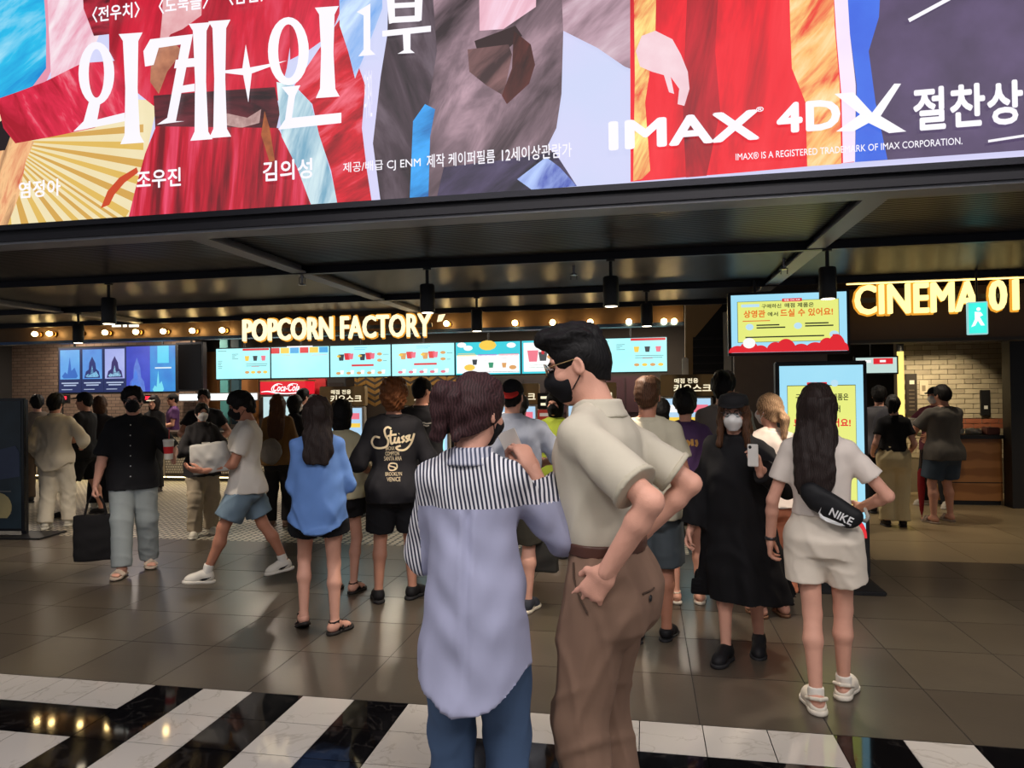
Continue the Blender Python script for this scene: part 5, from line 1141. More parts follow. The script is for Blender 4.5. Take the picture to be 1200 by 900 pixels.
# red price banner beside the kiosk
p = PY(641, 510, 8.3); e = empty('price_banner', (p[0], 8.3, 0), 0, 'narrow red price banner with white tags beside the kiosk', 'banner'); box('board', (-.11, 0, .65), (.11, .02, 1.40), M('banner_red', (205, 62, 48), .5, emit=.35), e, .004); box('head_board', (-.11, 0, 1.41), (.11, .02, 1.60), BLK, e, .004)
MB().tube([(0, .02, .03), (0, .02, .66)], .015).lathe([(.18, 0), (.18, .02), (.02, .03)], n=20).build('stand', STEEL, e, True)
for j in range(6): box('price_tag', (-.085, -.004, 1.32 - j * .115), (.085, 0, 1.36 - j * .115), M('tag_white', (250, 225, 210), .5, emit=.4), e)
for z_ in (1.45, 1.53): box('head_line', (-.07, -.004, z_), (.07, 0, z_ + .03), ktx, e)

# ------------------------------------------------------------------ digital notice boards on the right
BCY = scr('b_cyan', (170, 226, 246), 1.05, (150, 214, 240), 2); BYL = scr('b_yel', (232, 236, 130), 1.05, (222, 230, 120), 2); BRD = scr('b_red', (226, 40, 50), 1.0); BDK = scr('b_dk', (40, 50, 44), .5); BOR = scr('b_or', (226, 110, 40), 1.0); BSK = scr('b_sky', (190, 226, 244), 1.0); BWH = scr('b_wh', (252, 250, 248), 1.0)
def notice(parent, x0, x1, z0, z1, Y, tall):
    """the cinema's snack notice: cyan ground, yellow card, dark and orange lettering, red clouds"""
    w, h = x1 - x0, z1 - z0; X = lambda a: x0 + w * a; Z = lambda c: z0 + h * c; k = [0]
    def rc(a, b, c, d, mt, nm='notice_print'): k[0] += 1; return box(nm, (X(a), Y - .002 - .0012 * k[0], Z(c)), (X(b), Y - .0012 - .0012 * k[0], Z(d)), mt, im)
    def tx(s, a, b, c, d, mt, bold=.01): k[0] += 1; text_fit('lettering', s, X(a), X(b), Z(c), Z(d), Y - .002 - .0012 * k[0], mt, im, bold=bold)
    def dsk(cx, cz, rx, rz, mt, a0=0, a1=6.2832): k[0] += 1; MB().prism([(X(cx) + rx * math.cos(a), Y - .002 - .0012 * k[0], Z(cz) + rz * math.sin(a)) for a in np.linspace(a0, a1, 20)[:-1 if a1 > 6 else None]], (0, .0008, 0)).build('notice_print', mt, im)
    im = box('screen_panel', (x0, Y - .001, z0), (x1, Y, z1), BCY, parent)
    if not tall:
        rc(.055, .935, .175, .885, BDK); rc(.059, .931, .182, .878, BYL); rc(.45, .62, .86, .915, BRD); tx('매점 ON AIR', .465, .605, .872, .903, BWH, .02)
        rc(.09, .25, .785, .835, BSK); tx('구매하신', .27, .44, .755, .83, BDK, .02); tx('매점 제품은', .47, .72, .755, .835, BDK, .02); tx('상영관', .11, .30, .60, .73, BOR, .03); tx('에서', .32, .41, .615, .69, BDK, .02); tx('드실 수 있어요!', .43, .88, .60, .735, BOR, .03)
        rc(.10, .34, .535, .55, BOR)
        for cx in (.16, .58): dsk(cx, .44, .035 * w, .055 * h, BSK)
        for a, b, c in ((.22, .42, .455), (.22, .47, .41), (.64, .84, .465), (.64, .88, .42), (.12, .80, .25)): rc(a, b, c, c + .022, BDK)
        dsk(.885, .28, .04 * w, .06 * h, BSK); rc(.87, .90, .24, .28, BRD)
        for cx, rx, rz in ((.05, .08, .12), (.15, .09, .2), (.25, .07, .12), (.38, .08, .17), (.47, .09, .22), (.60, .08, .13), (.72, .09, .15), (.82, .08, .22), (.9, .08, .28), (.97, .03, .13)): dsk(cx, 0.0, rx * w, rz * h, BRD, 0, math.pi)
        dsk(.15, .16, .055 * w, .09 * h, BWH)
    else:
        rc(.09, .91, .14, .885, BDK); rc(.095, .905, .144, .881, BYL); rc(.33, .57, .868, .902, BRD); tx('매점 ON AIR', .35, .55, .876, .895, BWH, .02); dsk(.66, .895, .045 * w, .02 * h, BSK)
        tx('구매하신', .19, .44, .795, .835, BDK, .02); tx('매점 제품은', .47, .82, .795, .835, BDK, .02); tx('상영관에서', .30, .72, .725, .765, BDK, .02); tx('드실 수 있어요!', .16, .84, .64, .69, BRD, .03)
        for c in (.56, .53, .47, .44, .36, .33, .30): rc(.18, .80 - .2 * (int(c * 100) % 3) / 3, c, c + .008, BDK)
        for cz in (.50, .40): dsk(.2, cz - .02, .05 * w, .022 * h, BSK)
        for cx, rx, rz in ((.1, .16, .08), (.3, .16, .11), (.5, .17, .08), (.7, .15, .12), (.9, .1, .10)): dsk(cx, 0.0, rx * w, rz * h, BRD, 0, math.pi)
    return im
e = empty('notice_display', (0, 0, 0), 0, 'wide hanging display with a yellow notice left of the CINEMA letters', 'display')
x0, x1, z0, z1, Y = .735, 1.655, 1.925, 2.415, 6.2; box('casing', (x0 - .025, Y + .001, z0 - .025), (x1 + .025, Y + .07, z1 + .025), BLK, e, .006); notice(e, x0, x1, z0, z1, Y, False)
MB().tube([(x0 + .2, Y + .04, z1), (x0 + .2, Y + .04, CZ + .1)], .018).tube([(x1 - .2, Y + .04, z1), (x1 - .2, Y + .04, CZ + .1)], .018).build('hanger', BLK, e)
e = empty('floor_display', (0, 0, 0), 0, 'tall black floor-standing display with a yellow notice behind the woman in white', 'display')
x0, x1, z0, z1, Y = 1.085, 1.72, .42, 1.80, 6.02; box('casing', (x0 - .03, Y + .001, .10), (x1 + .03, Y + .09, z1 + .035), BLK, e, .008); notice(e, x0, x1, z0, z1, Y, True); box('foot', (x0 - .08, Y - .16, 0), (x1 + .10, Y + .26, .035), BLK, e, .008); box('neck', (x0 + .1, Y + .01, .03), (x1 - .1, Y + .08, .12), BLK, e)
# banner stand at the left edge
g = G(30, 628); e = empty('banner_stand', (g[0], g[1], 0), 6 * D2R, 'black standing poster panel at the left edge of the hall', 'banner stand')
box('panel', (-1.0, -.02, .06), (.0, .02, 1.62), M('banner_dark', (18, 20, 26), .25), e, .004); pr = box('poster_face', (-.96, -.024, .09), (-.035, -.02, 1.585), M('banner_print', (52, 74, 90), .3, 0, 0, 3, col2=(14, 18, 26)), e)
MB().prism([(-.6, -.028, .95), (-.10, -.028, 1.06), (-.05, -.028, .98), (-.05, -.028, .70), (-.6, -.028, .62)], (0, .003, 0)).build('print_shape', M('banner_blue', (58, 70, 104), .3), pr)
MB().prism([(-.32 + .17 * math.cos(a), -.028, .34 + .17 * max(-.75, math.sin(a))) for a in np.linspace(-.85, math.pi + .85, 16)], (0, .003, 0)).build('print_shape', M('banner_cream', (190, 176, 128), .4), pr)
for z in (.52, .26): box('print_line', (-.42, -.027, z), (-.16, -.024, z + .012), M('banner_grey', (120, 120, 120), .5), pr)
box('foot', (-1.0, -.22, 0), (.35, .22, .02), BLK, e, .004); box('upright', (-.99, .02, .02), (-.93, .06, 1.6), STEEL, e); box('upright', (-.07, .02, .02), (-.01, .06, 1.6), STEEL, e)

# ------------------------------------------------------------------ stair flank left of the hanging display
TANW = M('tan_plaster', (168, 140, 100), .7, 0, .08, 3)
st = empty('wall_stair', (0, 0, 0), 0, None, None, None, 'structure')
SY = 9.4
MB().prism([PY(803, 352, SY), PY(846, 352, SY), PY(846, 358, SY), PY(812, 398, SY), PY(812, 470, SY), PY(803, 470, SY)], (0, .15, 0)).build('bulkhead', TANW, st)
MB().prism([PY(841, 362, SY + .02), PY(854, 352, SY + .02), PY(854, 594, SY + .02), PY(811, 592, SY + .02), PY(811, 398, SY + .02)], (0, .1, 0)).build('stair_panel', M('stair_dark', (22, 22, 26), .5), st)
for k in range(9):
    v = 398 + k * 9.5; a, b = PY(812, v, SY), PY(853, v, SY); box('slat', (a[0], SY - .02, a[2]), (b[0], SY + .02, a[2] + .03), M('slat_dark', (34, 32, 34), .4), st)
a, b = PY(848, 400, SY - .1), PY(856, 400, SY - .1); box('post', (a[0], SY - .15, 0), (b[0], SY - .05, 2.6), M('pale_post', (190, 190, 182), .5), st)
a, b = PY(861, 470, 7.9), PY(912, 470, 7.9); box('side_panel', (a[0], 7.9, 0), (b[0] + .5, 7.98, 2.3), M('brown_panel', (118, 104, 96), .6), st)
# white wall phone box on the stair post
p = PY(802, 430, SY); MB().box((p[0] - .03, SY - .06, p[2] - .14), (p[0] + .05, SY - .005, p[2] + .12), .015).build('wall_box', M('phone_white', (225, 225, 220), .4)); tag(bpy.data.objects['wall_box'], 'small white wall box beside the dark stair panel', 'wall box')

# ------------------------------------------------------------------ cinema entrance on the right
FAS = M('cinema_fascia', (62, 48, 40), .5, .2, .15, 3)
tag(box('trim_3', (1.7, 7.06, 2.06), (7.2, 7.22, 2.54), FAS), kind='structure'); tag(box('trim_4', (1.75, 6.52, 2.515), (7.2, 6.55, 2.535), M('strip_amber', (255, 200, 110), emit=4)), kind='structure'); tag(box('trim_5', (1.7, 7.0, 2.03), (7.2, 7.24, 2.06), BLK), kind='structure')
WB = M('white_brick', (176, 164, 142), .7, 0, .12, 9, .2, 60); WB2 = M('white_brick_b', (160, 148, 128), .7, 0, .12, 9, .2, 60); RB = M('red_brick', (150, 86, 62), .75, 0, .2, 12, .25, 60)
def brick_wall(name, x0, x1, Y, zlist):
    w_ = tag(box(name, (x0, Y + .012, 0), (x1, Y + .2, 2.75), M('mortar', (112, 102, 88), .85)), kind='structure'); bw, bh = .23, .075
    me = {}
    for kx, mt in (('w', WB), ('w2', WB2), ('r', RB)):
        me[kx] = MB().box((.004, 0, .004), (bw - .004, .014, bh - .004), .003).mesh('brick'); me[kx].materials.append(mt)
    n = 0
    for j in range(int(2.7 / bh)):
        z = j * bh
        if z < .45 or z > 2.3: continue
        red = zlist[0] <= z < zlist[1]
        for i in range(-1, int((x1 - x0) / bw) + 1):
            x = x0 + i * bw + (bw / 2 if j % 2 else 0)
            if x < x0 - .001 or x + bw > x1 + .001: continue
            o = bpy.data.objects.new('brick', me['r' if red else random.choice(('w', 'w', 'w2'))]); o.location = (x, Y, z); o.parent = w_; COL.objects.link(o); n += 1
    return n
WYR = 11.7
nb = [brick_wall('wall_cinema', 3.85, 5.85, WYR, (.95, 1.12)), brick_wall('wall_right', 4.98, 6.6, 10.38, (1.02, 1.2))]
tag(box('column_trim', (4.74, 10.28, 0), (4.97, 10.5, 2.72), M('column_dark', (30, 27, 26), .5)), kind='structure'); bpy.data.objects['column_trim'].name = 'trim_6'
tag(box('wall_corridor', (1.3, 13.6, 0), (5.9, 13.8, 2.75), M('corridor_dark', (20, 18, 18), .8)), kind='structure'); tag(box('wall_end', (9, 7, 0), (9.2, 15, 2.8), DK), kind='structure')
# glowing yellow light tube at the corridor mouth
p = PY(1056, 470, 11.3); zt = PY(1056, 412, 11.3)[2]; e = empty('light_tube', (p[0], 11.3, 0), 0, 'tall glowing yellow light tube at the dark corridor mouth', 'light'); MB().lathe([(.045, .05), (.045, zt)], n=16).build('tube', M('tube_yellow', (255, 214, 110), emit=1.5), e, True); MB().lathe([(.09, 0), (.09, .04), (.05, .05)], n=16).build('foot', BLK, e, True); MB().lathe([(.05, zt), (.05, 2.72)], n=16).build('upper_pipe', BLK, e, True)
# corridor sign: white board with red strip
a, b, t, bt = PY(1003, 430, 10.2), PY(1051, 430, 10.2), PY(1027, 419, 10.2), PY(1027, 437, 10.2); e = empty('corridor_sign', (0, 0, 0), 0, 'small white digital board with a red strip over the dark corridor', 'sign'); box('casing', (a[0] - .02, 10.2, bt[2] - .02), (b[0] + .02, 10.26, t[2] + .02), BLK, e); pn = box('screen_panel', (a[0], 10.197, bt[2]), (b[0], 10.2, t[2]), scr('corr', (206, 232, 226), .9), e); box('screen_print', (a[0] + .22, 10.192, t[2] - .09), (b[0] - .05, 10.197, t[2] - .01), BRD, pn); box('screen_print', (a[0] + .02, 10.192, t[2] - .07), (a[0] + .19, 10.197, t[2] - .03), BWH, pn); box('screen_print', (a[0] + .30, 10.188, t[2] - .065), (b[0] - .14, 10.192, t[2] - .035), BWH, pn); MB().tube([(a[0] + .2, 10.23, t[2]), (a[0] + .2, 10.23, 2.74)], .012).build('hanger', BLK, e)
# wooden reception desk
e = empty('reception_desk', (4.31, 10.55, 0), 0, 'wooden reception desk with a black top by the white brick wall', 'desk'); WD = MW('desk_wood', (150, 98, 54), (176, 120, 70), 1.4, (0, 90, 0), 0, 4, .45, 'SIN', 3)
box('desk_body', (-.38, -.04, .06), (.42, .55, .90), WD, e, .004); box('plinth', (-.36, -.02, 0), (.40, .53, .06), BLK, e); box('desk_top', (-.42, -.09, .90), (.44, .6, .95), BLK, e, .006); box('seam', (-.38, -.043, .30), (.42, -.04, .312), BLK, e)
for x, s, lb in ((-.12, .10, 'crumpled white paper bag on the desk top'), (.16, .07, 'small white paper bundle at the back of the desk top')):
    S = SDF(); S.ell((0, 0, s * .55), (s * 1.3, s, s * .6), .02).ell((s, .02, s * .4), (s * .7, s * .6, s * .45), .03); S.cut((0, 0, .001), (0, 0, -1)); v, q = S.mesh(.008); v = wob(v, q, .012, 60, 4); v[:, 2] = np.maximum(v[:, 2], 0)
    o = link('paper_bag', mesh_np('paper_bag', v, q), fab('paper_' + lb[:5], (205, 196, 180))); o.location = (4.31 + x, 10.72, .951); tag(o, lb, 'bag')
o = MB().box((0, 0, 0), (.16, .2, .10), .01).build('box', M('brown_box', (120, 70, 60), .6)); o.location = (4.58, 10.56, .951); tag(o, 'small dark red box at the right end of the desk', 'box'); o.name = 'small_box'
# wall plaques, door card
e = empty('wall_plaque', (0, 0, 0), 0, 'dark door-height notice plaque with a white card on the brick wall', 'plaque'); a, b, t, bt = PY(1062, 480, WYR - .02), PY(1075, 480, WYR - .02), PY(1068, 438, WYR - .02), PY(1068, 487, WYR - .02); pb = box('plaque_board', (a[0], WYR - .03, bt[2]), (b[0], WYR + .002, t[2]), M('plaque_dark', (48, 40, 34), .4), e, .003); box('card', (a[0] + .05, WYR - .034, t[2] - .16), (b[0] - .04, WYR - .03, t[2] - .10), M('card_white', (220, 215, 200), .5), pb)
for k in range(6): box('text_line', (a[0] + .04, WYR - .033, t[2] - .26 - k * .06), (b[0] - .04, WYR - .03, t[2] - .245 - k * .06), M('plaque_line', (110, 98, 84), .5), pb)
a, b, t, bt = PY(1078, 450, WYR - .02), PY(1088, 450, WYR - .02), PY(1083, 446, WYR - .02), PY(1083, 463, WYR - .02); e = empty('notice_card', (0, 0, 0), 0, 'pale notice card pinned between plaque and staff member', 'notice'); pc = box('card_board', (a[0], WYR - .015, bt[2]), (b[0], WYR + .002, t[2]), M('card_pale', (196, 184, 160), .5), e); box('card_print', (a[0] + .03, WYR - .017, bt[2] + .06), (b[0] - .04, WYR - .015, bt[2] + .15), M('card_ink', (130, 116, 96), .6), pc)
a, b, t, bt = PY(1149, 470, WYR - .02), PY(1160, 470, WYR - .02), PY(1155, 457, WYR - .02), PY(1155, 487, WYR - .02); e = empty('wall_terminal', (0, 0, 0), 0, 'slim dark wall terminal with a white spot above the desk', 'terminal'); box('case', (a[0], WYR - .04, bt[2]), (b[0], WYR + .002, t[2]), BLK, e, .004); box('white_spot', ((a[0] + b[0]) / 2 - .025, WYR - .043, bt[2] + .1), ((a[0] + b[0]) / 2 + .025, WYR - .04, bt[2] + .15), M('spot_white', (220, 220, 220), .5), e)
# track with three wall-washing spots
p1, p2 = PY(1036, 412, 10.6), PY(1126, 397, 10.6); e = empty('light_track', (0, 0, 0), 0, 'black lighting track under the cinema ceiling', 'track'); box('rail', (3.3, 10.58, 2.68), (6.2, 10.62, 2.72), BLK, e); box('end_cap', (3.28, 10.575, 2.675), (3.3, 10.625, 2.72), STEEL, e)
for u, lb in ((1074, 'track spotlight nearest the yellow light tube'), (1115, 'track spotlight over the grey T-shirt man, throwing a cone on the brick'), (1150, 'track spotlight over the reception desk')):
    p = PY(u, 412, 10.6); can_light(p[0], 10.6, 2.68 - .318 * .8, lb, 0, sc=.8, sp_=False); spot_light('spot', (p[0], 10.6, 2.40), 60, (1, .82, .52), 70, .5, (42 * D2R, 0, 0))
spot_light('spot', (6.0, 9.6, 2.6), 40, (1, .84, .62), 80, .6, (30 * D2R, 0, 0)); spot_light('spot', (3.2, 9.0, 2.66), 60, (1, .84, .62), 110, .8); spot_light('spot', (5.0, 8.6, 2.66), 60, (1, .84, .62), 110, .8)
# hanging exit sign
p = PY(1145, 373, 6.15); e = empty('exit_sign', (p[0], 6.15, p[2]), -12 * D2R, 'glowing green hanging exit sign below the CINEMA letters', 'sign'); EG = M('exit_green', (60, 220, 205), emit=1.3); box('sign_case', (-.07, -.02, -.13), (.07, .02, .13), M('exit_case', (170, 230, 230), .4, emit=.8), e, .004); fc = box('sign_face', (-.06, -.026, -.12), (.06, -.02, .12), EG, e)
MB().tube([(0, 0, .13), (0, 0, CZ + .05 - p[2])], .008).build('rod', BLK, e)
MB().lathe([(.001, 0), (.014, .0), (.014, .002), (.001, .002)], (.005, -.030, .07), 12, 'y').prism([(-.02, -.03, .05), (.02, -.03, .045), (.035, -.03, .02), (.012, -.03, .01), (.03, -.03, -.03), (.045, -.03, -.06), (.02, -.03, -.06), (.0, -.03, -.02), (-.02, -.03, -.06), (-.045, -.03, -.07), (-.02, -.03, -.01)], (0, .003, 0)).build('running_figure', M('exit_white', (235, 255, 250), emit=1.4), fc)
# added warm fill lamps with ring fixtures, unseen, brightening counter and queue
for x in (-12, -9.5, -7, -4.5, -2, 0):
    area_light('counter_fill', (x, 12.75, 2.95), .2, 46, (1, .82, .6)); area_light('queue_fill', (x + .6, 11.0, 2.95), .3, 40, (1, .86, .70))
    for yy, nm in ((12.75, 0), (11.0, .6)): MB().lathe([(.22, 2.965), (.24, 2.965), (.24, 3.0), (.20, 3.0)], (x + nm, yy, 0), 20).build('downlight', STEEL); tag(bpy.data.objects[[o.name for o in COL.objects if o.name.startswith('downlight')][-1]], 'round recessed downlight in the dark ceiling behind the bronze fascia', 'lamp', 'recessed downlights')
# ------------------------------------------------------------------ the people
def px_pos(u, Y): p = PY(u, 460, Y); return (p[0], p[1])
def top_h(u, v, Y): return PY(u, v, Y)[2]
WORN = dict(w=(0, 0, 0))
FWD = lambda x=.08, y=.17, z=.60: dict(l=dict(w=(-x, y, z), pole=(-.35, -.7, -.8)), r=dict(w=(x, y, z), pole=(.35, -.7, -.8)))
def T(name, col, **k): return dict(name=name, col=col, **k)
def Bt(name, col, **k): return dict(kind=k.pop('kind', 'trousers'), name=name, col=col, **k)
DEN = (92, 112, 132)

# --- left background
person('person in a grey T-shirt and brown trousers standing at the ticket counter far left', 1.65, 5, foot=(44, 588), lod=2, top=T('dullgrey', (118, 106, 96)), bot=Bt('brownt', (92, 76, 62), cuff=.04), arms=FWD(), hair=('mop', 'black'))
person('person in a cream long-sleeved shirt and cream trousers seen from behind', 1.66, -25, foot=(66, 618), lod=1, top=T('creamshirt', (222, 212, 194), sleeve=1.95, hem=.43, hemcurve=.05, e=.024, collar='shirt', fold=.008), bot=Bt('creamt', (226, 218, 202), e=.02, knee=.048, cuff=.045, fold=.007), arms=dict(l=dict(w=(-.14, .05, .52)), r=dict(w=(.13, .14, .60), pole=(.8, -.8, -.3))), legs=dict(l=dict(a=(-.05, -.06, .045)), r=dict(a=(.06, .06, .045))), hair=('mop', 'black'), shoes=dict(kind='sneaker', col=(220, 216, 205)))
person('person in a black cap, black T-shirt and black shorts facing left', 1.68, 62, foot=(99, 604), lod=1, wid=1.05, top=T('blk1', (30, 29, 33), e=.022), bot=Bt('blk2', (24, 24, 28), len=.95, e=.025, part='shorts'), arms=FWD(.07, .16, .60), legs=dict(l=dict(a=(-.08, .10, .045)), r=dict(a=(.07, -.10, .045))), hair=('capshort', 'black'), cap=dict(kind='front', name='blk', col=(26, 26, 30)), shoes=dict(kind='loafer', col=(28, 26, 26)), skin='b')
person('person in wide black trousers and white sneakers behind the black-shirted man', 1.62, -20, foot=(118, 595), lod=2, sex='f', top=T('blkpat', (44, 40, 42), sleeve=1.3), bot=Bt('blkw', (26, 25, 28), knee=.055, cuff=.06), hair=('bob', 'brown'), shoes=dict(kind='sneaker', col=(215, 212, 205)))
# --- man in black shirt with tote bag and cup
Pm = person('man in a black button shirt and pale jeans carrying a black tote bag', 1.70, 176, foot=(157, 669), lod=1, wid=1.06, skin='a', top=T('blkshirt', (27, 27, 31), e=.026, hem=.45, sleeve=.95, collar='shirt', fold=.006), bot=Bt('palejean', (150, 158, 160), e=.016, knee=.050, cuff=.046, fold=.004), arms=dict(r=dict(w=(.175, .05, .475), pole=(.6, -1, 0), curl=.9, palm=(-1, 0, 0)), l=dict(w=(-.200, .13, .615), pole=(-.6, -.7, -.8), dir=(.1, .4, 1), palm=(.9, .5, 0), curl=.6)), legs=dict(r=dict(a=(.05, .10, .045), yaw=-14), l=dict(a=(-.07, -.08, .05), yaw=12)), mask='black', glasses='dark', face=True, hair=('mop', 'black'), shoes=dict(kind='slide', col=(196, 178, 160)))
for k in range(6):
    o = MB().lathe([(.001, 0), (.006, 0), (.006, .003), (.001, .003)], (0, 0, 0), 10, 'y').build('button', M('button_white', (200, 200, 196), .4), Pm['root']); 
    z = (.80 - .055 * k) * 1.70; bv = BVHTree.FromPolygons([v.co[:] for v in Pm['shirt'].data.vertices], [p.vertices[:] for p in Pm['shirt'].data.polygons]); h = bv.ray_cast(Vector((.012, 1, z)), Vector((0, -1, 0))); o.location = (.012, (h[0].y if h[0] else .15) + .001, z)
def tote(hand, rz, w, h, d, mat, label):
    """fabric tote bag hanging from a hand: body, two handles"""
    e = empty('tote_bag', (hand[0], hand[1], hand[2] - .20 - h), rz, label, 'bag'); S = SDF()
    S.col([(0, w / 2, d * .5), (h * .5, w / 2, d * .62), (h, w / 2 - .005, d * .35)], .01, pw=5); v, q = S.mesh(.012); v = wob(v, q, .004, 25, 3); link('bag_body', mesh_np('bag_body', v, q), mat, e)
    for s in (-1, 1): MB().tube([(-w * .25, s * d * .3, h - .02), (-w * .18, s * d * .25, h + .10), (-.015, s * .012, h + .195), (.015, s * .012, h + .195), (w * .18, s * d * .25, h + .10), (w * .25, s * d * .3, h - .02)], .008, 6).build('handle', mat, e, True)
    return e
tote(wpt(Pm, Pm['wr', 1] + vec(0, .02, -.06)), 34 * D2R, .35, .41, .09, fab('toteblk', (24, 23, 25)), 'black tote bag hanging from the hand of the man in the black shirt')
PAPER = M('cup_paper', (226, 222, 214), .6, 0, .05, 6)
def cup_obj(p, r, h, label, band=None, lid=False, straw=False):
    e = empty('paper_cup', tuple(p), 0, label, 'cup'); MB().lathe([(r * .74, 0), (r * .76, .004), (r, h - .004), (r * 1.04, h), (r * .97, h - .001), (r * .9, h - .015)], n=20).build('cup_wall', PAPER, e, True)
    if band: MB().lathe([(r * .80 + .001, h * .28), (r * .93 + .0015, h * .68)], n=20).build('cup_band', band, e, True)
    if lid: MB().lathe([(r * 1.06, h - .006), (r * 1.06, h + .006), (r * .9, h + .012), (.001, h + .013)], n=20).build('lid', M('cup_lid', (236, 234, 230), .3), e, True)
    if straw: MB().tube([(0, 0, h * .3), (.008, 0, h + .1)], .004, 6).build('straw', M('straw_red', (190, 40, 40), .5), e)
    return e
cup_obj(wpt(Pm, Pm['wr', -1] + vec(.035, .075, .0)), .046, .17, 'red and white drink cup held by the man in the black shirt', M('cup_red', (200, 30, 38), .5), True, True)
# --- around the counter
person('person in a white cap and black outfit waiting at the counter', 1.62, 150, pos=px_pos(180, 10.6), lod=2, sex='f', top=T('blkwht', (36, 34, 36), sleeve=1.9), bot=Bt('blk6', (24, 24, 26), knee=.05, cuff=.045), hair=('bob', 'dark'), cap=dict(kind='front', name='white', col=(206, 204, 190)), shoes=dict(kind='sneaker', col=(40, 38, 40)), arms=FWD())
person('counter clerk in a purple shirt and black cap behind the worktop', 1.66, 100, pos=px_pos(202, 12.85), lod=2, top=T('clerkpurple', (92, 60, 110)), bot=Bt('blk7', (24, 24, 26)), hair=('capshort', 'black'), cap=dict(kind='front', name='blk', col=(26, 26, 30)), arms=FWD(), shoes=dict(kind='sneaker', col=(30, 30, 30)), group='counter clerks')
Pq = person('man in a black T-shirt facing out from the counter behind the masked woman', 1.70, 172, pos=px_pos(239, 8.9), lod=1, wid=1.08, top=T('blk8', (30, 29, 32), e=.022), bot=Bt('blk9', (30, 30, 34)), arms=dict(r=dict(w=(.10, .16, .62), pole=(.8, -.6, -.6), dir=(-.1, .5, .8), palm=(-1, .2, 0), curl=.6), l=dict(w=(-.12, .12, .58), pole=(-.8, -.6, -.3))), face=True, hair=('short', 'black'), shoes=dict(kind='sneaker', col=(30, 30, 30)), skin='b')
cup_obj(wpt(Pq, Pq['wr', 1] + vec(-.03, .07, -.02)), .045, .12, 'white paper cup held by the man in the black T-shirt at the counter')
Pw = person('woman in a black hooded jacket and beige trousers holding two white cups', 1.53, 192, foot=(238, 627), sex='f', lod=1, top=T('hood', (36, 34, 36), sleeve=1.9, hem=.45, e=.028, collar='hood', fold=.007), bot=Bt('beiget', (168, 154, 132), e=.02, knee=.05, cuff=.048, fold=.008), arms=dict(r=dict(w=(.06, .17, .645), pole=(.9, -.4, -.7), dir=(-.6, .6, .3), palm=(-.3, 1, 0), curl=.5), l=dict(w=(-.07, .17, .63), pole=(-.9, -.4, -.7), dir=(.2, .7, .4), palm=(.9, .5, 0), curl=.6)), legs=dict(r=dict(a=(.07, .05, .045), yaw=-20), l=dict(a=(-.07, -.06, .045))), mask='white', face=True, hair=('bun', 'black'), shoes=dict(kind='sneaker', col=(222, 216, 200)))
cup_obj(wpt(Pw, Pw['wr', 1] + vec(-.055, .085, -.035)), .042, .145, 'tall white paper cup nearest the chest of the masked woman'); cup_obj(wpt(Pw, Pw['wr', -1] + vec(.02, .095, -.04)), .036, .115, 'smaller white paper cup beside the grey parcel')
# --- walking man in white
Pk = person('walking man in a white T-shirt and denim shorts with a black mask', 1.65, 92, foot=(288, 684), lod=1, wid=1.04, skin='c', top=T('whitetee', (222, 214, 204), e=.020, hem=.475, sleeve=.72, fold=.006), bot=Bt('denimsh', (112, 132, 148), len=.80, e=.022, cuff=.058, part='shorts', fold=.006), arms=dict(l=dict(w=(-.075, .20, .605), pole=(-.5, -1, -.4), dir=(.2, .9, .1), palm=(.6, 0, .8), curl=.35), r=dict(w=(.05, .21, .60), pole=(.5, -1, -.4), dir=(-.2, .9, .1), palm=(-.5, 0, .9), curl=.35)), legs=dict(l=dict(a=(-.03, .205, .045), yaw=4, pitch=-6), r=dict(a=(.04, -.215, .052), yaw=-6, pitch=10)), mask='black', face=True, hair=('mop', 'black'), head=(6, -16, 0), shoes=dict(kind='sneaker', col=(226, 220, 208), swoosh=True), socks=((228, 224, 216), .085), hips=True)
S = SDF(); S.col([(0, .16, .05), (.12, .165, .075), (.24, .15, .045)], .02, pw=3.5); v, q = S.mesh(.010); v = wob(v, q, .007, 28, 5); o = link('parcel', mesh_np('parcel', v, q), fab('parcel', (176, 172, 166))); p_ = wpt(Pk, vec(-.02, .30, .985)); o.location = tuple(p_ + vec(.09, -.05, .0)); o.rotation_euler = (.1, -.12, .05); tag(o, 'pale grey soft parcel carried by the man in the white T-shirt', 'parcel')
# --- queue behind
person('woman with long brown hair and a mustard jacket behind the walking man', 1.62, -12, foot=(327, 617), sex='f', lod=1, top=T('mustard', (112, 82, 48), sleeve=1.9, e=.022), bot=Bt('blk10', (26, 24, 26), cuff=.036), hair=('longer', 'brown'), arms=FWD(.12, .12, .56), shoes=dict(kind='sneaker', col=(120, 96, 84)))
S = SDF(); S.ell((0, 0, .14), (.14, .08, .16), .02).ell((0, -.06, .09), (.10, .05, .09), .03); v, q = S.mesh(.010); v = wob(v, q, .005, 45, 8); p_ = wpt(dict(M=Matrix.Translation(Vector(G(327, 617)))), (0, 0, 0)); o = link('backpack', mesh_np('backpack', v, q), fab('packgrey', (110, 104, 98))); o.location = (p_[0] + .02, p_[1] - .21, .80); tag(o, 'grey patterned backpack low on the back of the woman with long brown hair', 'backpack')
person('person in black with a white mask turned to the right behind the walking man', 1.60, -62, pos=px_pos(346, 9.0), sex='f', lod=1, top=T('blk11', (28, 27, 30), sleeve=1.9), bot=Bt('blk12', (28, 27, 30)), hair=('bob', 'black'), mask='white', face=True, arms=FWD())
person('dark-haired man in black at the back of the queue under the red drinks sign', 1.70, -40, pos=px_pos(355, 9.9), lod=2, top=T('blk13', (26, 26, 30), sleeve=1.9), bot=Bt('blk14', (28, 27, 30)), hair=('short', 'black'))
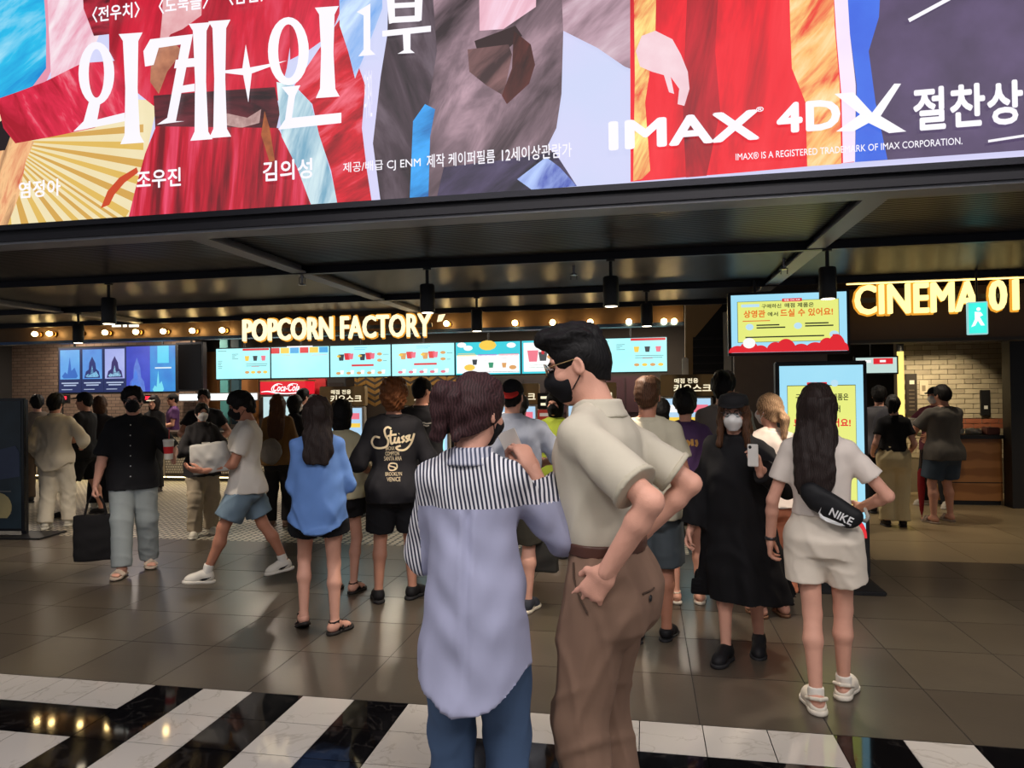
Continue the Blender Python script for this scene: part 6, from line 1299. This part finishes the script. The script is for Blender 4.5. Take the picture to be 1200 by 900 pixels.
person('short dark-haired person in grey just left of the long wavy hair', 1.60, 10, pos=px_pos(368, 9.5), lod=2, top=T('gry13', (84, 80, 80)), bot=Bt('blk15', (28, 27, 30)), hair=('mop', 'dark'))
Pb = person('woman in a blue shirt and black shorts with long wavy hair', 1.60, -2, foot=(375, 741), sex='f', lod=0, skin='a', wid=1.02, top=T('blueshirt', (98, 134, 196), sleeve=1.55, hem=.435, hemcurve=.040, e=.014, straight=(.088, .118, .84), collar='shirt', fold=.008), bot=Bt('blk16', (24, 24, 28), len=.44, e=.018, cuff=.060, part='shorts'), arms=dict(l=dict(w=(-.07, .15, .61), pole=(-.2, -.6, -.9)), r=dict(w=(.09, .16, .62), pole=(.3, -.5, -.9))), legs=dict(l=dict(a=(-.068, .05, .062), pitch=22, yaw=14, pole=(-.1, 1, 0)), r=dict(a=(.062, -.03, .045), yaw=-42)), hair=('long', 'dark'), shoes=dict(kind='sandal', col=(30, 24, 22)))
person('woman in a cream cardigan and black sandals beside the blue shirt', 1.56, -25, foot=(403, 694), sex='f', lod=1, top=T('creamcard', (206, 196, 160), sleeve=1.9, e=.02, hem=.50), bot=Bt('blk17', (28, 27, 30), len=.5, e=.02, part='shorts'), arms=FWD(.10, .14, .58), hair=('bob', 'black'), shoes=dict(kind='sandal', col=(30, 24, 22)))
# --- man with the script sweatshirt
Ps = person('curly-haired man in a black sweatshirt with cream script print', 1.715, -2, foot=(464, 704), lod=0, wid=.98, skin='b', top=T('blksweat', (31, 30, 34), sleeve=1.35, hem=.455, e=.022, fold=.006), bot=Bt('blkshorts', (27, 27, 31), len=.86, e=.026, cuff=.050, part='shorts'), arms=dict(l=dict(w=(-.13, .13, .58), pole=(-.5, -.7, -.6)), r=dict(w=(.13, .13, .58), pole=(.5, -.7, -.6))), legs=dict(l=dict(a=(-.078, .0, .045), yaw=10), r=dict(a=(.075, .03, .045), yaw=-35)), hair=('curly', 'rust'), shoes=dict(kind='sneaker', col=(30, 29, 31)), head=(0, 4, 0))
INK = fab('ink_cream', (226, 208, 172), bump=0)
kx = lambda u: (u - 462) / 4 / 148.0 - .0; 
def zp(u, v): px = 230 + u / 4; py = 330 + v / 4; return ((px - 449.0) / 150.0, 1.715 - (py - 447) / 150.0)
Sx = [[(866, 688), (850, 680), (836, 692), (840, 718), (852, 742), (846, 766), (820, 776), (788, 772), (776, 748), (790, 724), (814, 728)], [(866, 694), (862, 730), (866, 756), (876, 750)], [(848, 722), (868, 716), (890, 714)], [(884, 726), (880, 748), (892, 750), (900, 728), (900, 750), (908, 748)], [(926, 722), (914, 730), (924, 742), (912, 752)], [(946, 720), (932, 728), (942, 742), (930, 750)], [(950, 716), (946, 738), (960, 740), (970, 712), (956, 756), (930, 784), (900, 786), (888, 774), (908, 766)], [(886, 714), (888, 712)], [(900, 712), (902, 710)]]
for pts in Sx:
    vv, ff = rib2([zp(*p) for p in pts], .0155 if len(pts) > 2 else .013); drape(Ps, Ps['shirt'], vv, ff, INK, 'print_stroke', Ps['shirt'])
for s_, u0, u1, v0, v1 in (('BRONX', 840, 880, 768, 786), ('COMPTON', 838, 900, 792, 810), ('SANTA ANA', 832, 912, 814, 834), ('BROOKLYN', 838, 912, 886, 902), ('VENICE', 844, 906, 908, 926)):
    a, b = zp(u0, v1), zp(u1, v0); drape_text(Ps, Ps['shirt'], s_, a[0], b[0], a[1], b[1], INK, Ps['shirt'], .0)
for pts in ([(880, 846), (862, 846), (854, 856), (872, 862), (884, 868), (872, 878), (854, 874)], [(872, 846), (888, 850), (890, 866), (880, 876), (860, 878), (852, 866), (856, 850), (872, 846)]):
    vv, ff = rib2([zp(*p) for p in pts], .009); drape(Ps, Ps['shirt'], vv, ff, INK, 'print_stroke', Ps['shirt'])
Pn = person('short-haired man in a black T-shirt with a silver necklace at the kiosk', top_h(488, 443, 6.5), -12, pos=px_pos(494, 6.5), lod=1, wid=1.12, top=T('blkneck', (34, 33, 36), e=.022), bot=Bt('blk19', (28, 28, 32), len=.9, e=.02, part='shorts'), head=(-38, 0, 0), arms=dict(r=dict(w=(.16, .16, .58), pole=(1, -.5, -.3)), l=dict(w=(-.1, .2, .64))), hair=('crop', 'black'), skin='b')
Hn = Pn['H']; MB().tube([(.062 * math.cos(a) * Hn / 1.7, (-.02 - .06 * math.sin(a)) * 1.0, (.842 + .010 * math.sin(a + .0) * -1) * Hn) for a in np.linspace(-.4, math.pi + .4, 20)], .005, 6).build('necklace', M('silver', (200, 205, 208), .25, .9), Pn['root'], True)
for zz, x1 in ((.755, .13), (.742, .10)):
    vv, ff = rib2([(.02, zz * Hn), (.05, (zz + .003) * Hn), (.08, (zz - .002) * Hn), (x1, (zz + .002) * Hn)], .012); drape(Pn, Pn['shirt'], vv, ff, fab('ink_grey', (180, 176, 168)), 'print_stroke', Pn['shirt'])
person('grey-haired clerk standing behind the middle order kiosks', 1.72, 175, pos=px_pos(519, 10.2), lod=2, top=T('clerkblk', (30, 30, 32)), bot=Bt('blk20', (28, 28, 32)), hair=('short', 'grey'), face=True, group='counter clerks')
# --- middle, between the two nearest people
Pc = person('man in a backward black cap with red peak and a pale blue shirt', 1.70, -15, foot=(604, 716), lod=1, wid=1.14, top=T('palebluestripe', (146, 152, 168), sleeve=1.15, e=.026, hem=.46, collar='shirt', fold=.008), bot=Bt('olive', (70, 66, 56), len=.95, e=.02, part='shorts'), arms=dict(r=dict(w=(.10, .17, .63), pole=(1, -.4, -.3)), l=dict(w=(-.10, .17, .63), pole=(-1, -.4, -.3))), hair=('capshort', 'black'), cap=dict(kind='back', name='blkred', col=(24, 23, 26), brim=(196, 46, 42)), shoes=dict(kind='sneaker', col=(60, 62, 70), sole=(206, 196, 176)))
tote(wpt(Pc, vec(.18, .10, .78)), -10 * D2R, .26, .30, .10, fab('darkolive', (52, 50, 46)), 'dark olive shopping bag hanging beside the man in the pale blue shirt')
person('woman with a black ponytail and beige top in front of the red-peaked cap', 1.58, -5, pos=px_pos(611, 7.3), lod=2, sex='f', top=T('beigetop', (206, 188, 158)), bot=Bt('tansk', (170, 124, 86), kind='skirt', hem=.28, part='skirt'), hair=('tail', 'black'), arms=FWD())
Py_ = person('person in a lime and yellow top and black shorts beyond the polo shirt man', 1.60, 160, pos=px_pos(650, 6.9), lod=1, sex='f', top=T('lime', (150, 166, 58), col2=None, e=.022, sleeve=.8), bot=Bt('blk21', (30, 30, 34), len=.95, e=.022, part='shorts'), hair=('bob', 'black'), shoes=dict(kind='sneaker', col=(34, 34, 36)), mask='black')
# --- right of the polo shirt man
person('brown-haired man in a beige T-shirt and grey shorts behind the polo shirt', 1.70, -8, foot=(763, 750), lod=1, skin='c', top=T('beigetee', (190, 182, 160), e=.020), bot=Bt('greysh', (84, 92, 98), len=1.0, e=.022, cuff=.052, part='shorts'), arms=FWD(.11, .13, .58), legs=dict(l=dict(a=(-.05, -.03, .045)), r=dict(a=(.055, .03, .045))), hair=('short', 'brown'), shoes=dict(kind='loafer', col=(26, 25, 28)))
person('black-haired woman in all black at the bright order kiosk', top_h(773, 468, 7.3), -10, pos=px_pos(775, 7.3), lod=1, sex='f', top=T('blk22', (30, 28, 30), sleeve=1.5), bot=Bt('blk23', (24, 23, 26), cuff=.038), hair=('bob', 'black'), arms=FWD(), shoes=dict(kind='loafer', col=(28, 26, 28)))
Pp = person('person in a purple sweatshirt with a gold print and white sandals', 1.62, 8, foot=(806, 706), lod=1, sex='f', top=T('purplesw', (84, 60, 102), sleeve=1.3, e=.026, hem=.49), bot=Bt('blk24', (30, 28, 32), len=.62, e=.022, part='shorts'), arms=dict(l=dict(w=(-.12, .12, .57), pole=(-1, -.6, -.2)), r=dict(w=(.12, .12, .57), pole=(1, -.6, -.2))), hair=('mop', 'black'), head=(-10, -8, 0), shoes=dict(kind='sandal', col=(214, 204, 188), sole=(220, 212, 200)))
for pts in ([(-.07, 1.24), (-.055, 1.20)], [(-.04, 1.246), (-.03, 1.215), (-.035, 1.17)], [(-.01, 1.24), (.012, 1.222), (.0, 1.20)], [(.03, 1.25), (.035, 1.20)], [(.06, 1.245), (.068, 1.215), (.058, 1.195)]):
    vv, ff = rib2(pts, .020); drape(Pp, Pp['shirt'], vv, ff, fab('ink_gold', (206, 160, 90)), 'print_stroke', Pp['shirt'])
person('tall man in a grey T-shirt and dark hair behind the black cap', top_h(842, 437, 6.0), -10, pos=px_pos(848, 6.0), lod=1, top=T('grey26', (128, 122, 118), e=.02), bot=Bt('dk26', (48, 48, 54), len=.95, part='shorts'), hair=('mop', 'black'), arms=FWD())
# --- woman in black with the cap
Pd = person('woman in a black cap, glasses, white mask and long black dress walking forward', 1.585, 168, foot=(866, 768), sex='f', lod=0, lean=5, top=T('blkdress', (19, 18, 21), sleeve=1.92, hem=.225, e=.034, straight=(.084, .150, .92), flare=.004, fold=.010, cuffr=.034, part='dress', wave=.07, sway=(-.05, -.03)), bot=None, arms=dict(l=dict(w=(-.115, .16, .735), pole=(-.9, -.3, -.9), dir=(.1, .25, 1), palm=(.8, .6, 0), curl=.55), r=dict(w=(.165, .06, .47), pole=(.6, -1, 0), curl=.45)), legs=dict(r=dict(a=(.03, .08, .045), yaw=-8), l=dict(a=(-.06, -.08, .055), yaw=10, pitch=10)), mask='white', glasses='dark', face=True, head=(8, -3, 0), hair=('mid', 'brown'), cap=dict(kind='bucketish', name='blkb', col=(28, 27, 29)), shoes=dict(kind='sneaker', col=(24, 23, 26)))
p_ = wpt(Pd, Pd['wr', -1] + vec(.02, .07, .02)); e = empty('phone', tuple(p_), 150 * D2R, 'white phone held up by the woman in black', 'phone'); MB().box((-.030, -.004, 0), (.030, .004, .125), .003).build('case', M('phone_case', (225, 220, 214), .35), e); MB().lathe([(.001, 0), (.009, 0), (.009, .003), (.001, .003)], (.014, .004, .108), 12, 'y').build('camera_ring', BLK, e)
# --- blonde woman
person('woman with a fair ponytail, white top and orange wide trousers', 1.575, 28, foot=(905, 722), sex='f', lod=1, top=T('whitetop', (224, 208, 196), e=.026, sleeve=.8, hem=.50, flare=.03), bot=Bt('orange', (206, 128, 96), e=.024, knee=.062, cuff=.066, len=1.78, fold=.008), arms=FWD(.10, .14, .60), hair=('pony', 'blond'), head=(18, 2, 0), mask='white', shoes=dict(kind='sandal', col=(120, 84, 60)))
# --- woman in white with the waist bag
Pv = person('woman in a white T-shirt and white shorts with very long dark hair', 1.635, -8, foot=(968, 824), sex='f', lod=0, skin='a', armw=.9, side=-1.5, top=T('whitetee2', (226, 214, 204), e=.014, hem=.592, sleeve=.62, fold=.004, collar='crew', flare=.0), bot=Bt('whiteshorts', (228, 216, 200), len=.60, e=.014, cuff=.052, spl=.014, waist=.605, part='shorts', fold=.004), arms=dict(l=dict(w=(-.165, .03, .49), pole=(-.5, -1, 0), curl=.5), r=dict(w=(.095, .13, .60), pole=(1, -.5, -.3))), legs=dict(l=dict(a=(-.018, -.07, .045), yaw=24, pole=(.02, 1, 0)), r=dict(a=(.042, .08, .045), yaw=-4)), hips=False, hair=('longer', 'dark'), shoes=dict(kind='clog', col=(226, 216, 200)), socks=((228, 222, 212), .045))
S = SDF(); S.cone((-.03, -.17, 1.10), (.16, -.155, .995), .052, .045, .03, flat=vec(0, 1, 0), fl=1.5).cone((.0, -.17, 1.055), (.13, -.165, .975), .05, .035, .03, flat=vec(0, 1, 0), fl=1.5); v, q = S.mesh(.006); v = wob(v, q, .002, 40, 2)
eb = empty('waist_bag', (0, 0, 0), 0, 'black crossbody waist bag with white lettering on the back of the woman in white', 'bag'); bg = link('pouch', mesh_np('pouch', v, q), fab('bagblk', (22, 22, 25), .6), eb)
eb.matrix_world = Pv['M']
MB().tube([(-.03, -.165, 1.13), (-.075, -.135, 1.22), (-.095, -.10, 1.30), (-.085, -.03, 1.385), (-.05, .03, 1.40)], .014, 8).build('strap', fab('strapblk', (26, 26, 28)), eb, True); MB().tube([(.17, -.15, .99), (.205, -.09, .965), (.21, .0, .97), (.19, .07, 1.0)], .009, 8).build('strap', fab('strapgrey', (150, 146, 140)), eb, True)
def zq(u, v): px = 860 + u * .4889; py = 420 + v * .4889; return ((px - 965) / 231.0 + .0, 1.635 - (py - 452) / 229.0)
v_, f_ = text_raw('NIKE', .02); lo_, hi_ = v_.min(0), v_.max(0); a_, b_ = np.array(zq(240, 362)), np.array(zq(286, 384)); dr_ = b_ - a_; up_ = np.array([-dr_[1], dr_[0]]); up_ /= np.linalg.norm(up_); WI = fab('ink_white', (232, 232, 232), bump=0)
drape(Pv, bg, [tuple(a_ + dr_ * ((p[0] - lo_[0]) / (hi_[0] - lo_[0])) + up_ * ((p[1] - lo_[1]) / (hi_[1] - lo_[1])) * .040) for p in v_], f_, WI, 'lettering', eb)
sw = [zq(p[0] - 10, p[1] - 8) for p in ((236, 354), (232, 366), (238, 376), (252, 380), (272, 388), (298, 394), (270, 394), (246, 388), (232, 380), (228, 368))]; drape(Pv, bg, sw, [tuple(range(10))], WI, 'bag_mark', eb)
MB().tube([(.021 * math.cos(a), .021 * math.sin(a), 0) for a in np.linspace(0, 6.283, 14)], .005, 6).build('wristwatch', M('watch_dark', (40, 38, 40), .3), Pv['root']); wq = bpy.data.objects['wristwatch']; wq.location = tuple(Pv['wr', -1] * .95 + Pv['el', -1] * .05); wq.scale = (1.25, 1.25, 2.2)
# --- cinema entrance group
person('woman in a black T-shirt and pale wide trousers at the cinema entrance', 1.52, 12, foot=(1049, 617), sex='f', lod=1, top=T('blk30', (24, 23, 26), hem=.575, e=.014), bot=Bt('paletr', (206, 188, 146), e=.018, knee=.05, cuff=.05, waist=.62, fold=.008), hair=('bun', 'black'), arms=FWD(.13, .09, .56), shoes=dict(kind='loafer', col=(40, 34, 30)))
Pr = person('person in a grey top with a dark backpack in the dark corridor mouth', 1.62, 0, pos=px_pos(1030, 9.7), lod=2, top=T('grey31', (96, 96, 104)), bot=Bt('blk31', (28, 28, 32)), hair=('mop', 'black'))
S = SDF(); S.ell((0, 0, .20), (.15, .09, .22), .02).ell((0, -.07, .13), (.11, .05, .12), .03); v, q = S.mesh(.012); o = link('backpack', mesh_np('backpack', v, q), fab('packdk', (58, 58, 66))); p_ = px_pos(1030, 9.7); o.location = (p_[0], p_[1] - .24, .93); tag(o, 'dark backpack on the person in the corridor mouth', 'backpack')
Pu = person('masked staff member in a maroon shirt, black cap and black trousers', 1.60, 152, foot=(1097, 593), lod=1, top=T('maroon', (92, 44, 58), e=.02), bot=Bt('blk32', (26, 25, 28), cuff=.038), hair=('capshort', 'black'), cap=dict(kind='front', name='blk', col=(26, 26, 30)), mask='white', face=True, arms=dict(r=dict(w=(.12, .15, .60), pole=(1, -.4, -.4)), l=dict(w=(-.08, .17, .58), pole=(-1, -.4, -.4))), legs=dict(r=dict(a=(.09, .0, .045), yaw=-20), l=dict(a=(-.10, .03, .045), yaw=20)), shoes=dict(kind='sneaker', col=(176, 168, 156)))
pc_ = wpt(Pu, vec(.16, .27, .98)); cup_obj(pc_, .085, .21, 'large white popcorn tub handed over at the cinema entrance')
Pg = person('man in a dark grey T-shirt, navy shorts and sandals with his back turned', 1.625, 38, foot=(1107, 612), lod=1, skin='b', wid=1.12, top=T('dkgrey33', (84, 80, 76), e=.024, hem=.46, sleeve=.75), bot=Bt('navysh', (58, 70, 84), len=.85, e=.024, cuff=.06, part='shorts'), arms=dict(l=dict(w=(-.10, .20, .62), pole=(-1, -.6, -.3)), r=dict(w=(.08, .20, .62), pole=(1, -.6, -.3))), legs=dict(l=dict(a=(-.10, -.02, .045)), r=dict(a=(.07, .03, .045))), hair=('short', 'black'), shoes=dict(kind='slide', col=(150, 132, 116)))
u0 = PY(1080, 590, 9.3); e = empty('umbrella', (u0[0], 9.3, 0), 0, 'folded dark red umbrella standing between the entrance group', 'umbrella'); MB().lathe([(.004, .0), (.006, .05), (.022, .12), (.045, .40), (.040, .58), (.018, .62)], n=10).build('canopy', fab('umbred', (130, 30, 36)), e, True); MB().tube([(0, 0, .60), (0, 0, .80), (.02, 0, .85), (.055, 0, .85), (.07, 0, .81)], .010, 8).build('handle', M('umb_handle', (60, 40, 30), .4), e, True)

# ------------------------------------------------------------------ the two nearest people
STR = MW('yoke_stripe', (40, 44, 66), (222, 220, 224), 24, (0, 8, 0), 0, .25, .8, 'SIN', 0, 0, 0, (.42, .58))
pw_ = PY(556, 700, 2.22)
PW = person('woman in an oversized lavender-blue shirt with a striped yoke and jeans', 1.68, -10, pos=(pw_[0], pw_[1]), sex='f', lod=0, skin='a', wid=.86,
    top=T('lavender', (156, 158, 184), sleeve=1.86, hem=.385, hemcurve=.060, e=.022, loose=1.0, flare=.004, straight=(.079, .124, .80), pleat=.010, fold=.009, collar='shirt', yoke=.748, yokemat=STR, collarmat=MW('collar_stripe', (70, 76, 100), (196, 196, 206), 24, (0, 8, 0), 0, .25, .8, 'SIN', 0, 0, 0, (.4, .6)), cuffr=.032),
    bot=Bt('jeansw', (66, 86, 116), e=.010, knee=.042, cuff=.036, fold=.005),
    arms=dict(r=dict(w=(.110, .080, .805), pole=(.46, -.05, -1.0), dir=(-.45, .25, .8), palm=(-.7, .6, -.2), curl=.75, thumb=.7), l=dict(w=(-.02, .16, .70), pole=(-.6, -.1, -1.0), curl=.5)),
    hair=('bun', 'plum'), head=(-26, -8, 2), mask='black', shoes=dict(kind='sneaker', col=(200, 196, 190)))
# ticket in her raised hand
p_ = wpt(PW, PW['wr', 1] + vec(-.075, .05, .075)); e = MB().box((-.035, -.001, -.05), (.035, .001, .06)).build('ticket', M('ticket_paper', (226, 220, 212), .6)); e.location = tuple(p_); e.rotation_euler = (.2, -.35, -.25); tag(e, 'white paper ticket held by the woman in the striped-yoke shirt', 'ticket')
pm_ = PY(714, 700, 2.42)
PM = person('tall man in a beige polo shirt and brown trousers with hand on hip', 1.85, 70, pos=(pm_[0], pm_[1]), lod=0, skin='a', lean=5.5, wid=1.0, armw=.86,
    top=T('polo', (196, 188, 170), sleeve=.80, hem=.598, e=.020, loose=.9, flare=-.012, fold=.006, collar='shirt'),
    bot=Bt('chino', (124, 98, 82), e=.014, knee=.048, cuff=.042, waist=.596, fold=.006, belt=(74, 44, 34)),
    arms=dict(l=dict(w=(-.122, -.040, .572), pole=(-.25, -1.0, .20), dir=(.10, .60, -.80), palm=(.95, -.1, .1), curl=(.12, .2, .3, .38), spread=.22, thumb=.1), r=dict(w=(.118, -.02, .585), pole=(.15, -1.0, .1), dir=(-.2, .75, -.65), palm=(-.9, 0, .1), curl=.4)),
    hair=('quiff', 'black'), head=(12, -14, 0), mask='black', glasses='gold', face=True, shoes=dict(kind='loafer', col=(60, 40, 30)))
Hm = PM['H']
# back pocket welt with a button, side pocket edge
tr = [c for c in PM['root'].children if c.name.startswith('trousers')][0]
def on_surf(obj, o, d, off=.003):
    bv = BVHTree.FromPolygons([v.co[:] for v in obj.data.vertices], [p.vertices[:] for p in obj.data.polygons]); h = bv.ray_cast(Vector(o), Vector(d)); return (np.array(h[0][:]) + np.array(h[1][:]) * off) if h[0] is not None else None
def seam(obj, pts, d, r, mat, name, par):
    q = [on_surf(obj, p, d) for p in pts]; q = [x for x in q if x is not None]
    if len(q) > 1: MB().tube(q, r, 6).build(name, mat, par, True)
DKS = fab('seam_brown', (70, 54, 44))
seam(tr, [(x, -1, .525 * Hm) for x in np.linspace(-.115, -.03, 8)], (0, 1, 0), .003, DKS, 'back_pocket', PM['root'])
bq = on_surf(tr, (-.072, -1, .513 * Hm), (0, 1, 0), .002)
if bq is not None: o = MB().lathe([(.001, -.004), (.010, -.004), (.011, 0), (.001, .002)], (0, 0, 0), 14, 'y').build('pocket_button', BLK, PM['root'], True); o.location = tuple(bq)
seam(tr, [(-1, y, z * Hm) for y, z in ((.055, .575), (.045, .55), (.02, .52), (-.005, .497))], (1, 0, 0), .004, DKS, 'side_pocket', PM['root'])
for k, s in (('l', -1), ('r', 1)):      # ribbed sleeve bands
    a_, m_ = PM['sh', s], PM['el', s]; d_ = m_ - a_; S = SDF(); S.cone(a_ + d_ * .755, a_ + d_ * .815, .0300 * Hm + .0265, .0300 * Hm + .0270, .01, cap=True, cap0=True); v, q = S.mesh(.006); link('sleeve_band', mesh_np('sleeve_band', v, q), fab('poloband', (186, 178, 158)), PM['shirt'])
